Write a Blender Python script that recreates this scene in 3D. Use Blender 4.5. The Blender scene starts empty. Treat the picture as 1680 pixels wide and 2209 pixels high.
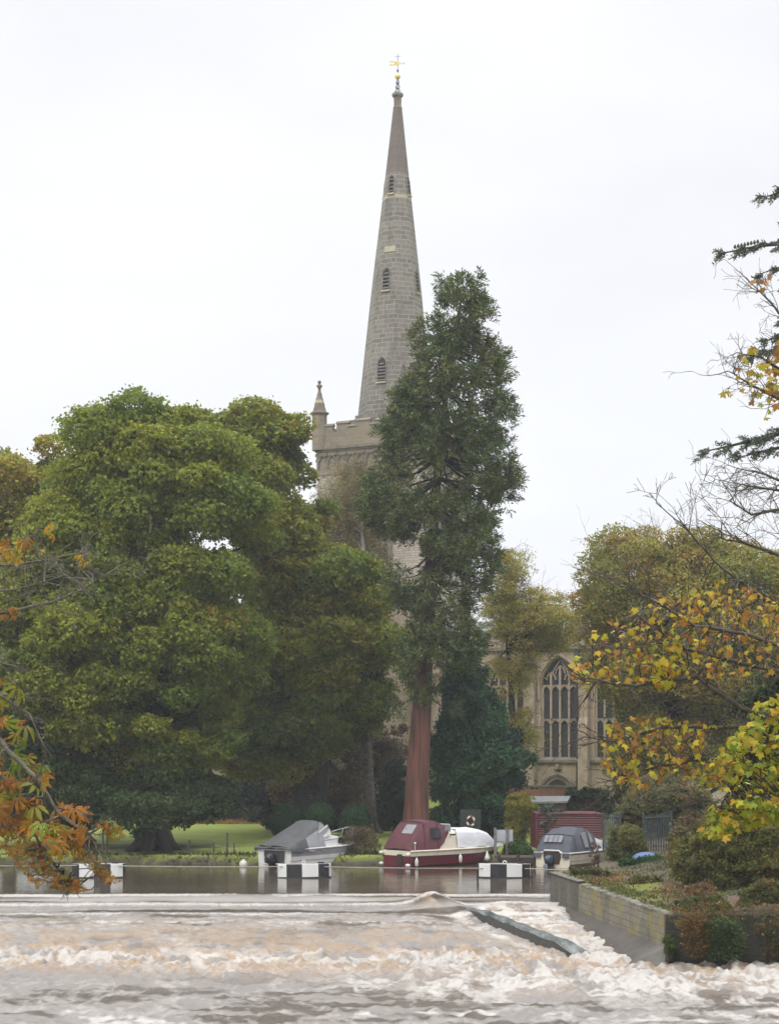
import bpy, math, random
import numpy as np
from mathutils import Vector, Matrix

R = math.radians
SC = bpy.context.scene
COL = SC.collection
random.seed(7)

# ------------------------------------------------------------------ camera
FPX, CX, HY, CAMZ = 3780.0, 840.0, 1618.0, 6.0      # focal length and horizon in photo pixels (1680 wide)
cam = bpy.data.cameras.new('camera')
cam.sensor_fit = 'HORIZONTAL'; cam.sensor_width = 36.0
cam.lens = 36.0 * FPX / 1680.0
cam.shift_y = (HY - 2209 / 2) / 1680.0
cam.clip_start = 0.5; cam.clip_end = 6000
cam_o = bpy.data.objects.new('camera', cam); COL.objects.link(cam_o)
cam_o.location = (0, 0, CAMZ); cam_o.rotation_euler = (R(90), 0, 0)
SC.camera = cam_o

# ------------------------------------------------------------------ sky, sun, exposure
SUN_EL, SUN_AZ = R(48), R(215)                      # soft light from behind the left shoulder
w = bpy.data.worlds.new('World'); SC.world = w; w.use_nodes = True
nt = w.node_tree; nt.nodes.clear()
def N(tree, typ, **kw):
    n = tree.nodes.new(typ)
    for k, v in kw.items():
        if k.startswith('i_'):
            key = k[2:]
            n.inputs[int(key) if key.isdigit() else key.replace('_', ' ')].default_value = v
        else: setattr(n, k, v)
    return n
sky = N(nt, 'ShaderNodeTexSky', sky_type='NISHITA', sun_disc=False, sun_elevation=SUN_EL, sun_rotation=SUN_AZ)
tc = N(nt, 'ShaderNodeTexCoord'); sep = N(nt, 'ShaderNodeSeparateXYZ')
nt.links.new(tc.outputs['Generated'], sep.inputs[0])
ramp = N(nt, 'ShaderNodeValToRGB')                  # overcast: brighter overhead than at the horizon
ramp.color_ramp.elements[0].position = 0.0; ramp.color_ramp.elements[0].color = (.76, .768, .80, 1)
ramp.color_ramp.elements[1].position = 1.0; ramp.color_ramp.elements[1].color = (3.1, 3.13, 3.2, 1)
e = ramp.color_ramp.elements.new(0.42); e.color = (.80, .806, .83, 1)
nt.links.new(sep.outputs[2], ramp.inputs[0])
mp = N(nt, 'ShaderNodeMapping'); mp.inputs['Scale'].default_value = (2.2, 2.2, 6.0)
nt.links.new(tc.outputs['Generated'], mp.inputs[0])
nz = N(nt, 'ShaderNodeTexNoise', i_Scale=1.6, i_Detail=4.0, i_Roughness=.45)
nt.links.new(mp.outputs[0], nz.inputs['Vector'])
mr = N(nt, 'ShaderNodeMapRange'); mr.inputs[1].default_value = .35; mr.inputs[2].default_value = .65
mr.inputs[3].default_value = .94; mr.inputs[4].default_value = 1.05
nt.links.new(nz.outputs['Fac'], mr.inputs[0])
vm = N(nt, 'ShaderNodeVectorMath', operation='SCALE')
nt.links.new(ramp.outputs[0], vm.inputs[0]); nt.links.new(mr.outputs[0], vm.inputs['Scale'])
vm2 = N(nt, 'ShaderNodeVectorMath', operation='SCALE'); vm2.inputs['Scale'].default_value = 10.6
nt.links.new(vm.outputs[0], vm2.inputs[0])
mx = N(nt, 'ShaderNodeMixRGB', blend_type='MIX'); mx.inputs[0].default_value = .94
nt.links.new(sky.outputs[0], mx.inputs[1]); nt.links.new(vm2.outputs[0], mx.inputs[2])
bg = N(nt, 'ShaderNodeBackground'); bg.inputs[1].default_value = .1
nt.links.new(mx.outputs[0], bg.inputs[0])
wo = N(nt, 'ShaderNodeOutputWorld'); nt.links.new(bg.outputs[0], wo.inputs[0])

sl = bpy.data.lights.new('sun', 'SUN'); sl.energy = 1.0; sl.angle = R(14); sl.color = (1, .96, .9)
so = bpy.data.objects.new('sun', sl); COL.objects.link(so)
sd = Vector((math.sin(SUN_AZ) * math.cos(SUN_EL), math.cos(SUN_AZ) * math.cos(SUN_EL), math.sin(SUN_EL)))
so.rotation_euler = sd.to_track_quat('Z', 'Y').to_euler(); so.location = (-20, -20, 60)
SC.view_settings.view_transform = 'Standard'; SC.view_settings.look = 'None'
SC.view_settings.exposure = 0.28; SC.view_settings.gamma = 1.0
SC.render.engine = 'CYCLES'
SC.cycles.max_bounces = 6; SC.cycles.diffuse_bounces = 3; SC.cycles.glossy_bounces = 3
SC.cycles.transmission_bounces = 2; SC.cycles.transparent_max_bounces = 4
SC.cycles.use_denoising = True; SC.cycles.caustics_reflective = False; SC.cycles.caustics_refractive = False

# ------------------------------------------------------------------ helpers
def P(px, py, D):
    return Vector(((px - CX) / FPX * D, D, CAMZ - (py - HY) / FPX * D))
def PZ(px, py, z):
    return P(px, py, FPX * (CAMZ - z) / (py - HY))
def smooth(a, b, x):
    t = np.clip((np.asarray(x, float) - a) / (b - a), 0, 1); return t * t * (3 - 2 * t)

def _hash(ix, iy, iz, seed):
    h = (ix.astype(np.int64) * 374761393 + iy.astype(np.int64) * 668265263 + iz.astype(np.int64) * 2147483647 % 1000003 * 97 + seed * 974711) & 0xffffffff
    h = ((h ^ (h >> 13)) * 1274126177) & 0xffffffff
    h = ((h ^ (h >> 16)) * 2246822519) & 0xffffffff
    return ((h ^ (h >> 15)) & 0xffffff) / float(0xffffff)
def vnoise(x, y, z=None, seed=0):
    x = np.asarray(x, float); y = np.asarray(y, float); z = np.zeros_like(x) if z is None else np.asarray(z, float)
    ix, iy, iz = np.floor(x), np.floor(y), np.floor(z)
    fx, fy, fz = x - ix, y - iy, z - iz
    fx, fy, fz = [f * f * (3 - 2 * f) for f in (fx, fy, fz)]
    r = 0
    for a in (0, 1):
        for b in (0, 1):
            for c in (0, 1):
                r = r + _hash(ix + a, iy + b, iz + c, seed) * (fx if a else 1 - fx) * (fy if b else 1 - fy) * (fz if c else 1 - fz)
    return r
def fbm(x, y, z=None, seed=0, o=4, g=.5):
    r, a, t = 0, 1.0, 0
    z = np.zeros_like(np.asarray(x, float)) if z is None else z
    for k in range(o):
        f = 2.03 ** k
        r = r + a * vnoise(x * f + 17 * k, y * f, z * f, seed + k); t += a; a *= g
    return r / t

def tag(o, label=None, cat=None, group=None, kind=None):
    if label: o['label'] = label
    if cat: o['category'] = cat
    if group: o['group'] = group
    if kind: o['kind'] = kind
    return o
def thing(name, label, cat, loc=(0, 0, 0), rz=0, group=None):
    o = bpy.data.objects.new(name, None); COL.objects.link(o)
    o.location = loc; o.rotation_euler = (0, 0, rz); o.empty_display_size = .3
    return tag(o, label, cat, group)
def link(name, me, mat, parent=None):
    o = bpy.data.objects.new(name, me); COL.objects.link(o)
    if mat is not None: me.materials.append(mat)
    if parent is not None: o.parent = parent
    return o
def copy_tree(o, parent=None):
    c = o.copy(); COL.objects.link(c); c.parent = parent
    for ch in list(o.children): copy_tree(ch, c)
    return c

class MB:
    """collects polygons; build() links them as one mesh object with box-projected UVs in metres"""
    def __init__(s): s.v = []; s.f = []
    def add(s, vs, fs):
        n = len(s.v); s.v += [tuple(map(float, p)) for p in vs]; s.f += [tuple(i + n for i in f) for f in fs]; return s
    def quad(s, *pts): return s.add(pts, [tuple(range(len(pts)))])
    def box(s, c, d, rz=0, taper=1.0, rx=0, ry=0):
        x, y, z = d[0] / 2, d[1] / 2, d[2] / 2
        m = Matrix.Translation(c) @ Matrix.Rotation(rz, 4, 'Z') @ Matrix.Rotation(ry, 4, 'Y') @ Matrix.Rotation(rx, 4, 'X')
        pts = [m @ Vector((a * x * (taper if k > 0 else 1), b * y * (taper if k > 0 else 1), k * z)) for k in (-1, 1) for a, b in ((-1, -1), (1, -1), (1, 1), (-1, 1))]
        return s.add(pts, [(3, 2, 1, 0), (4, 5, 6, 7), (0, 1, 5, 4), (1, 2, 6, 5), (2, 3, 7, 6), (3, 0, 4, 7)])
    def tube(s, pts, r, n=6, cap=True):
        pts = [Vector(p) for p in pts]
        rs = r if hasattr(r, '__len__') else [r] * len(pts)
        vs, fs = [], []; up = Vector((0.31, 0.17, .94))
        for i, p in enumerate(pts):
            t = (pts[min(i + 1, len(pts) - 1)] - pts[max(i - 1, 0)])
            t = t.normalized() if t.length > 1e-9 else Vector((0, 0, 1))
            a = t.cross(up)
            if a.length < .05: a = t.cross(Vector((1, 0, 0)))
            a.normalize(); b = t.cross(a)
            for k in range(n):
                q = 2 * math.pi * k / n
                vs.append(p + (a * math.cos(q) + b * math.sin(q)) * rs[i])
        for i in range(len(pts) - 1):
            for k in range(n):
                fs.append((i * n + k, i * n + (k + 1) % n, (i + 1) * n + (k + 1) % n, (i + 1) * n + k))
        if cap: fs += [tuple(range(n))[::-1], tuple(range((len(pts) - 1) * n, len(pts) * n))]
        return s.add(vs, fs)
    def lathe(s, prof, c=(0, 0, 0), n=12, rot=0, axis=None):
        vs, fs = [], []
        m = Matrix.Translation(c)
        if axis is not None: m = m @ Vector(axis).to_track_quat('Z', 'Y').to_matrix().to_4x4()
        for r, z in prof:
            for k in range(n):
                q = rot + 2 * math.pi * k / n
                vs.append(m @ Vector((r * math.cos(q), r * math.sin(q), z)))
        for i in range(len(prof) - 1):
            for k in range(n):
                fs.append((i * n + k, i * n + (k + 1) % n, (i + 1) * n + (k + 1) % n, (i + 1) * n + k))
        fs += [tuple(range(n))[::-1], tuple(range((len(prof) - 1) * n, len(prof) * n))]
        return s.add(vs, fs)
    def loft(s, secs, closed=False, cap=False):
        k = len(secs[0]); vs = [p for q in secs for p in q]; fs = []
        for i in range(len(secs) - 1):
            for j in range(k if closed else k - 1):
                fs.append((i * k + j, i * k + (j + 1) % k, (i + 1) * k + (j + 1) % k, (i + 1) * k + j))
        if cap: fs += [tuple(range(k))[::-1], tuple(range((len(secs) - 1) * k, len(secs) * k))]
        return s.add(vs, fs)
    def prism(s, poly, y0, y1):
        """polygon of (x, z) pulled from y0 to y1"""
        n = len(poly)
        vs = [(x, y0, z) for x, z in poly] + [(x, y1, z) for x, z in poly]
        fs = [tuple(range(n)), tuple(range(n, 2 * n))[::-1]] + [(i, i + n, (i + 1) % n + n, (i + 1) % n) for i in range(n)]
        return s.add(vs, fs)
    def build(s, name, mat, parent=None, sm=False, off=None, bevel=0, label=None):
        me = bpy.data.meshes.new(name)
        vs = s.v if off is None else [(a - off[0], b - off[1], c - off[2]) for a, b, c in s.v]
        me.from_pydata(vs, [], s.f); me.update()
        uv = me.uv_layers.new(name='UVMap')
        co = np.array(vs)
        for p in me.polygons:
            n = p.normal
            if abs(n.z) > .8: a, b = Vector((1, 0, 0)), Vector((0, 1, 0))
            else:
                a = Vector((-n.y, n.x, 0)); a = a.normalized() if a.length > 1e-6 else Vector((1, 0, 0)); b = Vector((0, 0, 1))
            for li in p.loop_indices:
                c = Vector(vs[me.loops[li].vertex_index]); uv.data[li].uv = (c.dot(a), c.dot(b))
            p.use_smooth = sm
        o = link(name, me, mat, parent)
        if bevel:
            m = o.modifiers.new('bevel', 'BEVEL'); m.width = bevel; m.segments = 2; m.limit_method = 'ANGLE'
        if label: o['label'] = label
        return o

# ------------------------------------------------------------------ materials
def newmat(name):
    m = bpy.data.materials.new(name); m.use_nodes = True; t = m.node_tree; t.nodes.clear()
    out = N(t, 'ShaderNodeOutputMaterial'); b = N(t, 'ShaderNodeBsdfPrincipled'); t.links.new(b.outputs[0], out.inputs[0])
    return m, t, b, out
def L(c): return (c[0], c[1], c[2], 1)
def plain(name, col, rough=.6, col2=None, scale=2.0, bump=0.0, bscale=None, metal=0, lo=.35, hi=.65, detail=5, stretch=None, coat=0):
    """colour wandering between two tones through noise, with optional bump"""
    m, t, b, out = newmat(name)
    tcn = N(t, 'ShaderNodeTexCoord'); src = tcn.outputs['Object']
    if stretch:
        mp = N(t, 'ShaderNodeMapping'); mp.inputs['Scale'].default_value = stretch
        t.links.new(src, mp.inputs[0]); src = mp.outputs[0]
    n = N(t, 'ShaderNodeTexNoise', i_Scale=scale, i_Detail=detail, i_Roughness=.6); t.links.new(src, n.inputs['Vector'])
    r = N(t, 'ShaderNodeValToRGB'); r.color_ramp.elements[0].position = lo; r.color_ramp.elements[1].position = hi
    c2 = col2 or tuple(x * .78 for x in col)
    r.color_ramp.elements[0].color = L(c2); r.color_ramp.elements[1].color = L(col)
    t.links.new(n.outputs['Fac'], r.inputs[0]); t.links.new(r.outputs[0], b.inputs['Base Color'])
    b.inputs['Roughness'].default_value = rough; b.inputs['Metallic'].default_value = metal
    b.inputs['Coat Weight'].default_value = coat
    if bump:
        n2 = N(t, 'ShaderNodeTexNoise', i_Scale=bscale or scale * 4, i_Detail=4.0); t.links.new(src, n2.inputs['Vector'])
        bp = N(t, 'ShaderNodeBump'); bp.inputs['Strength'].default_value = bump; bp.inputs['Distance'].default_value = .05
        t.links.new(n2.outputs['Fac'], bp.inputs['Height']); t.links.new(bp.outputs[0], b.inputs['Normal'])
    return m
def masonry(name, c1, c2, mortar, bw=.6, bh=.28, stain=(.10, .09, .07), stain_amt=.5, stain_scale=.35, ms=.012, moss=None, moss_amt=.4, rough=.85):
    m, t, b, out = newmat(name)
    uv = N(t, 'ShaderNodeUVMap', uv_map='UVMap'); tcn = N(t, 'ShaderNodeTexCoord')
    wob = N(t, 'ShaderNodeTexNoise', i_Scale=1.3, i_Detail=2.0); t.links.new(tcn.outputs['Object'], wob.inputs['Vector'])
    wsc = N(t, 'ShaderNodeVectorMath', operation='SCALE'); wsc.inputs['Scale'].default_value = bh * .35
    t.links.new(wob.outputs['Color'], wsc.inputs[0])
    wad = N(t, 'ShaderNodeVectorMath', operation='ADD'); t.links.new(uv.outputs[0], wad.inputs[0]); t.links.new(wsc.outputs[0], wad.inputs[1])
    br = N(t, 'ShaderNodeTexBrick'); t.links.new(wad.outputs[0], br.inputs['Vector'])
    br.inputs['Scale'].default_value = 1; br.inputs['Brick Width'].default_value = bw; br.inputs['Row Height'].default_value = bh
    br.inputs['Mortar Size'].default_value = ms; br.inputs['Mortar Smooth'].default_value = .3; br.inputs['Bias'].default_value = -.1
    br.inputs['Color1'].default_value = L(c1); br.inputs['Color2'].default_value = L(c2); br.inputs['Mortar'].default_value = L(mortar)
    br.offset_frequency = 2; br.squash = .7; br.squash_frequency = 3
    mps = N(t, 'ShaderNodeMapping'); mps.inputs['Scale'].default_value = (1, 1, .3); t.links.new(tcn.outputs['Object'], mps.inputs[0])
    ns = N(t, 'ShaderNodeTexNoise', i_Scale=stain_scale * 1.6, i_Detail=7.0, i_Roughness=.65); t.links.new(mps.outputs[0], ns.inputs['Vector'])
    mrr = N(t, 'ShaderNodeMapRange'); mrr.inputs[1].default_value = .48; mrr.inputs[2].default_value = .72
    mrr.inputs[3].default_value = 0; mrr.inputs[4].default_value = stain_amt; t.links.new(ns.outputs['Fac'], mrr.inputs[0])
    mix = N(t, 'ShaderNodeMixRGB', blend_type='MIX'); t.links.new(mrr.outputs[0], mix.inputs[0]); t.links.new(br.outputs['Color'], mix.inputs[1])
    mix.inputs[2].default_value = L(stain)
    fine = N(t, 'ShaderNodeTexNoise', i_Scale=9.0, i_Detail=4.0); t.links.new(tcn.outputs['Object'], fine.inputs['Vector'])
    mf = N(t, 'ShaderNodeMapRange'); mf.inputs[3].default_value = .72; mf.inputs[4].default_value = 1.28; t.links.new(fine.outputs['Fac'], mf.inputs[0])
    mul = N(t, 'ShaderNodeVectorMath', operation='SCALE'); t.links.new(mix.outputs[0], mul.inputs[0]); t.links.new(mf.outputs[0], mul.inputs['Scale'])
    src = mul.outputs[0]
    if moss:
        n3 = N(t, 'ShaderNodeTexNoise', i_Scale=.9, i_Detail=6.0, i_Roughness=.7); t.links.new(tcn.outputs['Object'], n3.inputs['Vector'])
        m3 = N(t, 'ShaderNodeMapRange'); m3.inputs[1].default_value = .52; m3.inputs[2].default_value = .64; m3.inputs[4].default_value = moss_amt
        t.links.new(n3.outputs['Fac'], m3.inputs[0])
        mx3 = N(t, 'ShaderNodeMixRGB'); t.links.new(m3.outputs[0], mx3.inputs[0]); t.links.new(src, mx3.inputs[1]); mx3.inputs[2].default_value = L(moss)
        src = mx3.outputs[0]
    t.links.new(src, b.inputs['Base Color']); b.inputs['Roughness'].default_value = rough
    hsum = N(t, 'ShaderNodeMath', operation='MULTIPLY_ADD'); hsum.inputs[1].default_value = -1.0
    t.links.new(br.outputs['Fac'], hsum.inputs[0]); t.links.new(fine.outputs['Fac'], hsum.inputs[2])
    bp = N(t, 'ShaderNodeBump'); bp.inputs['Strength'].default_value = .5; bp.inputs['Distance'].default_value = .03
    t.links.new(hsum.outputs[0], bp.inputs['Height']); t.links.new(bp.outputs[0], b.inputs['Normal'])
    return m
def leafmat(name, rough=.5, trans=.3, spec=.35):
    m, t, b, out = newmat(name)
    a = N(t, 'ShaderNodeAttribute', attribute_name='Col')
    t.links.new(a.outputs['Color'], b.inputs['Base Color']); b.inputs['Roughness'].default_value = rough
    b.inputs['Specular IOR Level'].default_value = spec
    tr = N(t, 'ShaderNodeBsdfTranslucent'); t.links.new(a.outputs['Color'], tr.inputs[0])
    ms = N(t, 'ShaderNodeMixShader'); ms.inputs[0].default_value = trans
    t.links.new(b.outputs[0], ms.inputs[1]); t.links.new(tr.outputs[0], ms.inputs[2]); t.links.new(ms.outputs[0], out.inputs[0])
    return m
MAT = {}
MAT['leaf'] = leafmat('leaf', .55, .44, .25)
MAT['needle'] = leafmat('needle', .65, .12, .2)
MAT['bark'] = plain('bark', (.036, .031, .026), .9, (.016, .014, .012), 3, .9, 12, stretch=(1, 1, .25))
MAT['pale_bark'] = plain('pale_bark', (.15, .135, .11), .85, (.065, .058, .048), 5, .5, 20)
MAT['twig'] = plain('twig', (.085, .068, .055), .85, (.045, .036, .03), 6)
MAT['red_bark'] = plain('red_bark', (.165, .062, .044), .92, (.058, .025, .02), 5.5, 1.0, 9, stretch=(1, 1, .07))

def _redbark():
    m = MAT['red_bark']; t = m.node_tree; b = [n for n in t.nodes if n.type == 'BSDF_PRINCIPLED'][0]; src = b.inputs['Base Color'].links[0].from_socket
    tcn = N(t, 'ShaderNodeTexCoord'); sp = N(t, 'ShaderNodeSeparateXYZ'); t.links.new(tcn.outputs['Object'], sp.inputs[0])
    mr_ = N(t, 'ShaderNodeMapRange'); mr_.inputs[1].default_value = 6.0; mr_.inputs[2].default_value = 11.0; t.links.new(sp.outputs[2], mr_.inputs[0])
    mx_ = N(t, 'ShaderNodeMixRGB'); mx_.inputs[2].default_value = (.075, .045, .036, 1); t.links.new(mr_.outputs[0], mx_.inputs[0]); t.links.new(src, mx_.inputs[1]); t.links.new(mx_.outputs[0], b.inputs['Base Color'])
_redbark()          # young bark higher up is browner
# ------------------------------------------------------------------ foliage
RHOMB = (np.array([[0, -.5, 0], [.32, 0, .05], [0, .5, 0], [-.32, 0, .05]]), np.array([[0, 1, 2, 3]]))
NEEDLE = (np.array([[0, 0, 0], [.16, .45, .03], [0, 1, 0], [-.16, .45, .03]]), np.array([[0, 1, 2, 3]]))
def _fan(out, c):
    n = len(out); return (np.array(list(out) + [c], float), np.array([[i, (i + 1) % n, n] for i in range(n)]))
_half = [(.09, -.04, 0), (.26, -.10, -.03), (.43, -.04, -.10), (.36, .08, -.02), (.34, .17, 0), (.47, .20, -.04), (.50, .30, -.07), (.61, .42, -.13), (.46, .46, -.05), (.38, .52, -.06), (.26, .45, 0), (.22, .58, -.02), (.27, .70, -.05), (.14, .72, -.04), (.10, .84, -.08)]
MAPLE = _fan([(0, 0, 0)] + _half + [(0, .98, -.13)] + [(-x, y, z) for x, y, z in _half[::-1]], (0, .3, .03))
def _chestnut():
    vs, fs = [], []
    for k, a in enumerate((-100, -62, -22, 20, 60, 98)):
        l = (.55, .85, 1.0, 1.02, .85, .55)[k]; ca, sa = math.cos(R(a)), math.sin(R(a))
        lob = [(0, .04, 0), (.08, .32, .03), (.15, .62, -.04), (.11, .86, -.18), (0, 1.0, -.32), (-.11, .86, -.18), (-.15, .62, -.04), (-.08, .32, .03)]
        n0 = len(vs)
        vs += [((x * ca + y * sa) * l, (-x * sa + y * ca) * l, z * l * 1.6 - .12 * y * l) for x, y, z in lob + [(0, .6, .04)]]
        fs += [(n0 + i, n0 + (i + 1) % 8, n0 + 8) for i in range(8)]
    return (np.array(vs, float), np.array(fs))
CHESTNUT = _chestnut()

def leaves(name, C, S, colr, parent, mat='leaf', tpl=RHOMB, Y=None, Z=None, rng=None, kind=None, label=None, loc=(0, 0, 0)):
    """one mesh of leaf faces: centres C, sizes S, colours colr; Y = leaf axis, Z = leaf normal (random when None)"""
    rng = rng or np.random.default_rng(1)
    n = len(C)
    if Z is None:
        Z = rng.normal(size=(n, 3)); Z[:, 2] = np.abs(Z[:, 2]) + .45
    Z = Z / np.linalg.norm(Z, axis=1, keepdims=True)
    if Y is None: Y = rng.normal(size=(n, 3))
    X = np.cross(Y, Z); X /= np.linalg.norm(X, axis=1, keepdims=True) + 1e-9
    Y = np.cross(Z, X)
    tv, tf = tpl; k = len(tv)
    V = C[:, None, :] - np.array(loc)[None, None, :] + S[:, None, None] * (tv[None, :, 0:1] * X[:, None, :] + tv[None, :, 1:2] * Y[:, None, :] + tv[None, :, 2:3] * Z[:, None, :])
    V = V.reshape(-1, 3)
    F = (tf[None] + (np.arange(n) * k)[:, None, None]).reshape(-1, tf.shape[1])
    me = bpy.data.meshes.new(name)
    me.vertices.add(len(V)); me.vertices.foreach_set('co', V.astype(np.float32).ravel())
    me.loops.add(F.size); me.loops.foreach_set('vertex_index', F.astype(np.int32).ravel())
    me.polygons.add(len(F)); me.polygons.foreach_set('loop_start', (np.arange(len(F)) * F.shape[1]).astype(np.int32))
    me.update(calc_edges=True)
    ca = me.color_attributes.new('Col', 'FLOAT_COLOR', 'POINT')
    c4 = np.ones((len(V), 4), np.float32); c4[:, :3] = np.repeat(colr, k, axis=0)
    ca.data.foreach_set('color', c4.ravel())
    o = link(name, me, MAT[mat], parent)
    if kind: o['kind'] = kind
    if label: o['label'] = label
    return o

def in_poly(poly, x, y):
    poly = np.array(poly, float); r = np.zeros(len(x), bool); n = len(poly)
    for i in range(n):
        (x1, y1), (x2, y2) = poly[i], poly[(i + 1) % n]
        c = ((y1 > y) != (y2 > y)) & (x < (x2 - x1) * (y - y1) / (y2 - y1 + 1e-12) + x1); r ^= c
    return r
def edge_dist(poly, x, y):
    poly = np.array(poly, float); d = np.full(len(x), 1e9); n = len(poly)
    for i in range(n):
        a, b = poly[i], poly[(i + 1) % n]; ab = b - a
        t = np.clip(((x - a[0]) * ab[0] + (y - a[1]) * ab[1]) / (ab @ ab), 0, 1)
        d = np.minimum(d, np.hypot(x - a[0] - t * ab[0], y - a[1] - t * ab[1]))
    return d
def crown(poly, D, thick, n, rad, rng, squash=.8, spread=True, marg=.62, front=.25, gap=0.0, gs=75.0):
    """clump centres and radii filling a rounded volume whose silhouette at distance D is poly (photo pixels)"""
    poly = np.array(poly, float); x0, y0 = poly.min(0); x1, y1 = poly.max(0)
    s = FPX / D; out = []; rr = []; tries = 0
    while len(out) < n and tries < 400:
        tries += 1
        px = rng.uniform(x0, x1, 400); py = rng.uniform(y0, y1, 400); r = rad * rng.uniform(.5, 1.3, 400)
        ok = in_poly(poly, px, py) & (edge_dist(poly, px, py) > r * s * marg)
        if gap: ok &= vnoise(px / gs + 3.3, py / (gs * .75), seed=int(D * 7)) > gap
        ed = edge_dist(poly, px, py)
        for i in np.nonzero(ok)[0]:
            halfd = thick * math.sqrt(min(1, ed[i] / (thick * s * .8)))
            u = rng.uniform(-1, 1); u = math.copysign(abs(u) ** .45, u)
            if u > 0 and rng.random() < front: u = -u
            p = P(px[i], py[i], D); q = np.array([p.x, p.y + u * halfd, p.z])
            q[0] *= q[1] / D if False else 1
            if spread and out:
                d = np.linalg.norm(np.array(out[-260:]) - q, axis=1).min()
                if d < r[i] * .55 and rng.random() < .85: continue
            out.append(q); rr.append(r[i])
            if len(out) >= n: break
    return np.array(out), np.array(rr)
def pads(C, Rr, rng, nsub=11, nleaf=60, flat=.5, sub=.42, up=.25):
    """leaf positions: leafy pads sitting on the skin of each clump, gaps between them"""
    n = len(C)
    d = rng.normal(size=(n, nsub, 3)); d[..., 2] += up; d /= np.linalg.norm(d, axis=2, keepdims=True)
    pc = C[:, None] + d * Rr[:, None, None] * np.array([1, 1, .8]) * rng.uniform(.45, 1.0, (n, nsub, 1))
    pr = Rr[:, None] * sub * rng.uniform(.6, 1.3, (n, nsub))
    g = rng.normal(size=(n, nsub, nleaf, 3)) * .55
    g[..., 2] = g[..., 2] * flat - .25 * (g[..., 0] ** 2 + g[..., 1] ** 2)
    pos = pc[:, :, None] + g * pr[:, :, None, None]
    ids = np.repeat(np.arange(n), nsub * nleaf); sid = np.repeat(np.arange(n * nsub), nleaf)
    nd = np.repeat(d.reshape(-1, 3), nleaf, axis=0)
    return pos.reshape(-1, 3), ids, sid, nd
BROAD = (np.array([[0, -.5, 0], [.40, -.12, .06], [.34, .28, .03], [0, .5, -.05], [-.36, .22, .05], [-.40, -.15, .02]]), np.array([[0, 1, 2, 3, 4, 5]]))
def caps(C, Rr, rng, per, seed=0, squash=.66):
    """leaves on the lumpy upper skin of each clump: bright tops, open shadowed undersides"""
    n = len(C); per = (per * (Rr / Rr.mean()) ** 2).astype(int); ids = np.repeat(np.arange(n), per); m = len(ids)
    d = rng.normal(size=(m, 3)); d[:, 2] = d[:, 2] * .85 + .28; d /= np.linalg.norm(d, axis=1, keepdims=True)
    o = ids * 7.31
    l1 = fbm(d[:, 0] * 2.1 + o, d[:, 1] * 2.1 - o, d[:, 2] * 2.1, seed=seed, o=2); l2 = vnoise(d[:, 0] * 6.5 + o, d[:, 1] * 6.5, d[:, 2] * 6.5 + o, seed=seed + 5)
    l3 = vnoise(d[:, 0] * 13 + o, d[:, 1] * 13 + o, d[:, 2] * 13, seed=seed + 9)
    r = .46 + .80 * l1 + .42 * (l2 - .5) + .16 * (l3 - .5)
    r = r * (1 - np.abs(rng.normal(size=m)) * .13) + (rng.random(m) < .10) * rng.uniform(0, .26, m)
    keep = rng.random(m) < .35 + .9 * smooth(.15, .45, l3); d, ids, r, l2, m = d[keep], ids[keep], r[keep], l2[keep], int(keep.sum())
    pos = C[ids] + d * (r * Rr[ids])[:, None] * np.array([1, 1, squash])
    sid = ids * 12 + np.floor(l2 * 11.99).astype(int)
    return pos, ids, sid, d
def tint(ids, sid, rng, pal, clump=.35, leaf=.22, accent=None, p_acc=0):
    """leaf colours: a hue per clump and per pad from the palette, small leaf-to-leaf change"""
    pal = np.array(pal, float); n = ids.max() + 1; m = sid.max() + 1
    a = pal[rng.integers(0, len(pal), n)]; b = pal[rng.integers(0, len(pal), m)]
    c = a[ids] * (1 - clump) + b[sid] * clump
    c = c * rng.uniform(1 - leaf, 1 + leaf, (len(ids), 1)) * rng.uniform(.9, 1.1, (len(ids), 3))
    if accent is not None:
        acc = np.array(accent, float)
        pick = (rng.random(m) < p_acc)[sid] & (rng.random(len(ids)) < .75)
        c[pick] = acc[rng.integers(0, len(acc), pick.sum())] * rng.uniform(.75, 1.2, (pick.sum(), 1))
    return np.clip(c, .004, .9)

def bend(a, b, rng, k=5, amp=.08, sag=0.0):
    a = np.array(a, float); b = np.array(b, float); L_ = np.linalg.norm(b - a)
    o1 = rng.normal(size=3) * amp * L_; o2 = rng.normal(size=3) * amp * L_ * .5
    pts = []
    for i in range(k + 1):
        t = i / k
        pts.append(a + (b - a) * t + o1 * math.sin(math.pi * t) + o2 * math.sin(2 * math.pi * t) - np.array([0, 0, sag * math.sin(math.pi * t)]))
    return pts
def twigs(mb, p, d, length, r, depth, rng, wob=.35, kids=(2, 4), n=4, droop=0.0, tips=None, rmin=.006):
    """a branching twig growing from p along d"""
    p = np.array(p, float); d = np.array(d, float); d /= np.linalg.norm(d)
    k = 4; pts = [p]; dirs = [d]
    for i in range(k):
        d = d + rng.normal(size=3) * wob * .35; d[2] -= droop; d /= np.linalg.norm(d)
        p = p + d * length / k; pts.append(p); dirs.append(d)
    mb.tube([tuple(q) for q in pts], [max(rmin, r * (1 - .75 * i / k)) for i in range(k + 1)], n, cap=False)
    if depth == 0:
        if tips is not None: tips.append((p, d))
        return
    for _ in range(rng.integers(kids[0], kids[1] + 1)):
        i = rng.integers(1, k + 1); nd = dirs[i] + rng.normal(size=3) * wob * 1.6
        twigs(mb, pts[i], nd, length * rng.uniform(.45, .75), r * .55, depth - 1, rng, wob, kids, n, droop, tips, rmin)

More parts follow.
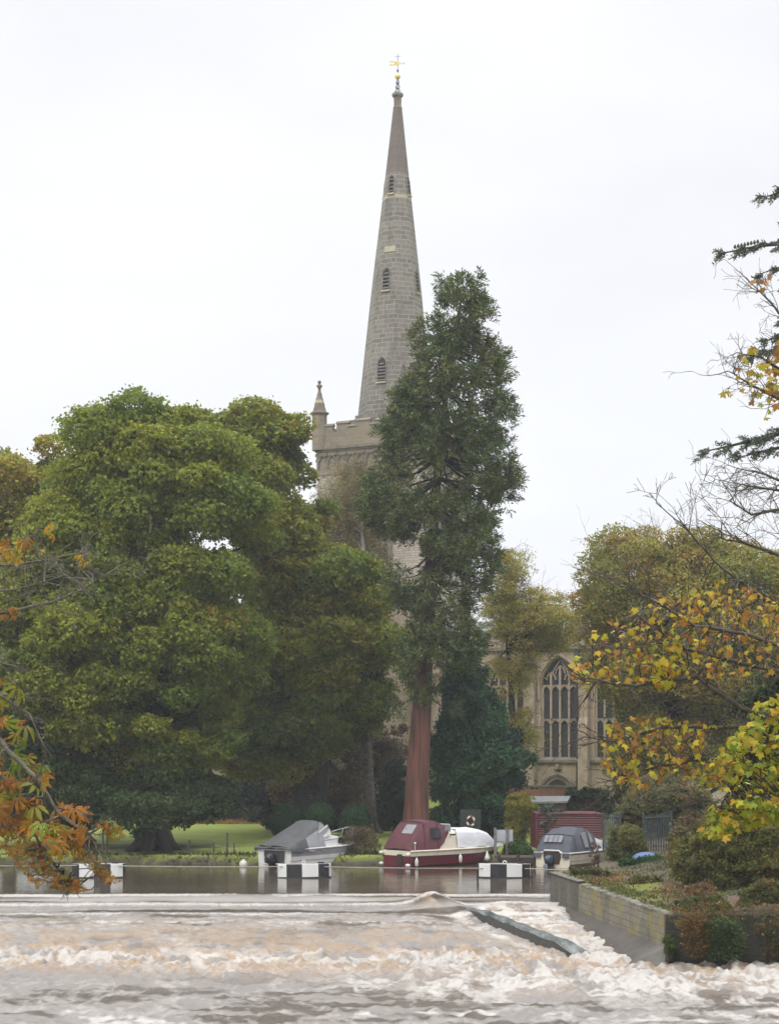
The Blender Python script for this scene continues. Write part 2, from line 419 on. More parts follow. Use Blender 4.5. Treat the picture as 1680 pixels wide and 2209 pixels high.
def tree(name, label, base, poly, D, thick, nclump, rad, pal, seed, trunk=None, tr=.5, leaf=.16, nsub=11, nleaf=55, accent=None, p_acc=0,
         group=None, cat='tree', bark='bark', limbs=.35, mat='leaf', tpl=RHOMB, flat=.5, bare=0, sub=.42, up=.25, extra=None, jit=.22, off=(0, 0), per=0, front=.25, gap=0.0):
    rng = np.random.default_rng(seed)
    t = thing(name, label, cat, base, 0, group)
    C, Rr = crown(poly, D, thick, nclump, rad, rng, front=front, gap=gap)
    if extra:
        for (px, py, d, r) in extra:
            p = P(px, py, d); C = np.vstack([C, [p.x, p.y, p.z]]); Rr = np.append(Rr, r)
    leaf *= 1.32
    if per: pos, ids, sid, nd = caps(C, Rr, rng, per, seed); tpl = BROAD
    else: pos, ids, sid, nd = pads(C, Rr, rng, nsub, int(nleaf * 1.7), flat, sub, up)
    col = tint(ids, sid, rng, pal, accent=accent, p_acc=p_acc, leaf=jit)
    S = leaf * rng.uniform(.6, 1.35, len(pos))
    Z = rng.normal(size=pos.shape) * .75 + nd * .6; Z[:, 2] += .45
    leaves('crown', pos, S, col, t, mat, tpl, None, Z, rng, loc=base)
    mb = MB()
    tp = trunk or [base, tuple(C[:, :].mean(0))]
    tp = [Vector(q) for q in tp]
    nT = len(tp)
    fine = []
    for i in range(nT - 1):
        for k in range(3): fine.append(tp[i].lerp(tp[i + 1], k / 3))
    fine.append(tp[-1])
    nf = len(fine)
    rad_t = [tr * (1 - .78 * i / (nf - 1)) * (1.35 if i == 0 else 1) for i in range(nf)]
    mb.tube(fine, rad_t, 10)
    if tr > .12:   # root flare
        for k in range(6):
            q = k * 1.05 + rng.uniform(0, .5); b0 = Vector(base)
            mb.tube([b0 + Vector((math.cos(q) * tr * 1.9, math.sin(q) * tr * 1.9, -.15)), b0 + Vector((math.cos(q) * tr * 1.1, math.sin(q) * tr * 1.1, tr * .5)), b0 + Vector((math.cos(q) * tr * .55, math.sin(q) * tr * .55, tr * 2))], [tr * .25, tr * .38, tr * .3], 6)
    zs = np.array([q.z for q in fine])
    for i in range(len(C)):
        if rng.random() > limbs: continue
        zt = C[i][2] - rng.uniform(.25, .6) * np.linalg.norm(C[i][:2] - np.array(tp[-1])[:2]) - .3
        j = int(np.clip(np.searchsorted(zs, zt), 1, nf - 1))
        a = fine[j]; rr0 = min(rad_t[j] * .55, .035 * (Vector(C[i]) - a).length + .03)
        pts = bend(a, C[i], rng, 5, .07, -.05)
        mb.tube([tuple(q) for q in pts], [rr0 * (1 - .8 * k / 5) for k in range(6)], 5, cap=False)
        if bare:
            for _ in range(bare):
                q = pts[rng.integers(2, 6)]; dd = (C[i] - np.array(a)); dd = dd / np.linalg.norm(dd) + rng.normal(size=3) * .5 + np.array([0, 0, .35])
                twigs(mb, q, dd, rng.uniform(.7, 1.5) * rad, .022, 2, rng, .35, (2, 3), 3)
    mb.build('trunk', MAT[bark], t, sm=True, off=base)
    return t

def shrub(name, label, poly, D, thick, n, rad, pal, seed, leaf=.1, nsub=10, nleaf=45, cat='shrub', group=None, mat='leaf', base=None, stems=True, tpl=RHOMB, accent=None, p_acc=0, flat=.7, up=.2, sub=.42, gz=None):
    rng = np.random.default_rng(seed)
    poly = np.array(poly, float)
    bx = poly[:, 0].mean()
    if base is None:
        by = poly[:, 1].max(); b = P(bx, by, D); base = (b.x, b.y, gz if gz is not None else b.z)
    t = thing(name, label, cat, base, 0, group)
    C, Rr = crown(poly, D, thick, n, rad, rng)
    leaf *= 1.25; pos, ids, sid, nd = pads(C, Rr, rng, nsub, int(nleaf * 1.7), flat, sub, up)
    col = tint(ids, sid, rng, pal, accent=accent, p_acc=p_acc)
    Z = rng.normal(size=pos.shape) * .7 + nd * .6; Z[:, 2] += .3
    leaves('foliage', pos, leaf * rng.uniform(.6, 1.35, len(pos)), col, t, mat, tpl, None, Z, rng, loc=base)
    if stems:
        mb = MB()
        for i in range(len(C)):
            if rng.random() < .5:
                a = np.array(base) + np.array([rng.normal() * rad * .4, rng.normal() * rad * .4, -.1])
                mb.tube([tuple(q) for q in bend(a, C[i], rng, 4, .06)], [.04, .035, .028, .02, .012], 5, cap=False)
        if mb.v: mb.build('stems', MAT['twig'], t, off=base)
    return t
# ------------------------------------------------------------------ ground
def bankline(x):
    x = np.asarray(x, float)
    return 91.2 + .5 * np.sin(x * .35) + .25 * np.sin(x * 1.3 + 1)
def gz(x, y):
    x = np.asarray(x, float); y = np.asarray(y, float)
    yb = bankline(x)
    g = -2.6 + 3.05 * smooth(yb - .8, yb + 1.0, y)
    g = g + smooth(yb + 1, yb + 6, y) * .12 + np.clip(y - yb - 1, 0, 40) * .0115 + 1.0 * smooth(130, 142, y)
    g = g + np.where(y > yb + .8, .06 * (fbm(x * .5, y * .5, seed=3) - .5), 0)
    near = smooth(1.4, 3.4, np.abs(x) - .225 * np.maximum(y, 0)) * smooth(40, 36, y)   # the near banks, outside the view
    return np.maximum(g, -2.6 + 4.4 * near)
def axis(parts):
    r = []
    for a, b, s in parts: r += list(np.arange(a, b, s))
    return np.array(r + [parts[-1][1]])
def gridmesh(name, X, Y, Z, mat, attrs=None, sm=True, keep=None):
    ny, nx = Z.shape
    V = np.stack([X, Y, Z], -1).reshape(-1, 3)
    i = np.arange(ny * nx).reshape(ny, nx)
    F = np.stack([i[:-1, :-1], i[:-1, 1:], i[1:, 1:], i[1:, :-1]], -1).reshape(-1, 4)
    if keep is not None: F = F[keep.reshape(-1)]
    me = bpy.data.meshes.new(name)
    me.vertices.add(len(V)); me.vertices.foreach_set('co', V.astype(np.float32).ravel())
    me.loops.add(F.size); me.loops.foreach_set('vertex_index', F.astype(np.int32).ravel())
    me.polygons.add(len(F)); me.polygons.foreach_set('loop_start', (np.arange(len(F)) * 4).astype(np.int32))
    me.update(calc_edges=True)
    me.polygons.foreach_set('use_smooth', np.full(len(F), sm))
    for k, a in (attrs or {}).items():
        at = me.attributes.new(k, 'FLOAT', 'POINT'); at.data.foreach_set('value', a.astype(np.float32).ravel())
    return link(name, me, mat)

def ground_material():
    m, t, b, out = newmat('grass_ground')
    tcn = N(t, 'ShaderNodeTexCoord'); o = tcn.outputs['Object']
    n1 = N(t, 'ShaderNodeTexNoise', i_Scale=.5, i_Detail=6.0); t.links.new(o, n1.inputs['Vector'])
    n2 = N(t, 'ShaderNodeTexNoise', i_Scale=9.0, i_Detail=5.0); t.links.new(o, n2.inputs['Vector'])
    r1 = N(t, 'ShaderNodeValToRGB'); r1.color_ramp.elements[0].position = .35; r1.color_ramp.elements[1].position = .68
    r1.color_ramp.elements[0].color = (.175, .23, .034, 1); r1.color_ramp.elements[1].color = (.24, .285, .045, 1)
    t.links.new(n1.outputs['Fac'], r1.inputs[0])
    mf = N(t, 'ShaderNodeMapRange'); mf.inputs[3].default_value = .75; mf.inputs[4].default_value = 1.25; t.links.new(n2.outputs['Fac'], mf.inputs[0])
    mul = N(t, 'ShaderNodeVectorMath', operation='SCALE'); t.links.new(r1.outputs[0], mul.inputs[0]); t.links.new(mf.outputs[0], mul.inputs['Scale'])
    at = N(t, 'ShaderNodeAttribute', attribute_name='soil')
    soil = N(t, 'ShaderNodeValToRGB'); soil.color_ramp.elements[0].color = (.03, .024, .017, 1); soil.color_ramp.elements[1].color = (.10, .08, .055, 1)
    t.links.new(n2.outputs['Fac'], soil.inputs[0])
    mx_ = N(t, 'ShaderNodeMixRGB'); t.links.new(at.outputs['Fac'], mx_.inputs[0]); t.links.new(mul.outputs[0], mx_.inputs[1]); t.links.new(soil.outputs[0], mx_.inputs[2])
    t.links.new(mx_.outputs[0], b.inputs['Base Color']); b.inputs['Roughness'].default_value = .9
    bp = N(t, 'ShaderNodeBump'); bp.inputs['Strength'].default_value = .8; bp.inputs['Distance'].default_value = .08
    t.links.new(n2.outputs['Fac'], bp.inputs['Height']); t.links.new(bp.outputs[0], b.inputs['Normal'])
    return m
gx = axis([(-2500, -300, 220), (-300, -60, 12), (-60, 60, .6), (60, 300, 12), (300, 2500, 220)])
gy = axis([(-60, 30, 3), (30, 86, 1.4), (86, 96, .25), (96, 150, .7), (150, 400, 12), (400, 3600, 320)])
GX, GY = np.meshgrid(gx, gy); GZ = gz(GX, GY)
soil = np.clip(1 - smooth(.25, .45, GZ) + smooth(.62, .4, fbm(GX * .4, GY * .4, seed=9)) * smooth(134, 128, GY) * 0, 0, 1)
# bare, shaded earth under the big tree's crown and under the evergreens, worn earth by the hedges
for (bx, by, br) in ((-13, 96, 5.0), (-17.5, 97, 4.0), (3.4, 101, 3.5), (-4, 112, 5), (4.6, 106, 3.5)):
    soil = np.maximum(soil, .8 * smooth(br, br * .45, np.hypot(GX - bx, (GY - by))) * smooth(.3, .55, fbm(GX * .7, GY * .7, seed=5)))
g_o = gridmesh('ground', GX, GY, GZ, ground_material(), {'soil': soil}); tag(g_o, kind='structure')

# ------------------------------------------------------------------ river with its weir, one sheet of water
RIDGE_A, RIDGE_B = np.array([2.05, 71.0]), np.array([6.35, 56.2])     # concrete fin in the weir
WALL_F, WALL_N = np.array([6.6, 72.0]), np.array([8.62, 55.0])        # far and near end of the stone wall
def water_fields(X, Y):
    s = smooth(73.1, 71.4, Y)                                       # over the crest
    base = -.24 * s - .18 * smooth(71.5, 64, Y) - .30 * smooth(66, 56, Y)
    wob = .5 * (fbm(X * .22, Y * .1, seed=20) - .5)
    ph = (73.0 - Y) + wob
    bands = np.zeros_like(Y)
    for c, wd, a in ((1.0, .45, .05), (2.35, .5, .10), (3.9, .6, .065), (5.6, .7, .05)):   # standing waves below the crest
        bands += a * np.exp(-((ph - c - .35 * (fbm(X * .5 + c * 9, Y * 0, seed=21) - .5)) / wd) ** 2)
    bands *= .6 + .8 * vnoise(X * .25, Y * .12, seed=22)
    rd = RIDGE_B - RIDGE_A; L2 = rd @ rd
    tt = np.clip(((X - RIDGE_A[0]) * rd[0] + (Y - RIDGE_A[1]) * rd[1]) / L2, 0, 1)
    dx = X - RIDGE_A[0] - tt * rd[0]; dist = np.hypot(dx, Y - RIDGE_A[1] - tt * rd[1])
    # amplitude of broken water down the glacis, the roller at its foot, then the run-out
    roll = np.exp(-((Y - 55.6 - .5 * np.sin(X * .4)) / 2.7) ** 2)
    run = np.exp(-((Y - 50.8) / 2.8) ** 2) * smooth(-4, 5, X)
    amp = .012 * smooth(73, 71, Y) + .05 * smooth(69.5, 64, Y) * smooth(55, 58, Y) + .165 * roll + .075 * run + .05 * smooth(56, 52, Y)
    chute = smooth(0, .6, dx) * smooth(71, 69, Y) * (Y > 55)            # the narrow race between fin and wall
    amp = amp + .032 * chute
    wx = X + .7 * (fbm(X * .6, Y * .6, seed=30) - .5) * 2; wy = Y + .9 * (fbm(X * .6 + 40, Y * .6, seed=31) - .5) * 2
    n1 = fbm(wx * 1.5, wy * .95, seed=32, o=3, g=.55)
    n2 = 1 - np.abs(2 * fbm(wx * 2.6, wy * 1.6, seed=33, o=2, g=.5) - 1)
    n3 = vnoise(X * 5.5, Y * 3.6, seed=34)
    streak = fbm(X * .55 + .25 * Y, Y * .16, seed=35, o=4)
    n4 = fbm(X * 3.6, Y * 2.0, seed=38, o=2, g=.4)
    h = amp * ((n1 - .5) * 2.6 + (n2 - .72) * .7 + (n4 - .5) * 1.35 + (n3 - .5) * 1.1)
    bulge = .46 * np.exp(-(((X - 1.6 - .22 * (70.2 - Y)) / .75) ** 2 + ((Y - 70.0) / 1.3) ** 2)) * (.8 + .4 * n1) + .12 * np.exp(-(((X - 4.9) / .9) ** 2 + ((Y - 69.5) / 1.6) ** 2))
    Z = base + bands + h + bulge + .16 * np.exp(-(dist / .5) ** 2) * smooth(.42, .15, tt) * (Y < 72) - .20 * np.exp(-((dx + .55) / .7) ** 2) * smooth(.12, .35, tt) * smooth(1.0, .8, tt) * (Y > 55)
    calm = smooth(72.6, 74, Y)
    Z = Z + calm * .006 * (fbm(X * .9, Y * 1.6, seed=36) - .5)
    lower = smooth(48.5, 45, Y)
    Z = Z + lower * .06 * (fbm(X * 1.1, Y * .8, seed=37) - .5)
    # froth: white threads lying on the water, and tan aerated water in the roller
    th = 1 - np.abs(2 * fbm(wx * .75, wy * .5, seed=40, o=5, g=.6) - 1)
    # foam: low over the smooth sheet, full in the roller
    foam_and_sky = smooth(.80, .97, th) * (.55 * run + .45 * roll + .32 * smooth(52.5, 50, Y) + .12 * smooth(69, 64, Y) * (Y > 54)) * 1.2
    n5 = fbm(wx * 4.5, wy * 2.4, seed=57, o=4, g=.6)
    foam_and_sky = foam_and_sky + (.16 * smooth(.0, .28, h) + .62 * smooth(.48, .68, n5)) * (roll * .75 + run * 1.1) + .45 * smooth(.45, .75, th * n1 * 1.6) * run
    crest = np.exp(-((ph - .25) / .34) ** 2) * .8 + np.exp(-((ph - 2.75) / .28) ** 2) * .6 + np.exp(-((ph - 5.6) / .36) ** 2) * .55 + np.exp(-((ph - 7.7) / .3) ** 2) * .4  # white bands; the sky mirrored along the lip is painted in as foam
    foam_and_sky = foam_and_sky + crest * smooth(.3, .6, fbm(X * .35, Y * .5, seed=41) + .12) * (Y < 73.6)
    foam_and_sky = foam_and_sky + chute * (.35 + .8 * smooth(.5, .62, n1)) * .75 + .6 * np.exp(-((dist - .55) / .3) ** 2) * (Y < 71) * smooth(.42, .6, n1)
    foam_and_sky = foam_and_sky + .22 * smooth(.52, .7, streak) * smooth(71, 66, Y) * smooth(54, 57, Y)
    flecks = smooth(.76, .82, vnoise(X * 5, Y * 2.2, seed=43)) * smooth(.5, .62, fbm(X * .15, Y * .7, seed=44)) * calm
    foam_and_sky = foam_and_sky + .16 * flecks + lower * .5 * smooth(.55, .7, fbm(X * .3, Y * .9, seed=45)) * smooth(.75, .95, th)
    pale = .95 * smooth(73.2, 72.3, Y) * smooth(60, 66, Y) + .62 * smooth(66, 60, Y)  # reflected sky painted into the water as a pale base colour
    dark = smooth(.56, .68, fbm(X * .10 + 3, ph * 1.05, seed=47, o=3)) * smooth(73.2, 72.6, Y) * smooth(63, 68, Y) + 1.25 * np.exp(-((ph - 1.8 - .5 * (vnoise(X * .3, X * 0, seed=48) - .5)) / .34) ** 2) * smooth(.18, .4, vnoise(X * .16, Y * .1, seed=49)) + 1.1 * np.exp(-((ph - 6.2 - .6 * (vnoise(X * .4, X * 0, seed=46) - .5)) / .3) ** 2) * smooth(.5, .62, fbm(X * .5, Y * .2, seed=58)) + np.exp(-((ph - 8.3) / .35) ** 2) * smooth(.5, .6, fbm(X * .8, Y * .2, seed=59))  # painted dark streaks, standing in for trees reflected in the wave troughs
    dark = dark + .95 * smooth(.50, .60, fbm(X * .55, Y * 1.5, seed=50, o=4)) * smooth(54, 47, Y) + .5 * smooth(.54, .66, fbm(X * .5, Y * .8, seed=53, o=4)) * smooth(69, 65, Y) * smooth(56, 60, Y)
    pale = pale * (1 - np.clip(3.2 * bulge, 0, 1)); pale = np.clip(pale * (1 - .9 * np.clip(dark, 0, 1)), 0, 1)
    tan = np.clip(1.3 * roll + .6 * smooth(69, 61, Y) * smooth(55, 57, Y) + .5 * run + .5 * chute + 1.6 * bulge, 0, 1) * smooth(.36, .56, vnoise(wx * 2.4, wy * 1.4, seed=54) * .45 + n1 * .55)
    return Z, np.clip(foam_and_sky, 0, 1), np.clip(tan, 0, 1), pale
wx_ = axis([(-140, -40, 8), (-40, -17.5, .7), (-17.5, 13, .065), (13, 40, .6), (40, 140, 8)])
wy_ = axis([(-60, 30, 10), (30, 41, .4), (41, 62, .095), (62, 74, .075), (74, 93, .22), (93, 95, 1)])
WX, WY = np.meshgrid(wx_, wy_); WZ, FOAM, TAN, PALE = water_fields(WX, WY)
def water_material():
    m, t, b, out = newmat('river_water')
    tcn = N(t, 'ShaderNodeTexCoord'); o = tcn.outputs['Object']
    fo = N(t, 'ShaderNodeAttribute', attribute_name='foam_and_sky'); ta = N(t, 'ShaderNodeAttribute', attribute_name='tan'); ro = N(t, 'ShaderNodeAttribute', attribute_name='rough')
    mp = N(t, 'ShaderNodeMapping'); mp.inputs['Scale'].default_value = (1, .7, 1); t.links.new(o, mp.inputs[0])
    nf = N(t, 'ShaderNodeTexNoise', i_Scale=5.5, i_Detail=6.0, i_Roughness=.7, i_Distortion=.8); t.links.new(mp.outputs[0], nf.inputs['Vector'])
    # break the froth into lace
    add = N(t, 'ShaderNodeMath', operation='MULTIPLY_ADD'); add.inputs[1].default_value = 1.0
    sub = N(t, 'ShaderNodeMapRange'); sub.inputs[1].default_value = .25; sub.inputs[2].default_value = .75; sub.inputs[3].default_value = -.38; sub.inputs[4].default_value = .38
    t.links.new(nf.outputs['Fac'], sub.inputs[0])
    gate = N(t, 'ShaderNodeMath', operation='MULTIPLY'); t.links.new(sub.outputs[0], gate.inputs[0])
    g2 = N(t, 'ShaderNodeMapRange'); g2.inputs[1].default_value = 0; g2.inputs[2].default_value = .3; t.links.new(fo.outputs['Fac'], g2.inputs[0])
    t.links.new(g2.outputs[0], gate.inputs[1])
    t.links.new(fo.outputs['Fac'], add.inputs[0]); t.links.new(gate.outputs[0], add.inputs[2])
    fr = N(t, 'ShaderNodeMapRange'); fr.inputs[1].default_value = .12; fr.inputs[2].default_value = .95; t.links.new(add.outputs[0], fr.inputs[0])
    c1 = N(t, 'ShaderNodeMixRGB'); c1.inputs[1].default_value = (.15, .115, .085, 1); c1.inputs[2].default_value = (.305, .222, .15, 1)
    t.links.new(ta.outputs['Fac'], c1.inputs[0])
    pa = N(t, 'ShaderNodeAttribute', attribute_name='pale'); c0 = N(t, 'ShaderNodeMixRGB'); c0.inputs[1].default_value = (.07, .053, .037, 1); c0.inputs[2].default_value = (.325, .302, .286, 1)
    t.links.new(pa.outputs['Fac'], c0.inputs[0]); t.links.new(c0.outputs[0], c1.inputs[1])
    c2 = N(t, 'ShaderNodeMixRGB'); c2.inputs[2].default_value = (.44, .415, .385, 1)
    t.links.new(fr.outputs[0], c2.inputs[0]); t.links.new(c1.outputs[0], c2.inputs[1])
    t.links.new(c2.outputs[0], b.inputs['Base Color'])
    b.inputs['IOR'].default_value = 1.333
    rr = N(t, 'ShaderNodeMapRange'); rr.inputs[3].default_value = .03; rr.inputs[4].default_value = .6
    mxr = N(t, 'ShaderNodeMath', operation='MAXIMUM'); t.links.new(fr.outputs[0], mxr.inputs[0]); t.links.new(ro.outputs['Fac'], mxr.inputs[1])
    t.links.new(mxr.outputs[0], rr.inputs[0]); t.links.new(rr.outputs[0], b.inputs['Roughness'])
    # ripples: long and lazy above the weir, choppy below
    mp2 = N(t, 'ShaderNodeMapping'); mp2.inputs['Scale'].default_value = (.8, 2.4, 1); t.links.new(o, mp2.inputs[0])
    w1 = N(t, 'ShaderNodeTexNoise', i_Scale=1.6, i_Detail=3.0, i_Roughness=.5); t.links.new(mp2.outputs[0], w1.inputs['Vector'])
    w2 = N(t, 'ShaderNodeTexNoise', i_Scale=3.6, i_Detail=7.0, i_Roughness=.72); t.links.new(mp2.outputs[0], w2.inputs['Vector'])
    bp1 = N(t, 'ShaderNodeBump'); bp1.inputs['Strength'].default_value = .16; bp1.inputs['Distance'].default_value = .05
    t.links.new(w1.outputs['Fac'], bp1.inputs['Height'])
    bp2 = N(t, 'ShaderNodeBump'); bp2.inputs['Distance'].default_value = .10
    st = N(t, 'ShaderNodeMapRange'); st.inputs[3].default_value = .02; st.inputs[4].default_value = 1.0; t.links.new(ro.outputs['Fac'], st.inputs[0])
    t.links.new(st.outputs[0], bp2.inputs['Strength'])
    t.links.new(w2.outputs['Fac'], bp2.inputs['Height']); t.links.new(bp1.outputs[0], bp2.inputs['Normal']); t.links.new(bp2.outputs[0], b.inputs['Normal'])
    return m
ROUGH = np.clip(.16 * smooth(73, 71, WY) + .55 * smooth(69, 58, WY) - .25 * smooth(51, 44, WY), 0, 1)
w_o = gridmesh('water', WX, WY, WZ, water_material(), {'foam_and_sky': FOAM, 'tan': TAN, 'pale': PALE, 'rough': ROUGH}); tag(w_o, kind='structure')

# ------------------------------------------------------------------ bank to the right of the weir
BANK = [tuple(WALL_N + (.28, .02)), tuple(WALL_F + (.28, -.1)), (8.6, 76.0), (11.0, 83.5), (12.6, 93), (70, 93), (70, 54.9)]
def bz(x, y):
    x = np.asarray(x, float); y = np.asarray(y, float)
    z = .93 + .12 * (fbm(x * .9, y * .9, seed=51) - .5) + .05 * (fbm(x * 4, y * 4, seed=52) - .5)
    z = z + .9 * smooth(11.5, 17, x) * smooth(56, 66, y) + .25 * smooth(10, 13, x) + .15 * smooth(9.5, 13, x) * smooth(70, 78, y)
    hole = np.exp(-(((x - 10.3) / .95) ** 2 + ((y - 66.8) / 1.3) ** 2)) + .8 * np.exp(-(((x - 12.0) / 1.1) ** 2 + ((y - 63.2) / 1.0) ** 2))
    lip = np.exp(-(((x - 10.0) / 1.3) ** 2 + ((y - 64.3) / .9) ** 2))
    return z - .75 * hole + .22 * lip
def bank_material():
    m, t, b, out = newmat('mossy_bank')
    tcn = N(t, 'ShaderNodeTexCoord'); o = tcn.outputs['Object']
    n1 = N(t, 'ShaderNodeTexNoise', i_Scale=.8, i_Detail=6.0, i_Roughness=.65); t.links.new(o, n1.inputs['Vector'])
    n2 = N(t, 'ShaderNodeTexNoise', i_Scale=14.0, i_Detail=5.0); t.links.new(o, n2.inputs['Vector'])
    at = N(t, 'ShaderNodeAttribute', attribute_name='moss')
    s1 = N(t, 'ShaderNodeValToRGB'); s1.color_ramp.elements[0].color = (.035, .028, .02, 1); s1.color_ramp.elements[1].color = (.13, .10, .065, 1); t.links.new(n2.outputs['Fac'], s1.inputs[0])
    s2 = N(t, 'ShaderNodeValToRGB'); s2.color_ramp.elements[0].color = (.075, .085, .015, 1); s2.color_ramp.elements[1].color = (.20, .205, .035, 1); t.links.new(n2.outputs['Fac'], s2.inputs[0])
    ad = N(t, 'ShaderNodeMath', operation='MULTIPLY_ADD'); ad.inputs[1].default_value = 1.6; ad.inputs[2].default_value = -.8; t.links.new(n1.outputs['Fac'], ad.inputs[0])
    ad2 = N(t, 'ShaderNodeMath', operation='ADD', use_clamp=True); t.links.new(ad.outputs[0], ad2.inputs[0]); t.links.new(at.outputs['Fac'], ad2.inputs[1])
    mr_ = N(t, 'ShaderNodeMapRange'); mr_.inputs[1].default_value = .3; mr_.inputs[2].default_value = .65; t.links.new(ad2.outputs[0], mr_.inputs[0])
    mx_ = N(t, 'ShaderNodeMixRGB'); t.links.new(mr_.outputs[0], mx_.inputs[0]); t.links.new(s1.outputs[0], mx_.inputs[1]); t.links.new(s2.outputs[0], mx_.inputs[2])
    t.links.new(mx_.outputs[0], b.inputs['Base Color']); b.inputs['Roughness'].default_value = .95
    bp = N(t, 'ShaderNodeBump'); bp.inputs['Strength'].default_value = 1; bp.inputs['Distance'].default_value = .06
    t.links.new(n2.outputs['Fac'], bp.inputs['Height']); t.links.new(bp.outputs[0], b.inputs['Normal'])
    return m
def build_bank():
    # rows follow the wall: each row runs from the land's left edge to far right
    ys = axis([(54.9, 80, .16), (80, 93, .5)])
    us = np.concatenate([np.linspace(0, 1, 60) ** 1.0 * 8, np.linspace(8.4, 20, 20), np.linspace(24, 60, 8)])
    bl = np.array(BANK[:5]); bo = np.argsort(bl[:, 1]); left = np.interp(ys, bl[bo, 1], bl[bo, 0])
    X = left[:, None] + us[None]; Y = np.repeat(ys[:, None], len(us), 1); Z = bz(X, Y)
    # skirts down into the water along the left, near and far edges
    X = np.hstack([X[:, :1] + .02, X]); Y = np.hstack([Y[:, :1], Y]); Z = np.hstack([Z[:, :1] * 0 - 2.2, Z])
    X = np.vstack([X[:1], X]); Y = np.vstack([Y[:1] + .02, Y]); Z = np.vstack([Z[:1] * 0 - 2.2, Z])
    mossy = (np.exp(-(((X - 9.0) / 1.5) ** 2 + ((Y - 62.5) / 6) ** 2)) + .8 * np.exp(-(((X - 11.6) / 1.8) ** 2 + ((Y - 67) / 2) ** 2)) + .5 * smooth(70, 74, Y) * smooth(11, 9, X)) * 1.1 - .25
    o = gridmesh('river_bank', X, Y, Z, bank_material(), {'moss': mossy}); tag(o, kind='structure')
build_bank()

# stone wall along the race, turning the near corner
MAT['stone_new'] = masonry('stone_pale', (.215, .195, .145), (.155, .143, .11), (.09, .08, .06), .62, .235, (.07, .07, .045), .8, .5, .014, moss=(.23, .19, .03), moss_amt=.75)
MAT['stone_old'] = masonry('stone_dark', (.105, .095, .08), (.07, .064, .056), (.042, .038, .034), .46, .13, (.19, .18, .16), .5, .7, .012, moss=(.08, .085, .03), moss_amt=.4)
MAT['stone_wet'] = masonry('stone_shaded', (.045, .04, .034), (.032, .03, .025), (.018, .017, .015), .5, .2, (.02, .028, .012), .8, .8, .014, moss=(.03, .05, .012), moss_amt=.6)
MAT['coping'] = plain('coping_stone', (.19, .18, .145), .9, (.08, .08, .055), 2.6, .6, 12)
def slabwall(mb, a, b, z0, z1, th=.3, lean=0.0):
    a, b = np.array(a), np.array(b); d = (b - a) / np.linalg.norm(b - a); n = np.array([-d[1], d[0]])
    if n[0] < 0: n = -n
    n_seg = max(1, int(np.linalg.norm(b - a) / .8))
    for i in range(n_seg):
        p, q = a + (b - a) * i / n_seg, a + (b - a) * (i + 1) / n_seg
        vs = []
        for z, o in ((z0, 0), (z1, lean)):
            for r in (p, q): vs.append((r[0] + n[0] * o, r[1] + n[1] * o, z))
            for r in (q, p): vs.append((r[0] + n[0] * th, r[1] + n[1] * th, z))
        fs = [(4, 5, 6, 7), (0, 1, 5, 4), (2, 3, 7, 6)]
        if i == 0: fs.append((3, 0, 4, 7))
        if i == n_seg - 1: fs.append((1, 2, 6, 5))
        mb.add(vs, fs)
st = thing('stone_wall', 'weathered stone river wall with mossy top beside the weir race', 'wall', (WALL_F[0], WALL_F[1], 0))
mid = WALL_F + (WALL_N - WALL_F) * .30
b_ = MB(); slabwall(b_, WALL_F, mid, -1.4, .96); b_.build('dark_section', MAT['stone_old'], st, off=st.location, label='older darker section of narrow stones at the far end')
b_ = MB(); slabwall(b_, mid + (.012, 0), WALL_N, -1.4, .86); b_.build('pale_section', MAT['stone_new'], st, off=st.location, label='pale section of wide stones at the near end')
b_ = MB(); slabwall(b_, WALL_F + (.02, .3), (9.6, 74.2), -1.4, .94); b_.build('back_face', MAT['stone_old'], st, off=st.location)
rng_ = np.random.default_rng(3); cp = MB()
d_ = (WALL_N - mid) / np.linalg.norm(WALL_N - mid); s_ = .3
while s_ < np.linalg.norm(WALL_N - mid) - .6:
    l_ = rng_.uniform(.4, .8); c_ = mid + d_ * (s_ + l_ / 2)
    if rng_.random() < .7: cp.box((c_[0] + .14 + rng_.normal() * .03, c_[1], .875 + rng_.normal() * .012), (.34, l_ * .95, .07), rz=math.atan2(d_[1], d_[0]) - R(90) + rng_.normal() * .05, taper=.85, rx=rng_.normal() * .06)
    s_ += l_
d2 = (mid - WALL_F) / np.linalg.norm(mid - WALL_F)
for k in range(6):
    c_ = WALL_F + d2 * (.45 + k * .86); cp.box((c_[0] + .13, c_[1], .972), (.40, .84, .05), rz=math.atan2(d2[1], d2[0]) - R(90))
cp.build('coping', MAT['coping'], st, off=st.location, bevel=.02)
st2 = thing('stone_wall', 'dark shaded stone wall draped with plants at the right edge of the lower river', 'wall', (WALL_N[0], WALL_N[1], 0))
b_ = MB(); slabwall(b_, WALL_N + (.0, -.3), (70, 54.2), -1.4, .84, th=.5); b_.build('wall_face', MAT['stone_wet'], st2, off=st2.location)

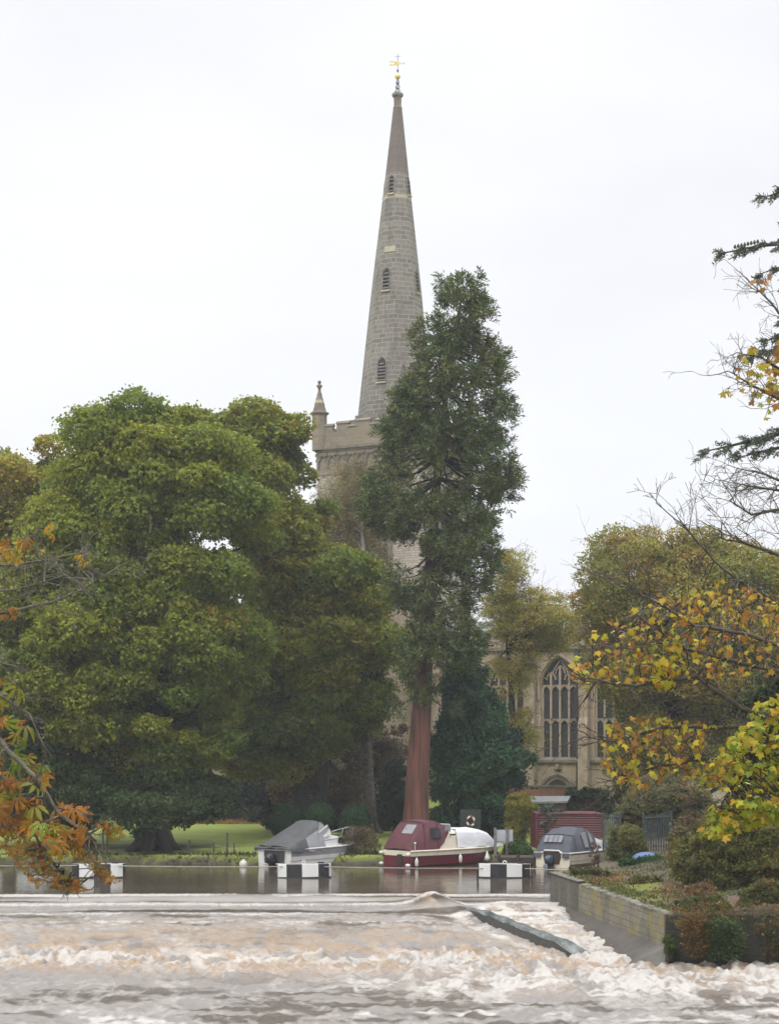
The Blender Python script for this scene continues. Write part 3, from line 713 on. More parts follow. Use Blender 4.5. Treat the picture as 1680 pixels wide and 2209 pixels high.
# sloping apron at the wall's foot, and the concrete fin
MAT['concrete_wet'] = plain('wet_concrete', (.095, .08, .066), .42, (.045, .039, .033), 1.1, .5, 16)
MAT['fin_dark'] = plain('fin_concrete', (.03, .03, .028), .3, (.012, .013, .013), 2.5, .8, 10)
MAT['fin_film'] = plain('water_film', (.20, .22, .21), .2, (.05, .06, .058), 2.6, .7, 9, stretch=(1, .3, 1))
ap = MB(); secs = []
for i in range(15):
    u = i / 13; p = WALL_F + (WALL_N + (.05, -.25) - WALL_F) * min(u, 1.0) - (0, 0 if u <= 1 else .5); wdt = .15 + 1.15 * min(u, 1)
    z0 = -.13 - .06 * u - (1.2 if u > 1 else 0)
    secs.append([(p[0] + .02, p[1], z0), (p[0] - wdt * .5, p[1] + .06, z0 - .22 * u - .06), (p[0] - wdt, p[1] + .1, z0 - .52 * u - .16 - (1.2 if u > 1 else 0)), (p[0] - wdt - .3, p[1] + .1, z0 - 1.1 * u - 1.0)])
ap.loft(secs); tag(ap.build('apron', MAT['concrete_wet'], sm=True), 'wet sloping concrete apron below the pale stone wall', 'apron')
fin = thing('weir_fin', 'dark concrete fin running slantwise down the weir with water sliding over its top', 'weir fin', (RIDGE_A[0], RIDGE_A[1], -.2))
body, film = MB(), MB(); sb, sf = [], []
dn = (RIDGE_B - RIDGE_A) / np.linalg.norm(RIDGE_B - RIDGE_A); nn = np.array([-dn[1], dn[0]])
if nn[0] < 0: nn = -nn
for i in range(30):
    u = i / 29; p = RIDGE_A + (RIDGE_B - RIDGE_A) * u; zt = float(np.interp(u, [0, .12, .3, .84, 1], [-.42, -.24, -.19, -.52, -.95])) + .02 * math.sin(i * 1.7)
    q = p + nn * (.44 + .16 * u)
    sb.append([(p[0] - .05, p[1], -1.6), (p[0], p[1], zt), (p[0] + nn[0] * .1, p[1] + nn[1] * .1, zt + .03), (q[0], q[1], zt + .02), (q[0] + .06, q[1], -1.6)])
    sf.append([(p[0] - .03 + nn[0] * 0.03, p[1], zt + .012), (p[0] + nn[0] * .12, p[1] + nn[1] * .12, zt + .06 + .015 * math.sin(i * 2.3)), (p[0] + nn[0] * .3, p[1] + nn[1] * .3, zt + .055), (q[0] + .02, q[1], zt + .04)])
body.loft(sb, cap=True).build('concrete_body', MAT['fin_dark'], fin, off=fin.location)
film.loft(sf).build('water_sheet', MAT['fin_film'], fin, sm=True, off=fin.location)
# ------------------------------------------------------------------ church
MAT['spire_stone'] = masonry('spire_stone', (0.202, 0.181, 0.156), (0.121, 0.110, 0.095), (0.290, 0.274, 0.249), .95, .40, (0.077, 0.069, 0.062), .75, .45, .032)
MAT['spire_top'] = masonry('spire_top_stone', (0.149, 0.120, 0.106), (0.125, 0.104, 0.095), (0.149, 0.133, 0.123), .6, .26, (0.093, 0.075, 0.070), .5, .3, .012)
MAT['tower_stone'] = masonry('tower_stone', (0.238, 0.202, 0.153), (0.176, 0.150, 0.115), (0.273, 0.241, 0.187), .8, .34, (0.299, 0.185, 0.085), .35, .45, .015)
MAT['rubble'] = masonry('rubble_stone', (0.396, 0.361, 0.306), (0.317, 0.284, 0.238), (0.211, 0.181, 0.136), .5, .2, (0.220, 0.172, 0.119), .4, .8, .02)
MAT['chancel_stone'] = masonry('chancel_stone', (0.396, 0.314, 0.225), (0.317, 0.249, 0.183), (0.264, 0.215, 0.162), .75, .3, (0.176, 0.133, 0.093), .5, .5, .012)
MAT['dressed'] = plain('dressed_stone', (0.370, 0.292, 0.212), .85, (0.255, 0.206, 0.153), 2.0, .3, 14)
MAT['trim_stone'] = plain('trim_stone', (0.211, 0.181, 0.140), .9, (0.132, 0.112, 0.089), 1.6, .4, 10)
MAT['pale_stone'] = plain('pale_stone', (0.405, 0.361, 0.264), .85, (0.334, 0.292, 0.212), 3, .2)
MAT['louvre_dark'] = plain('louvre_shadow', (.02, .02, .024), .8)
MAT['louvre'] = plain('louvre_slat', (.23, .21, .185), .8, (.15, .14, .125), 4)
MAT['gold'] = plain('gilding', (.80, .62, .28), .4, (.66, .5, .2), 5, metal=.6)
MAT['iron'] = plain('wrought_iron', (.05, .05, .07), .6, metal=.3)
MAT['glass_dark'] = plain('leaded_glass', (.045, .045, .05), .22, (.02, .02, .025), 9, .5, 30)
MAT['lead'] = plain('lead_roof', (.22, .22, .215), .6, (.15, .15, .15), 1)

CT = Vector((.50, 148.0, 2.0)); PHI = R(-26)
church = thing('church', 'old stone church with tall octagonal spire rising behind the trees', 'church', CT, PHI)
def loc_pt(v): return v
def arch_pts(x0, x1, spring, n=9, pointed=1.0):
    """pointed arch from (x0, spring) over to (x1, spring), as (x, z)"""
    w_ = x1 - x0; r = w_ * (.5 + .35 * pointed); pts = []
    for i in range(n):       # left arc centred to the right
        c = x0 + r; a = math.pi - i / (n - 1) * math.acos((r - w_ / 2) / r)
        pts.append((c + r * math.cos(a), spring + r * math.sin(a)))
    return pts + [(x0 + x1 - x, z) for x, z in pts[-2::-1]]
S = 4.85
# tower body
tb = MB(); tb.box((0, 0, 13.4), (2 * S, 2 * S, 26.8)); tb.build('tower', MAT['rubble'], church)
co = MB()
co.box((0, 0, 27.85), (2 * S + .12, 2 * S + .12, 2.1)); co.build('tower_head', MAT['tower_stone'], church)
cn = MB(); cn.box((0, 0, 29.02), (2 * S + .55, 2 * S + .55, .24)); cn.box((0, 0, 28.82), (2 * S + .32, 2 * S + .32, .16)); cn.build('cornice', MAT['trim_stone'], church)
cb = MB()       # corbel table of little arches on the two faces that show, and the others
for k in range(4):
    m = Matrix.Rotation(k * math.pi / 2, 4, 'Z')
    for i in range(11):
        x = -S + .55 + i * .88; sub = MB()
        pts = arch_pts(x - .3, x + .3, 27.95, 4); 
        for (x1, z1), (x2, z2) in zip(pts[:-1], pts[1:]): sub.tube([(x1, -S - .14, z1), (x2, -S - .14, z2)], .07, 4)
        sub.box((x - .42, -S - .12, 27.75), (.16, .2, .7)); sub.box((x, -S - .11, 28.5), (.8, .16, .25))
        cb.add([m @ Vector(p) for p in sub.v], sub.f)
cb.build('corbel_table', MAT['trim_stone'], church)
# parapet: stepped battlements with sloped caps
pp, pc = MB(), MB()
for k in range(4):
    m = Matrix.Rotation(k * math.pi / 2, 4, 'Z'); a, c = MB(), MB()
    y = -S + .12
    a.box((0, y, 29.75), (2 * S - .2, .34, 1.25))
    for x0, x1, h in ((-S + .62, -S + 1.45, .48), (-3.05, -1.9, .62), (-1.9, -1.25, .3), (-1.25, .05, .72), (.05, .6, .3), (.6, 1.9, .62), (2.6, 3.7, .55), (4.0, 4.3, .4)):
        a.box(((x0 + x1) / 2, y, 30.38 + h / 2 - .01), (x1 - x0, .33, h))
        xm = (x0 + x1) / 2; wd = x1 - x0 + .12; zt = 30.37 + h
        c.add([(xm - wd / 2, y - .25, zt), (xm + wd / 2, y - .25, zt), (xm + wd / 2, y + .25, zt), (xm - wd / 2, y + .25, zt), (xm - wd / 2, y - .05, zt + .22), (xm + wd / 2, y - .05, zt + .22), (xm + wd / 2, y + .05, zt + .22), (xm - wd / 2, y + .05, zt + .22)],
              [(0, 1, 5, 4), (1, 2, 6, 5), (2, 3, 7, 6), (3, 0, 4, 7), (4, 5, 6, 7), (3, 2, 1, 0)])
    for x0, x1 in ((-S + 1.45, -3.05), (1.9, 2.6), (3.7, 4.0)):
        c.box(((x0 + x1) / 2, y, 30.44), (x1 - x0 - .14, .46, .13))
    pp.add([m @ Vector(p) for p in a.v], a.f); pc.add([m @ Vector(p) for p in c.v], c.f)
pp.build('parapet', MAT['tower_stone'], church); pc.build('parapet_cap', MAT['trim_stone'], church)
# gabled ramps between parapet and spire
rp = MB()
for k in range(4):
    m = Matrix.Rotation(k * math.pi / 2, 4, 'Z')
    q = [(-2.3, -S + .35, 30.3), (2.3, -S + .35, 30.3), (1.6, -2.6, 32.2), (-1.6, -2.6, 32.2)]
    rp.add([m @ Vector(p) for p in q], [(0, 1, 2, 3)])
    for i in range(5):
        t_ = i / 4; sub = MB(); sub.box((0, -S + .4 + t_ * 1.7, 30.5 + t_ * 1.5), (4.4 - t_ * 1.2, .5, .45))
        rp.add([m @ Vector(p) for p in sub.v], sub.f)
rp.box((0, 0, 30.2), (2 * S - .9, 2 * S - .9, .2))
rp.build('spire_skirt', MAT['spire_stone'], church)
def pz(m):      # pinnacle proportions
    def f(z): return z if z <= 28.9 else (28.9 + (z - 28.9) * .80 if z <= 32.6 else 31.86 + (z - 32.6) * .66)
    m.v = [(x, y, f(z)) for x, y, z in m.v]; return m
# pinnacles
for k in range(4):
    cx_, cy_ = [(-S + .12, -S + .12), (S - .12, -S + .12), (S - .12, S - .12), (-S + .12, S - .12)][k]
    pn = MB(); pn.lathe([(.62, 28.9), (.62, 32.6), (.60, 32.62)], (cx_, cy_, 0), 8, R(22.5)); 
    po = pz(pn).build('pinnacle', MAT['tower_stone'], church)
    pk = MB(); pk.lathe([(.66, 32.58), (.80, 32.75), (.80, 32.9), (.56, 33.06), (.5, 33.5)], (cx_, cy_, 0), 8, R(22.5)); pz(pk).build('cap', MAT['trim_stone'], po)
    pt = MB(); pt.lathe([(.52, 33.05), (.415, 34.0), (.44, 34.02), (.40, 34.1)], (cx_, cy_, 0), 8, R(22.5)); pt.lathe([(.32, 34.55), (.35, 34.58), (.28, 34.7), (.2, 35.2), (.23, 35.23), (.18, 35.3), (.09, 35.85)], (cx_, cy_, 0), 8, R(22.5))
    pz(pt).build('spirelet', MAT['trim_stone'], po)
    pb = MB(); pb.lathe([(.402, 34.1), (.32, 34.55)], (cx_, cy_, 0), 8, R(22.5)); pz(pb).build('band', MAT['pale_stone'], po)
    pf = MB(); pf.lathe([(.08, 35.8), (.16, 35.95), (.1, 36.05), (.26, 36.2), (.24, 36.4), (.1, 36.5), (.09, 36.6), (.17, 36.75), (.14, 36.92), (.04, 37.0)], (cx_, cy_, 0), 8); pz(pf).build('finial', MAT['trim_stone'], po)
# spire
ZS = [(30.6, 3.30), (31.9, 3.22), (37.5, 2.66), (43.3, 2.06), (50.4, 1.24), (52.6, .985), (58.9, .30)]
def spr(z): return float(np.interp(z, [a for a, _ in ZS], [b for _, b in ZS]))
LEAN = (.17, .08)
def ctr(z): t_ = (z - 31) / 28; return (LEAN[0] * t_, LEAN[1] * t_)
def octa(mb, zs, bump=0):
    secs = []
    for z in zs:
        r = spr(z) + bump; c = ctr(z)
        secs.append([(c[0] + r * math.cos(R(22.5 + 45 * k)), c[1] + r * math.sin(R(22.5 + 45 * k)), z) for k in range(8)])
    mb.loft(secs, closed=True, cap=True)
mb = MB(); octa(mb, list(np.linspace(30.6, 50.35, 12))); mb.build('spire', MAT['spire_stone'], church)
mb = MB(); octa(mb, [50.62, 51.6, 52.6]); mb.build('spire_lantern_stage', MAT['spire_stone'], church)
mb = MB(); octa(mb, [52.6, 54, 56, 58.2]); mb.build('spire_top', MAT['spire_top'], church)
mb = MB(); octa(mb, [50.36, 50.62], .006); mb.build('spire_band', MAT['pale_stone'], church)
c_ = ctr(58.6)
mb = MB(); mb.lathe([(.36, 58.2), (.40, 58.25), (.34, 58.35), (.31, 58.5), (.33, 59.1), (.48, 59.25), (.48, 59.45), (.2, 59.5)], (c_[0], c_[1], 0), 8, R(22.5)); mb.build('spire_cap', MAT['trim_stone'], church)
mb = MB()
r_ = spr(45.9) * math.cos(R(22.5)); c4 = ctr(45.9); mb.box((c4[0] + .18, c4[1] - r_ - .0, 45.9), (1.0, .1, .5), rx=R(-7)); mb.build('patch_block', MAT['pale_stone'], church, label='pale replacement block above the middle louvred window')
def louvre(z0, h, wd, k):
    """louvred lancet on spire face k, leaning back with the slope"""
    a, pn_, sl_ = MB(), MB(), MB()
    r = spr(z0) * math.cos(R(22.5)); c = ctr(z0); tilt = math.atan((spr(z0) - spr(z0 + h)) * math.cos(R(22.5)) / h)
    m = Matrix.Translation((c[0], c[1], 0)) @ Matrix.Rotation(k * math.pi / 2, 4, 'Z') @ Matrix.Translation((0, -r, z0)) @ Matrix.Rotation(-tilt, 4, 'X')
    out = arch_pts(-wd / 2, wd / 2, h * .72, 6, 1.3)
    poly = [(-wd / 2, 0), (wd / 2, 0)] + [(x, z) for x, z in out[::-1]]
    a.prism(poly, -.02, .3)
    n = max(4, int(h / .33))
    for i in range(n):
        z = (i + .55) * h * .80 / n; ww = wd * (.98 if z < h * .72 else .6)
        sl_.box((0, -.06, z), (ww, .2, .085), rx=R(35))
    fr = MB()
    fr.tube([(x, -.03, z) for x, z in [(-wd / 2 - .05, 0)] + [(x * 1.12, z + .03) for x, z in out] + [(wd / 2 + .05, 0)]], .07, 4)
    sl2 = MB(); sl2.box((0, -.06, -.08), (wd + .18, .2, .13))
    for b in (a, sl_, fr, sl2): b.v = [tuple(m @ Vector(p)) for p in b.v]
    o = a.build('louvre_window', MAT['louvre_dark'], church)
    sl_.build('slats', MAT['louvre'], o); fr.build('surround', MAT['spire_stone'], o); sl2.build('sill', MAT['pale_stone'], o)
for k in range(4):
    louvre(34.6, 2.05, .72, k); louvre(42.4, 1.95, .60, k); louvre(50.75, 1.65, .42, k)
def vz(m, k=.64):
    m.v = [(c_[0] + (x - c_[0]) * .72, c_[1] + (y - c_[1]) * .72, 59.42 + (z - 59.42) * k) for x, y, z in m.v]; return m
# vane
cz = ctr(60); vx, vy = cz
vo = MB(); vo.tube([(vx, vy, 59.4), (vx, vy, 62.7)], .035, 5)
weathervane = vz(vo).build('weathervane', MAT['iron'], church)
sc = MB()
for k in range(6):
    q = k * math.pi / 3
    for z0, r0 in ((59.5, .34), (60.1, .26), (60.7, .19)):
        sc.tube([(vx + math.cos(q) * r0 * f, vy + math.sin(q) * r0 * f, z0 + dz) for f, dz in ((.1, 0), (.9, .1), (1.1, .3), (.7, .42), (.6, .3))], .028, 4)
        sc.tube([(vx + math.cos(q) * .05, vy + math.sin(q) * .05, z0), (vx + math.cos(q) * r0 * .8, vy + math.sin(q) * r0 * .8, z0 + .5), (vx + math.cos(q) * r0 * .3, vy + math.sin(q) * r0 * .3, z0 + .58)], .026, 4)
vz(sc).build('iron_scrolls', MAT['iron'], weathervane)
gb = MB(); gb.lathe([(.05, 61.35), (.2, 61.42), (.31, 61.6), (.34, 61.78), (.31, 61.96), (.2, 62.12), (.06, 62.2)], (vx, vy, 0), 14); vz(gb).build('ball', MAT['gold'], weathervane, sm=True)
kn = MB(); kn.lathe([(.04, 62.35), (.11, 62.45), (.12, 62.55), (.06, 62.7), (.04, 62.75)], (vx, vy, 0), 8); kn.tube([(vx, vy, 62.6), (vx, vy, 64.6)], .03, 5); vz(kn).build('spindle', MAT['iron'], weathervane)
# banner: flat cut metal, turned square to the wind
ba = MB(); hx, hy = math.cos(-PHI), math.sin(-PHI)
def bw(u, z): return (vx + hx * u, vy + hy * u, z)
def plate(poly, th=.025):
    n = len(poly); ox, oy = -hy * th, hx * th
    f = [tuple(np.array(bw(u, z)) + (ox, oy, 0)) for u, z in poly]; bk = [tuple(np.array(bw(u, z)) - (ox, oy, 0)) for u, z in poly]
    ba.add(f + bk, [tuple(range(n)), tuple(range(n, 2 * n))[::-1]] + [(i, i + n, (i + 1) % n + n, (i + 1) % n) for i in range(n)])
zc = 63.5
plate([(.3 * math.cos(a), zc + .28 * math.sin(a)) for a in np.linspace(0, 2 * math.pi, 17)[:-1]])
for sgn in (1, -1):
    plate([(-.2, zc + .02 * sgn), (-.5, zc + .12 * sgn), (-.75, zc + .08 * sgn), (-1.0, zc + .2 * sgn), (-1.0, zc + .34 * sgn), (-.75, zc + .26 * sgn), (-.5, zc + .30 * sgn), (-.2, zc + .22 * sgn)])
plate([(.28, zc - .04), (.62, zc - .04), (.62, zc - .16), (.95, zc), (.62, zc + .16), (.62, zc + .04), (.28, zc + .04)])
vz(ba).build('banner', MAT['gold'], weathervane)
cr = MB(); cr.tube([(vx, vy, 64.0), (vx, vy, 64.75)], .022, 4); cr.tube([bw(-.33, 64.42), bw(.33, 64.42)], .022, 4); vz(cr).build('cross', MAT['iron'], weathervane)
# tower window with hood moulds on two faces
for k in range(4):
    m = Matrix.Rotation(k * math.pi / 2, 4, 'Z'); a, g = MB(), MB()
    pts = arch_pts(-1.9, 1.9, 23.4, 9)
    a.tube([(x, -S - .05, z) for x, z in [(-1.9, 19)] + pts + [(1.9, 19)]], .22, 5)
    a.box((0, -S - .04, 21.3), (.25, .2, 5)); a.box((0, -S - .04, 20.9), (3.6, .16, .2))
    g.prism([(-1.75, 19), (1.75, 19), (1.75, 23.4)] + [(x * .93, z - .15) for x, z in pts[::-1]][1:-1] + [(-1.75, 23.4)], -S - .02, -S + .3)
    for b in (a, g): b.v = [tuple(m @ Vector(p)) for p in b.v]
    o = a.build('belfry_window', MAT['trim_stone'], church); g.build('pane', MAT['louvre_dark'], o)
# transept and nave behind the trees
tr_ = MB(); tr_.box((0, -7.6, 8.6), (8.0, 5.4, 17.2)); tr_.box((0, -10.4, 17.5), (8.3, .4, .8)); tr_.box((-4.05, -7.6, 17.5), (.4, 5.6, .8)); tr_.box((4.05, -7.6, 17.5), (.4, 5.6, .8)); tr_.build('transept', MAT['chancel_stone'], church)
nv = MB(); nv.box((-18, 0, 8), (26.2, 10, 16)); nv.box((-18, 0, 16.2), (26.6, 10.4, .5)); nv.build('nave', MAT['chancel_stone'], church)
# chancel
CY, CX0, CX1, CZ1 = -5.0, 4.86, 27.6, 12.9
ch = MB(); wins = [7.75, 12.15, 16.55, 20.95, 25.35]; WW, Z0, ZSP = 3.0, 3.35, 8.9
def wall_arch(mb, x0, x1, z0, z1, a0, a1, w0, spring, y, reveal=.42):
    pts = arch_pts(a0, a1, spring, 9)
    mb.quad((x0, y, z0), (a0, y, z0), (a0, y, z1), (x0, y, z1)); mb.quad((a1, y, z0), (x1, y, z0), (x1, y, z1), (a1, y, z1))
    mb.quad((a0, y, z0), (a1, y, z0), (a1, y, w0), (a0, y, w0))
    for (xa, za), (xb, zb) in zip(pts[:-1], pts[1:]): mb.quad((xa, y, za), (xb, y, zb), (xb, y, z1), (xa, y, z1))
    edge = [(a0, w0)] + pts + [(a1, w0)]
    for (xa, za), (xb, zb) in zip(edge[:-1], edge[1:]): mb.quad((xa, y, za), (xa, y + reveal, za), (xb, y + reveal, zb), (xb, y, zb))
    mb.quad((a0, y, w0), (a1, y, w0), (a1, y + reveal, w0), (a0, y + reveal, w0))
    return pts
for i, c in enumerate(wins):
    x0 = CX0 if i == 0 else (wins[i - 1] + c) / 2; x1 = CX1 if i == 4 else (wins[i + 1] + c) / 2
    pts = wall_arch(ch, x0, x1, -1, CZ1, c - WW / 2, c + WW / 2, Z0, ZSP, CY)
ch.box(((CX0 + CX1) / 2, CY + 5.8, 5.9), (CX1 - CX0 - .02, 8.4, 13.8)); ch.quad((CX1, CY, -1), (CX1, CY + 10, -1), (CX1, CY + 10, CZ1), (CX1, CY, CZ1))
ch.quad((CX0, CY, CZ1), (CX1, CY, CZ1), (CX1, CY + 10, CZ1), (CX0, CY + 10, CZ1))
ch.build('chancel_wall', MAT['chancel_stone'], church)
for c in wins:
    wm = MB(); a0, a1 = c - WW / 2, c + WW / 2
    pts = arch_pts(a0, a1, ZSP, 9)
    wm.tube([(x, CY - .08, z) for x, z in [(a0 - .18, ZSP - 1)] + [(c + (x - c) * 1.13, z + .16) for x, z in pts] + [(a1 + .18, ZSP - 1)]], .11, 5)
    wo_ = wm.build('window', MAT['dressed'], church)
    g = MB(); g.prism([(a0, Z0), (a1, Z0)] + pts[::-1], CY + .36, CY + .41); g.build('pane', MAT['glass_dark'], wo_)
    mu = MB()
    for i in range(5):
        x = a0 + WW * i / 4; top = ZSP - .1 if i in (0, 4) else ZSP + (1.6 if i == 2 else 1.0)
        if i in (0, 4): x += .07 if i == 0 else -.07
        mu.box((x, CY + .26, (Z0 + top) / 2), (.16, .2, top - Z0))
    for zt in (6.35, 9.0):
        mu.box((c, CY + .27, zt), (WW - .2, .14, .14))
        for i in range(4):
            q = arch_pts(a0 + WW * i / 4 + .06, a0 + WW * (i + 1) / 4 - .06, zt - .55, 5)
            for (xa, za), (xb, zb) in zip(q[:-1], q[1:]): mu.quad((xa, CY + .2, za), (xb, CY + .2, zb), (xb, CY + .2, zt), (xa, CY + .2, zt))
    for i in range(3):
        q = arch_pts(a0 + WW * (i + .5) / 4, a0 + WW * (i + 1.5) / 4, ZSP + .55 + (.5 if i == 1 else 0), 6)
        mu.tube([(x, CY + .26, z) for x, z in q], .075, 4)
    for sg in (-1, 1): mu.tube([(c + sg * WW * .25, CY + .26, ZSP + .9), (c + sg * WW * .12, CY + .26, ZSP + 1.6), (c, CY + .26, ZSP + 2.1)], .06, 4)
    mu.build('mullions', MAT['dressed'], wo_)
    si = MB(); si.add([(a0 - .9, CY - .25, Z0 - .32), (a1 + .9, CY - .25, Z0 - .32), (a1 + .9, CY + .02, Z0 - .32), (a0 - .9, CY + .02, Z0 - .32), (a0 - .9, CY - .25, Z0 - .14), (a1 + .9, CY - .25, Z0 - .14), (a1 + .9, CY + .02, Z0 + .08), (a0 - .9, CY + .02, Z0 + .08)],
                      [(0, 1, 5, 4), (1, 2, 6, 5), (2, 3, 7, 6), (3, 0, 4, 7), (4, 5, 6, 7), (3, 2, 1, 0)]); si.build('sill', MAT['trim_stone'], wo_)
for x in (5.3, 9.95, 14.35, 18.75, 23.15, 27.3):
    bt = MB(); bt.box((x, CY - .4, 2.4), (.78, .8, 7.2)); bt.box((x, CY - .28, 8.2), (.66, .56, 4.4))
    bt.add([(x - .39, CY - .8, 6.0), (x + .39, CY - .8, 6.0), (x + .33, CY - .56, 6.5), (x - .33, CY - .56, 6.5), (x - .39, CY, 6.0), (x + .39, CY, 6.0), (x + .33, CY, 6.5), (x - .33, CY, 6.5)], [(0, 1, 2, 3), (1, 5, 6, 2), (4, 0, 3, 7)])
    bt.add([(x - .33, CY - .56, 10.4), (x + .33, CY - .56, 10.4), (x + .33, CY, 11.1), (x - .33, CY, 11.1), (x - .33, CY, 10.4), (x + .33, CY, 10.4)], [(0, 1, 2, 3), (1, 5, 2), (4, 0, 3)])
    bt.build('buttress', MAT['dressed'], church)
sg_ = MB(); sg_.box(((CX0 + CX1) / 2, CY - .1, 11.95), (CX1 - CX0, .34, .26)); sg_.build('string_course', MAT['trim_stone'], church)
bm = MB()
for i in range(15):
    x = CX0 + .8 + i * 1.55
    bm.box((x, CY + .16, 13.15), (1.55, .34, .55))
    if i % 2 == 0: bm.box((x, CY + .16, 13.83), (1.25, .34, .85)); bm.box((x, CY + .16, 14.29), (1.4, .5, .1))
bm.build('battlements', MAT['trim_stone'], church)
rf = MB(); rf.add([(CX0, CY + .6, 13.0), (CX1, CY + .6, 13.0), (CX1, CY + 5, 14.6), (CX0, CY + 5, 14.6), (CX1, CY + 9.4, 13.0), (CX0, CY + 9.4, 13.0)], [(0, 1, 2, 3), (3, 2, 4, 5), (1, 4, 2), (0, 3, 5)]); rf.build('roof', MAT['lead'], church)
# priest's doorway with hood mould, small carving above, downpipe
dm = MB(); q = arch_pts(15.35, 17.55, .55, 8, .2)
dm.tube([(x, CY - .1, z) for x, z in [(15.1, .55)] + [(16.45 + (x - 16.45) * 1.2, z + .28) for x, z in q] + [(17.8, .55)]], .17, 5)
dm.tube([(x, CY - .05, z) for x, z in [(15.4, -1.2)] + q + [(17.5, -1.2)]], .13, 5)
do = dm.build('doorway', MAT['trim_stone'], church)
dd = MB(); dd.prism([(15.45, -1.3), (17.45, -1.3)] + q[::-1], CY - .03, CY + .1); dd.build('door', MAT['louvre_dark'], do)
cv = MB(); cv.lathe([(.05, 1.95), (.2, 2.1), (.12, 2.3), (.3, 2.5), (.22, 2.75), (.1, 2.9), (.14, 3.0), (.03, 3.05)], (16.45, CY - .12, 0), 7); cv.build('carving', MAT['trim_stone'], church)
dp = MB(); dp.tube([(18.05, CY - .1, -1), (18.05, CY - .1, 11.6)], .075, 6)
for z in (1.5, 4, 6.5, 9): dp.box((18.05, CY - .06, z), (.3, .12, .1))
dp.box((18.05, CY - .14, 11.5), (.36, .3, .4)); dp.build('downpipe', MAT['iron'], church)
# ------------------------------------------------------------------ trees on the far bank
OAK = [(0.234, 0.267, 0.028), (0.194, 0.243, 0.028), (0.284, 0.297, 0.030), (0.140, 0.203, 0.028), (0.239, 0.257, 0.028), (0.180, 0.238, 0.036)]
OAKY = [(0.297, 0.257, 0.028), (0.225, 0.238, 0.028), (0.342, 0.282, 0.030), (0.198, 0.218, 0.028)]
DARKG = [(.07, .115, .028), (.095, .14, .03), (.058, .095, .028)]
def at(px, D): x = (px - CX) / FPX * D; return (x, D, float(gz(x, D)))
def grow(px, D, tops): return [at(px, D)] + [tuple(P(a, b, D + d)) for a, b, d in tops]

b0 = at(334, 94.5)
tree('oak_tree', 'large spreading green oak with dark thick trunk at the bank left of the white boat', b0,
     [(-70, 1290), (10, 1200), (75, 1090), (150, 1010), (165, 915), (215, 868), (320, 852), (420, 868), (470, 905), (555, 985), (610, 1060), (620, 1130), (565, 1205), (560, 1290), (590, 1360), (575, 1480), (560, 1590), (450, 1690), (340, 1705), (200, 1670), (60, 1640), (-60, 1600)],
     98.2, 5.4, 235, 1.85, OAK, 11, trunk=[b0] + [tuple(P(a, b, d)) for a, b, d in ((332, 1730, 96), (340, 1550, 99), (330, 1250, 100), (320, 1000, 100))], tr=.8, leaf=.125, per=2400, front=.45, gap=.20, limbs=.25, accent=[(.40, .13, .02), (.34, .12, .02)], p_acc=.006)
b1 = at(165, 97)  # low leaves under the big crown; their shade is put into a darker palette
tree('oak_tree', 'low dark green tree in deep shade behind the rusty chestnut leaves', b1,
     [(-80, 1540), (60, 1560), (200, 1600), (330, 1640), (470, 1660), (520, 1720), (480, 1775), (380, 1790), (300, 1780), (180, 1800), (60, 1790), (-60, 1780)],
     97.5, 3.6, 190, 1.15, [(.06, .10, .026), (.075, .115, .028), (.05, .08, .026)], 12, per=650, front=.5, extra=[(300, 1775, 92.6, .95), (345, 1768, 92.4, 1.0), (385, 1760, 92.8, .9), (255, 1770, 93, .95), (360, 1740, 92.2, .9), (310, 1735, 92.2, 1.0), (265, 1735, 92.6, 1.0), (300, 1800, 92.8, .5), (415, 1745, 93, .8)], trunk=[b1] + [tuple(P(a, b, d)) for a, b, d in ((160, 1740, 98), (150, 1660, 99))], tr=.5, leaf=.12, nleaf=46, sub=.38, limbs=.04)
b2 = at(655, 108)
tree('oak_tree', 'olive and dark green tree behind the big oak reaching towards the redwood', b2,
     [(425, 850), (468, 842), (500, 885), (590, 848), (640, 865), (672, 940), (690, 1000), (735, 985), (728, 1080), (690, 1170), (760, 1175), (825, 1230), (842, 1330), (890, 1390), (878, 1490), (810, 1570), (740, 1640), (640, 1700), (500, 1690), (430, 1640), (520, 1500), (540, 1300), (480, 1100), (420, 950)],
     109, 4.6, 220, 1.85, OAKY[:2] + OAK + DARKG[:1], 13, trunk=[b2] + [tuple(P(a, b, d)) for a, b, d in ((640, 1600, 108.5), (600, 1400, 109), (580, 1150, 109), (570, 950, 109))], tr=.6, leaf=.135, per=2000, front=.5, gap=.19, limbs=.25, accent=[(.40, .14, .02)], p_acc=.008)
b3 = at(20, 112)
tree('lime_tree', 'yellow green tree whose top stands behind the oak at the far left', b3,
     [(-160, 1010), (-70, 960), (20, 955), (85, 985), (100, 938), (168, 930), (190, 1010), (170, 1110), (100, 1240), (60, 1400), (-80, 1420), (-180, 1300)],
     113, 4.2, 70, 1.9, OAKY + OAK[:2], 14, trunk=[b3] + [tuple(P(a, b, d)) for a, b, d in ((20, 1500, 112), (10, 1200, 113))], tr=.45, leaf=.14, per=1600, front=.4, limbs=.2, accent=[(.34, .18, .02)], p_acc=.03)

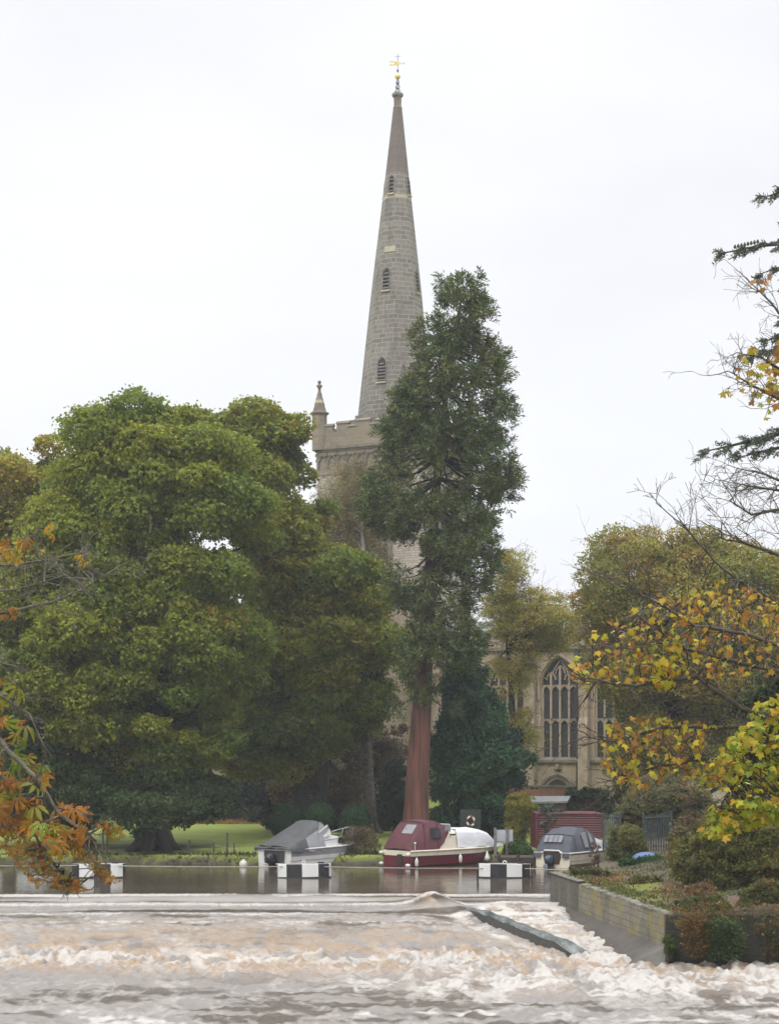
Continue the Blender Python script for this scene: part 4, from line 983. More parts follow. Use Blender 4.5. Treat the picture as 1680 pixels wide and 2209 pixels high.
# giant redwood: rope-like drooping sprays round a tall leaning trunk
def redwood():
    rng = np.random.default_rng(21); D = 99.5; base = at(896, D)
    t = thing('redwood_tree', 'tall dark redwood with reddish bare lower trunk beside the red boat', 'tree', base)
    poly = [(1000, 574), (1040, 590), (1060, 648), (1082, 690), (1062, 740), (1108, 775), (1092, 850), (1135, 882), (1104, 940), (1122, 1000), (1128, 1040), (1100, 1090), (1068, 1115), (1085, 1165), (1080, 1250), (1040, 1285), (1020, 1340), (1072, 1385), (1010, 1460), (985, 1555), (935, 1500), (905, 1545), (845, 1600), (800, 1590), (868, 1500), (842, 1420), (876, 1340), (826, 1290), (818, 1180), (765, 1090), (776, 1035), (826, 1010), (812, 960), (818, 872), (858, 830), (888, 775), (866, 730), (868, 655), (915, 628), (952, 590)]
    tk = [Vector(base)] + [P(a, b, D + d) for a, b, d in ((899, 1700, 0), (909, 1540, 0), (924, 1300, .1), (938, 1080, .2), (958, 880, .2), (980, 720, .3), (996, 640, .3))]
    fine = []
    for i in range(len(tk) - 1):
        for k in range(4): fine.append(tk[i].lerp(tk[i + 1], k / 4))
    fine.append(tk[-1]); zz = np.array([p.z for p in fine])
    rr = np.interp(zz, [base[2], base[2] + 1.2, base[2] + 3, 8, 14, 20, 26, 33], [.86, .75, .68, .54, .38, .27, .16, .04])
    mb = MB(); mb.tube(fine, list(rr), 14)
    for k in range(0):
        q = k * .79; b0_ = Vector(base); mb.tube([b0_ + Vector((math.cos(q) * 1.15, math.sin(q) * 1.15, -.2)), b0_ + Vector((math.cos(q) * .78, math.sin(q) * .78, .7)), b0_ + Vector((math.cos(q) * .55, math.sin(q) * .55, 2.4))], [.28, .24, .12], 6)
    C, Rr = crown(poly, D, 2.9, 430, .60, rng, spread=True, marg=.95, gap=.29, gs=50.0)
    # limbs: leave the trunk a little above the spray and droop
    lm = MB()
    for i in range(len(C)):
        if rng.random() < .5:
            dxy = np.linalg.norm(C[i][:2] - np.array([np.interp(C[i][2], zz, [p.x for p in fine]), D])); j = int(np.clip(np.searchsorted(zz, C[i][2] + .15 * dxy), 1, len(fine) - 1))
            a = fine[j]; lm.tube([tuple(q) for q in bend(a, C[i], rng, 5, .05, .12 * dxy)], [max(.015, .028 * dxy * (1 - .7 * k / 5)) for k in range(6)], 5, cap=False)
    lm.build('limbs', MAT['bark'], t, off=base)
    n = len(C); nsub, nl = 12, 33
    d = rng.normal(size=(n, nsub, 3)); d /= np.linalg.norm(d, axis=2, keepdims=True)
    pc = C[:, None] + d * Rr[:, None, None] * rng.uniform(.2, 1.05, (n, nsub, 1)) * np.array([1.1, 1.1, 1.0])
    axc = np.stack([np.interp(C[:, 2], zz, [p.x for p in fine]), np.full(n, D), C[:, 2]], 1)
    outw = C - axc; outw[:, 2] = 0; outw /= np.linalg.norm(outw, axis=1, keepdims=True) + .01
    sd_ = outw[:, None] * .55 + d * .75 + np.array([0, 0, -.28]); sd_ /= np.linalg.norm(sd_, axis=2, keepdims=True)
    along = rng.uniform(0, .46, (n, nsub, nl, 1)); thick = .085
    pos = pc[:, :, None] + sd_[:, :, None] * along + rng.normal(size=(n, nsub, nl, 3)) * thick
    ax = sd_[:, :, None] + rng.normal(size=(n, nsub, nl, 3)) * .55 + np.array([0, 0, .22])
    ids = np.repeat(np.arange(n), nsub * nl); sid = np.repeat(np.arange(n * nsub), nl)
    pal = [(0.088, 0.129, 0.049), (0.113, 0.156, 0.052), (0.142, 0.171, 0.049), (0.073, 0.112, 0.052), (0.162, 0.161, 0.054)]
    col = tint(ids, sid, rng, pal, clump=.5, leaf=.3, accent=[(.085, .06, .03)], p_acc=.03)
    S_ = rng.uniform(.12, .30, len(ids))
    leaves('crown', pos.reshape(-1, 3), S_, col, t, 'needle', NEEDLE, ax.reshape(-1, 3), None, rng, loc=base)
    mb.build('trunk', MAT['red_bark'], t, sm=True, off=base)
redwood()

# evergreen cypress at the redwood's right
b4 = at(1015, 103.5)
tree('cypress_tree', 'broad dark bluish evergreen between the redwood trunk and the church', b4,
     [(985, 1390), (1030, 1420), (1060, 1470), (1092, 1540), (1125, 1590), (1145, 1640), (1118, 1690), (1100, 1770), (1085, 1800), (1035, 1760), (995, 1760), (975, 1800), (930, 1805), (922, 1600), (945, 1470)],
     104, 3.2, 150, .85, [(.026, .075, .036), (.034, .095, .04), (.022, .058, .032), (.045, .105, .036)], 31, trunk=[b4] + [tuple(P(a, b, 104)) for a, b in ((1015, 1650), (1000, 1450))], tr=.35, leaf=.15, nsub=12, nleaf=48, mat='needle', flat=.9, up=.1, limbs=.2)
tree('cypress_tree', 'narrow dark evergreen in the shade between the redwood trunk and the grey leaning trunk', at(850, 108),
     [(835, 1640), (862, 1620), (880, 1700), (880, 1790), (825, 1790), (820, 1700)], 108, 1.0, 34, .6, [(.018, .036, .022), (.028, .052, .024)], 32, tr=.12, leaf=.13, mat='needle', nleaf=44)

# thin leaning trunks and autumn growth behind the round bushes
b5 = at(800, 110)
tree('ash_tree', 'tall grey leaning trunk with thin khaki leaves left of the redwood', b5,
     [(700, 1010), (770, 985), (830, 1010), (850, 1150), (840, 1330), (850, 1500), (800, 1560), (745, 1480), (700, 1300), (665, 1120)],
     122, 3.0, 180, 1.25, [(.24, .20, .085), (.21, .17, .065), (.19, .175, .065), (.27, .225, .105)], 41, trunk=[b5] + [tuple(P(a, b, d)) for a, b, d in ((790, 1600, 111), (800, 1450, 113), (790, 1250, 117), (775, 1100, 121))], tr=.42, leaf=.10, nsub=10, nleaf=24, flat=1.4, up=-.1, limbs=.7, bare=4, bark='pale_bark')
for k, (px, D, s) in enumerate(((648, 117, .42), (688, 118, .36))):
    b = at(px, D)
    tree('sycamore_tree', ('dark upright trunk behind the leftmost round bush', 'thinner leaning trunk just right of the dark upright one, behind the round bushes')[k], b,
         [[(540, 1430), (700, 1440), (720, 1560), (640, 1640), (540, 1600)], [(640, 1420), (760, 1450), (790, 1560), (720, 1620), (650, 1580)]][k], D + 1, 2.4, 34, 1.2, DARKG + OAK[:2], 43 + k,
         trunk=[b] + [tuple(P(a, y, D + .5)) for a, y in (((640, 1650), (630, 1520)), ((710, 1620), (730, 1480)))[k]], tr=s, leaf=.16, nleaf=34, group='trunks behind the round bushes')
shrub('autumn_thicket', 'tangle of brown and yellow autumn leaves behind the round bushes', [(560, 1600), (700, 1560), (880, 1560), (885, 1690), (860, 1770), (600, 1780), (570, 1700)], 124, 2.5, 105, 1.0,
      [(.14, .085, .04), (.11, .065, .035), (.19, .12, .025), (.085, .07, .03), (.13, .10, .05)], 51, leaf=.14, nleaf=32, cat='thicket', accent=[(.34, .22, .02), (.26, .17, .02)], p_acc=.10)

# trees before the chancel
b6 = at(1120, 120)
tree('maple_tree', 'sparse olive tree standing right in front of the church windows', b6,
     [(1040, 1230), (1090, 1160), (1140, 1200), (1130, 1260), (1235, 1270), (1255, 1340), (1240, 1405), (1165, 1430), (1140, 1520), (1165, 1600), (1140, 1680), (1090, 1580), (1062, 1450), (1035, 1330)],
     121, 2.6, 190, 1.1, [(0.352, 0.319, 0.063), (0.297, 0.297, 0.057), (0.396, 0.302, 0.067), (0.253, 0.269, 0.057)], 61, trunk=[b6] + [tuple(P(a, b, 121)) for a, b in ((1110, 1600), (1095, 1400), (1090, 1250))], tr=.3, leaf=.095, nsub=12, nleaf=17, gap=.22, flat=.35, sub=.6, limbs=.5, bare=3, accent=[(.30, .14, .02)], p_acc=.05)
b7 = at(1455, 108)
tree('maple_tree', 'wide autumn tree with olive and orange leaves at the right of the church', b7,
     [(1235, 1225), (1285, 1145), (1350, 1112), (1400, 1140), (1470, 1130), (1560, 1155), (1720, 1200), (1760, 1400), (1720, 1690), (1520, 1710), (1400, 1700), (1310, 1690), (1310, 1560), (1272, 1500), (1250, 1430), (1244, 1360), (1232, 1300)],
     110, 5.0, 340, 1.45, [(0.315, 0.295, 0.058), (0.259, 0.269, 0.055), (0.370, 0.295, 0.062), (0.209, 0.235, 0.053), (0.345, 0.248, 0.062)], 62, trunk=[b7] + [tuple(P(a, b, 110)) for a, b in ((1450, 1600), (1470, 1400), (1450, 1230))], tr=.45, leaf=.10, per=800, front=.4, gap=.14, limbs=.4, bare=4, accent=[(0.330, 0.140, 0.020), (0.280, 0.100, 0.020), (0.340, 0.220, 0.020)], p_acc=.05)
tree('yew_tree', 'dark ivy covered tree filling the gap at the right end of the church wall', at(1340, 121),
     [(1312, 1470), (1370, 1450), (1440, 1500), (1450, 1640), (1430, 1760), (1330, 1770), (1312, 1690)], 121, 2.5, 70, 1.1, DARKG, 63, tr=.3, leaf=.15, nleaf=44)
tree('oak_tree', 'green woodland tree further back behind the lawn at the left', at(420, 136), [(150, 1260), (300, 1180), (690, 1220), (760, 1450), (740, 1710), (180, 1730)], 137, 3.2, 150, 1.9, DARKG + OAK[:1], 65, tr=.5, leaf=.22, nleaf=40)

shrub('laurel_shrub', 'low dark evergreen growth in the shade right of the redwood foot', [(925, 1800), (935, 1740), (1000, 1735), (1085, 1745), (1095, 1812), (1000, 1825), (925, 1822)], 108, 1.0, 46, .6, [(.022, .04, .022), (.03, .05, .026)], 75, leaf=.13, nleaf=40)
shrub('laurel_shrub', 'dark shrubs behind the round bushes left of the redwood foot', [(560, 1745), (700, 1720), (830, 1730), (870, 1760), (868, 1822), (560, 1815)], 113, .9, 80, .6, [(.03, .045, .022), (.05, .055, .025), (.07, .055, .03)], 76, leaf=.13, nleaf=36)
# shrubs beyond the lawn
for k, (name, lab, poly, D, pal, cat) in enumerate((
    ('laurel_shrub', 'dark laurel bank under the oak behind the left part of the lawn', [(60, 1690), (200, 1640), (340, 1650), (370, 1720), (360, 1790), (80, 1800)], 128, DARKG, 'shrub'),
    ('laurel_shrub', 'deep green laurel behind the leaf strewn edge of the lawn', [(350, 1690), (430, 1660), (520, 1680), (560, 1740), (540, 1772), (360, 1776)], 131, [(.03, .052, .02), (.024, .043, .02)], 'shrub'),
    ('holly_shrub', 'rounded bluish dark evergreen bush left of the round clipped bushes', [(520, 1700), (570, 1672), (625, 1695), (635, 1760), (520, 1772)], 126, [(.022, .04, .024), (.03, .05, .028)], 'shrub'),
    ('lavender_shrub', 'small grey leaved bush at the back of the lawn', [(450, 1748), (480, 1730), (515, 1742), (530, 1776), (445, 1778)], 127, [(.14, .15, .13), (.11, .125, .105)], 'shrub'))):
    shrub(name, lab, poly, D, 1.4, 46 if k < 3 else 16, .8 if k < 3 else .4, pal, 70 + k, leaf=.15 if k < 3 else .1, nleaf=42, cat=cat)
def spiky(name, label, px, D, h, n, seed, zoff=0, pal=((.06, .075, .05), (.04, .055, .035), (.10, .11, .08))):
    rng = np.random.default_rng(seed); b = at(px, D); t = thing(name, label, 'spiky plant', b)
    a = rng.uniform(0, 6.28, n); el = rng.uniform(.15, 1.4, n)
    Y = np.stack([np.cos(a) * np.cos(el), np.sin(a) * np.cos(el), np.sin(el)], 1)
    C = np.array(b) + Y * .1 + np.array([0, 0, .25]); leaves('blades', C, h * rng.uniform(.6, 1.1, n), np.array(pal)[rng.integers(0, 3, n)], t, 'leaf', (NEEDLE[0] * np.array([.35, 1, 1]), NEEDLE[1]), Y, None, rng, loc=b)
    s = MB(); s.lathe([(.14, -.05), (.16, .2), (.1, .42)], b, 7); s.build('stem', MAT['bark'], t, off=b)
spiky('spiky_plant', 'spiky sword leaved plant left of the dark bluish bush', 545, 122, 1.1, 130, 81)
spiky('spiky_plant', 'smaller spiky plant left of the grey leaved bush', 432, 124, .9, 90, 82)

def bladebush(name, label, poly, D, thick, n, ln, wd, pal, seed, cat, up=1.0, spread=.5, base=None, droop=0.0):
    """thin upright or drooping stalks with small leaves, filling poly"""
    rng = np.random.default_rng(seed); pp_ = np.array(poly, float); by = pp_[:, 1].max(); b = P(pp_[:, 0].mean(), by, D); base = (b.x, b.y, b.z)
    t = thing(name, label, cat, base); C = sample(poly, n, rng, D - thick, D + thick)
    Y = rng.normal(size=(n, 3)) * spread; Y[:, 2] += up
    S_ = ln * rng.uniform(.4, 1.2, n); tpl = (NEEDLE[0] * np.array([wd, 1, 1]), NEEDLE[1])
    col = np.array(pal)[rng.integers(0, len(pal), n)] * rng.uniform(.65, 1.3, (n, 1))
    leaves('stalks', C, S_, col, t, 'leaf', tpl, Y, None, rng, loc=base)
    m = n; pick = rng.integers(0, n, m); Yn = Y[pick] / np.linalg.norm(Y[pick], axis=1, keepdims=True)
    C2 = C[pick] + Yn * (S_[pick] * rng.uniform(.3, 1, m))[:, None]
    leaves('leaflets', C2, rng.uniform(.05, .12, m), col[pick] * rng.uniform(.8, 1.5, (m, 1)), t, 'leaf', RHOMB, None, None, rng, loc=base)
    return t
def sample(poly, n, rng, D0, D1):
    poly = np.array(poly, float); x0, y0 = poly.min(0); x1, y1 = poly.max(0); out = []
    while len(out) < n:
        x = rng.uniform(x0, x1, 200); y = rng.uniform(y0, y1, 200); ok = in_poly(poly, x, y)
        for a, b in zip(x[ok], y[ok]): out.append(tuple(P(a, b, rng.uniform(D0, D1))))
    return np.array(out[:n])
# three clipped round bushes
def clipped(px, py, D, r, label, seed, pal, sq=1.08):
    rng = np.random.default_rng(seed); c = P(px, py, D); b = at(px, D); t = thing('round_bush', label, 'clipped bush', b, 0, 'clipped round bushes behind the boats')
    n = 15000; d = rng.normal(size=(n, 3)); d /= np.linalg.norm(d, axis=1, keepdims=True)
    lump = 1 + .09 * (fbm(d[:, 0] * 3 + seed, d[:, 1] * 3, d[:, 2] * 3, seed=seed) - .5) * 2
    rad = r * lump * (1 - np.abs(rng.normal(size=n)) * .07)
    C = np.array(c) + d * rad[:, None] * np.array([1, 1, sq])
    col = np.array(pal)[rng.integers(0, len(pal), n)] * rng.uniform(.7, 1.3, (n, 1)) * (.7 + .6 * fbm(d[:, 0] * 5, d[:, 1] * 5, d[:, 2] * 5, seed=seed + 3))[:, None]
    leaves('foliage', C, rng.uniform(.05, .11, n), col, t, 'leaf', RHOMB, None, d + rng.normal(size=(n, 3)) * .6, rng, loc=b)
    s = MB()
    for k in range(6):
        q = k * 1.05; s.tube([(b[0] + math.cos(q) * .1, b[1] + math.sin(q) * .1, b[2] - .1), (c.x + math.cos(q) * .4, c.y + math.sin(q) * .4, c.z)], [.05, .03], 5)
    s.build('stems', MAT['twig'], t, off=b)
GB = [(.032, .075, .02), (.04, .09, .022), (.026, .06, .02)]
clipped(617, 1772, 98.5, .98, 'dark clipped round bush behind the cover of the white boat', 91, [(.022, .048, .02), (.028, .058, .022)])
clipped(691, 1768, 97.5, .88, 'bright green clipped round bush right of the darkest one', 92, GB)
clipped(765, 1776, 97.0, .90, 'tall clipped round bush at the bow of the white boat', 93, [(.026, .066, .026), (.034, .078, .028), (.02, .05, .022)], 1.15)
# bank growth and small shrubs
shrub('golden_shrub', 'yellow green feathery shrub left of the maroon shed', [(1092, 1760), (1098, 1715), (1122, 1706), (1150, 1722), (1163, 1742), (1145, 1775), (1128, 1808), (1100, 1812)], 98.5, .9, 62, .42, [(.23, .22, .025), (.17, .185, .025), (.28, .24, .03)], 102, leaf=.09, nleaf=36)
shrub('fern_clump', 'low bright green leafy plants on the bank right of the white notice board', [(1088, 1818), (1120, 1805), (1150, 1826), (1155, 1852), (1092, 1858)], 93.0, .6, 40, .32, [(.06, .12, .03), (.045, .095, .03), (.09, .14, .04)], 103, leaf=.10, nleaf=30)
shrub('buddleia_shrub', 'grey green shrub leaning on the maroon shed', [(1160, 1752), (1180, 1735), (1212, 1745), (1215, 1780), (1190, 1815), (1165, 1800)], 96.6, .5, 36, .38, [(.085, .11, .085), (.06, .085, .06), (.13, .15, .12)], 104, leaf=.13, nleaf=28)
shrub('ivy', 'ivy hanging over the dark brick pier above the shed', [(1205, 1722), (1235, 1702), (1300, 1700), (1330, 1725), (1312, 1770), (1295, 1765), (1292, 1722), (1245, 1722), (1240, 1758), (1215, 1760)], 108.4, .45, 52, .4, [(.045, .075, .03), (.06, .09, .04), (.03, .055, .025)], 105, leaf=.11, nleaf=34, cat='ivy')
shrub('fallow_shrub', 'dull olive shrubs growing through the metal railings', [(1314, 1800), (1330, 1770), (1350, 1800), (1375, 1790), (1385, 1850), (1340, 1875), (1312, 1872)], 80, .8, 60, .38, [(.14, .14, .04), (.17, .165, .045), (.10, .11, .038)], 106, leaf=.08, nleaf=30)
shrub('fallow_shrub', 'tall twiggy olive growth above the railings below the orange maple leaves', [(1320, 1745), (1370, 1700), (1440, 1690), (1530, 1700), (1560, 1790), (1500, 1800), (1445, 1765), (1380, 1780), (1330, 1785)], 88, 1.2, 80, .6, [(.13, .13, .05), (.10, .115, .05), (.16, .135, .07), (.17, .155, .045)], 107, leaf=.10, nleaf=26, accent=[(.25, .10, .03)], p_acc=.05)
shrub('nettle_clump', 'dark green nettles in front of the blue tarpaulin', [(1335, 1866), (1345, 1848), (1385, 1850), (1440, 1845), (1452, 1868), (1440, 1882), (1345, 1882)], 76.5, .5, 48, .26, [(.035, .09, .025), (.05, .11, .03), (.03, .07, .02)], 108, leaf=.09, nleaf=32)
shrub('hawthorn_bush', 'large olive hawthorn overhanging the right end of the mossy bank', [(1440, 1860), (1470, 1790), (1540, 1765), (1720, 1740), (1730, 1965), (1600, 1955), (1540, 1935), (1490, 1910), (1445, 1905)], 63, 1.5, 210, .50, [(.16, .155, .035), (.12, .125, .032), (.20, .18, .04), (.095, .10, .03)], 109, leaf=.075, nleaf=34, accent=[(.28, .11, .02), (.25, .2, .03)], p_acc=.03, stems=True)
shrub('fallow_shrub', 'bushes of mixed brown and olive leaves behind the hawthorn', [(1440, 1790), (1500, 1740), (1600, 1720), (1740, 1700), (1740, 1840), (1560, 1840), (1450, 1860)], 74, 1.5, 110, .7, [(.115, .11, .04), (.15, .12, .045), (.09, .095, .038), (.17, .105, .045)], 110, leaf=.10, nleaf=28, accent=[(.26, .09, .02)], p_acc=.05)
shrub('fallow_shrub', 'pale brown and olive thicket between the ivy pier and the hawthorn', [(1325, 1760), (1360, 1690), (1420, 1660), (1500, 1680), (1520, 1760), (1440, 1790), (1380, 1800)], 92, 1.2, 90, .55, [(.20, .16, .07), (.15, .145, .05), (.23, .17, .09), (.12, .13, .05)], 126, leaf=.09, nleaf=24, accent=[(.30, .12, .03)], p_acc=.05)
shrub('fallow_shrub', 'yellow olive growth hiding the middle of the railings', [(1330, 1790), (1362, 1775), (1392, 1795), (1395, 1850), (1340, 1860)], 79, .5, 40, .34, [(.20, .19, .045), (.16, .16, .04), (.12, .13, .04)], 127, leaf=.075, nleaf=28)
# plants hanging down the shaded wall
shrub('wall_plant', 'small fern tuft at the foot of the pale wall corner', [(1430, 2020), (1447, 2015), (1455, 2060), (1435, 2068)], 54.4, .2, 16, .16, [(.09, .12, .025), (.06, .09, .02)], 113, leaf=.05, nleaf=24, nsub=7, cat='wall plant')
shrub('weed_tuft', 'grass and weeds with rusty leaves along the far end of the stone wall top', [(1212, 1884), (1240, 1866), (1290, 1870), (1330, 1885), (1345, 1905), (1290, 1904), (1240, 1892)], 70.3, .4, 60, .16, [(.10, .12, .03), (.07, .10, .025), (.13, .11, .04)], 115, leaf=.05, nleaf=24, nsub=7, accent=[(.30, .12, .03)], p_acc=.08)
shrub('dock_plant', 'thin reddish brown seeding plant standing before the cream boat', [(1272, 1888), (1266, 1825), (1285, 1810), (1300, 1830), (1296, 1888)], 72.2, .2, 18, .12, [(.16, .10, .07), (.12, .075, .05), (.2, .13, .09)], 116, leaf=.03, nleaf=16, nsub=7, cat='weed')

bladebush('bramble_bush', 'brown twiggy bush on the bank between the white and red boats', [(738, 1812), (760, 1790), (800, 1790), (822, 1830), (826, 1866), (735, 1868)], 93.0, .6, 5200, .34, .09, [(.15, .10, .06), (.11, .075, .045), (.085, .06, .04), (.19, .13, .07), (.10, .09, .04)], 101, 'bush')
bladebush('wall_plant', 'rusty orange stalks of dying plants hanging down the shaded wall', [(1458, 1992), (1485, 1972), (1525, 1978), (1532, 2020), (1520, 2066), (1492, 2070), (1478, 2040)], 54.0, .25, 1500, .26, .16, [(.24, .11, .03), (.18, .09, .03), (.11, .10, .03), (.20, .14, .04), (.10, .07, .04)], 111, 'wall plant', up=.5, spread=.6)
bladebush('wall_plant', 'green bushy plant growing from the shaded wall beside the rusty stalks', [(1518, 1996), (1545, 1985), (1590, 1992), (1606, 2030), (1596, 2072), (1528, 2074)], 53.95, .25, 1800, .22, .2, [(.06, .10, .025), (.085, .12, .03), (.045, .07, .025)], 112, 'wall plant', up=.6, spread=.7)
bladebush('wall_plant', 'dark leafy growth covering the wall at the right border', [(1618, 1990), (1730, 1975), (1730, 2075), (1650, 2072), (1640, 2030)], 53.95, .25, 1500, .22, .22, [(.035, .055, .02), (.055, .075, .025), (.07, .075, .025), (.20, .09, .03)], 114, 'wall plant', up=.1, spread=.7)
shrub('bramble_bush', 'low brambles spilling over the top of the shaded wall by its corner', [(1452, 1945), (1500, 1920), (1570, 1930), (1600, 1975), (1540, 1990), (1470, 1985)], 55.6, .6, 60, .26, [(.09, .11, .03), (.12, .13, .035), (.16, .10, .035), (.07, .085, .025)], 118, leaf=.055, nleaf=26, nsub=8, accent=[(.32, .13, .03)], p_acc=.08)
shrub('bramble_bush', 'olive brambles on the bank top towards the right border', [(1580, 1960), (1620, 1900), (1730, 1890), (1730, 1985), (1640, 1992)], 56.0, .8, 80, .30, [(.10, .11, .03), (.13, .125, .035), (.07, .08, .025)], 119, leaf=.06, nleaf=28, nsub=8, accent=[(.32, .13, .03)], p_acc=.06)
bladebush('dead_weeds', 'rust brown dead weeds on the bank top in front of the hawthorn', [(1405, 1925), (1440, 1912), (1480, 1918), (1530, 1900), (1545, 1925), (1530, 1945), (1440, 1945)], 59.5, .9, 1100, .22, .10, [(.20, .10, .05), (.15, .085, .045), (.24, .13, .05), (.10, .10, .035)], 128, 'weeds', up=.7, spread=.6)
shrub('weed_tuft', 'low green and rusty weeds on the mossy wall top behind the pale section', [(1345, 1905), (1370, 1885), (1420, 1890), (1440, 1915), (1400, 1925)], 64.5, .5, 34, .16, [(.12, .14, .03), (.16, .15, .04), (.10, .11, .03)], 129, leaf=.05, nleaf=22, nsub=7, accent=[(.30, .13, .04)], p_acc=.1)
bladebush('trailing_grass', 'tufts of rank grass and leaves along the top of the shaded wall', [(1440, 1968), (1520, 1950), (1730, 1955), (1730, 1995), (1600, 1990), (1450, 1995)], 54.6, .5, 1500, .24, .10, [(.10, .11, .035), (.14, .12, .04), (.22, .11, .04), (.06, .07, .025)], 117, 'grass tuft', up=.5, spread=.8)
# countless small things: fallen leaves, bank grass
def litter(name, label, pts, zf, n, seed, pal, size=.1, tpl=RHOMB):
    rng = np.random.default_rng(seed); poly = np.array(pts, float); x0, y0 = poly.min(0); x1, y1 = poly.max(0)
    x = rng.uniform(x0, x1, n * 3); y = rng.uniform(y0, y1, n * 3); ok = in_poly(pts, x, y) & (rng.random(n * 3) < smooth(.25, .6, fbm(x * .8, y * .8, seed=seed)) + .15); x, y = x[ok][:n], y[ok][:n]
    z = zf(x, y) + .03; Z = rng.normal(size=(len(x), 3)) * .5; Z[:, 2] = 1
    col = np.array(pal)[rng.integers(0, len(pal), len(x))] * rng.uniform(.7, 1.25, (len(x), 1))
    o = leaves(name, np.stack([x, y, z], 1), size * rng.uniform(.6, 1.4, len(x)), col, None, 'leaf', tpl, None, Z, rng); tag(o, label, 'fallen leaves', kind='stuff')
LIT = [(.30, .15, .05), (.24, .11, .04), (.34, .2, .06), (.18, .09, .04)]
litter('fallen_leaves', 'brown fallen leaves strewn along the far edge of the lawn', [(-24, 120), (-3, 120), (-3, 133), (-26, 133)], gz, 26000, 121, [(.27, .15, .05), (.22, .11, .035), (.31, .19, .06)], .17)
litter('fallen_leaves', 'orange fallen leaves on the bank top by the shaded wall', [(8.9, 55.1), (15, 55.1), (15, 57.2), (10.5, 58.2), (9.2, 57.5)], bz, 520, 122, [(.34, .14, .06), (.27, .10, .05), (.38, .19, .08)], .11, MAPLE)
litter('fallen_leaves', 'rusty fallen leaves among the weeds on the wall top', [(6.9, 71.5), (9.6, 73), (10.6, 69), (9.2, 64), (7.6, 65.5)], bz, 420, 123, LIT, .13, MAPLE)
def blades(name, label, pts, zf, n, seed, pal, h=.25, kind='stuff'):
    rng = np.random.default_rng(seed); poly = np.array(pts, float); x0, y0 = poly.min(0); x1, y1 = poly.max(0)
    x = rng.uniform(x0, x1, n * 2); y = rng.uniform(y0, y1, n * 2); ok = in_poly(pts, x, y) & (rng.random(n * 2) < smooth(.3, .55, fbm(x * .9, y * .9, seed=seed)) + .12); x, y = x[ok][:n], y[ok][:n]
    Y = rng.normal(size=(len(x), 3)) * .45; Y[:, 2] = 1
    o = leaves(name, np.stack([x, y, zf(x, y) - .02], 1), h * rng.uniform(.4, 1.3, len(x)), np.array(pal)[rng.integers(0, len(pal), len(x))] * rng.uniform(.7, 1.3, (len(x), 1)), None, 'leaf', NEEDLE, Y, None, rng); tag(o, label, 'grass', kind=kind)
blades('bank_grass', 'rough grass along the water edge of the far bank', [(-26, 91.2), (12, 91.2), (12, 93.6), (-26, 92.8)], gz, 8000, 131, [(.06, .065, .022), (.08, .08, .025), (.07, .055, .03), (.10, .08, .035)], .2)
blades('bank_grass', 'tufts of grass on the mossy bank by the weir', [(7.2, 71.5), (9.5, 75), (12.5, 80), (16, 80), (16, 60), (10, 59), (8.4, 60)], bz, 9000, 133, [(.10, .12, .03), (.13, .14, .04), (.08, .075, .03)], .16)
blades('wall_grass', 'grass and moss tufts along the edge of the stone wall top', [(6.82, 71.6), (7.7, 71.8), (9.6, 55.4), (8.80, 55.2)], bz, 5200, 134, [(.11, .13, .03), (.15, .16, .04), (.12, .09, .04), (.08, .10, .03)], .17)
# woodland beyond the church, one mass
rngw = np.random.default_rng(141); Cw = []
for i in range(150):
    a = rngw.uniform(-75, 75)
    if -28 < a < 30 and rngw.random() < .6: continue
    Cw.append((a, 182 + rngw.uniform(-6, 12), 2 + rngw.uniform(1, 9)))
Cw = np.array(Cw); pw, iw, sw, nw = pads(Cw, np.full(len(Cw), 3.2), rngw, 10, 26)
tag(leaves('woodland', pw, .5 * rngw.uniform(.6, 1.3, len(pw)), tint(iw, sw, rngw, DARKG + OAKY[:2]), None, 'leaf', RHOMB, None, None, rngw), 'far wood of mixed trees beyond the church', 'woodland', kind='stuff')

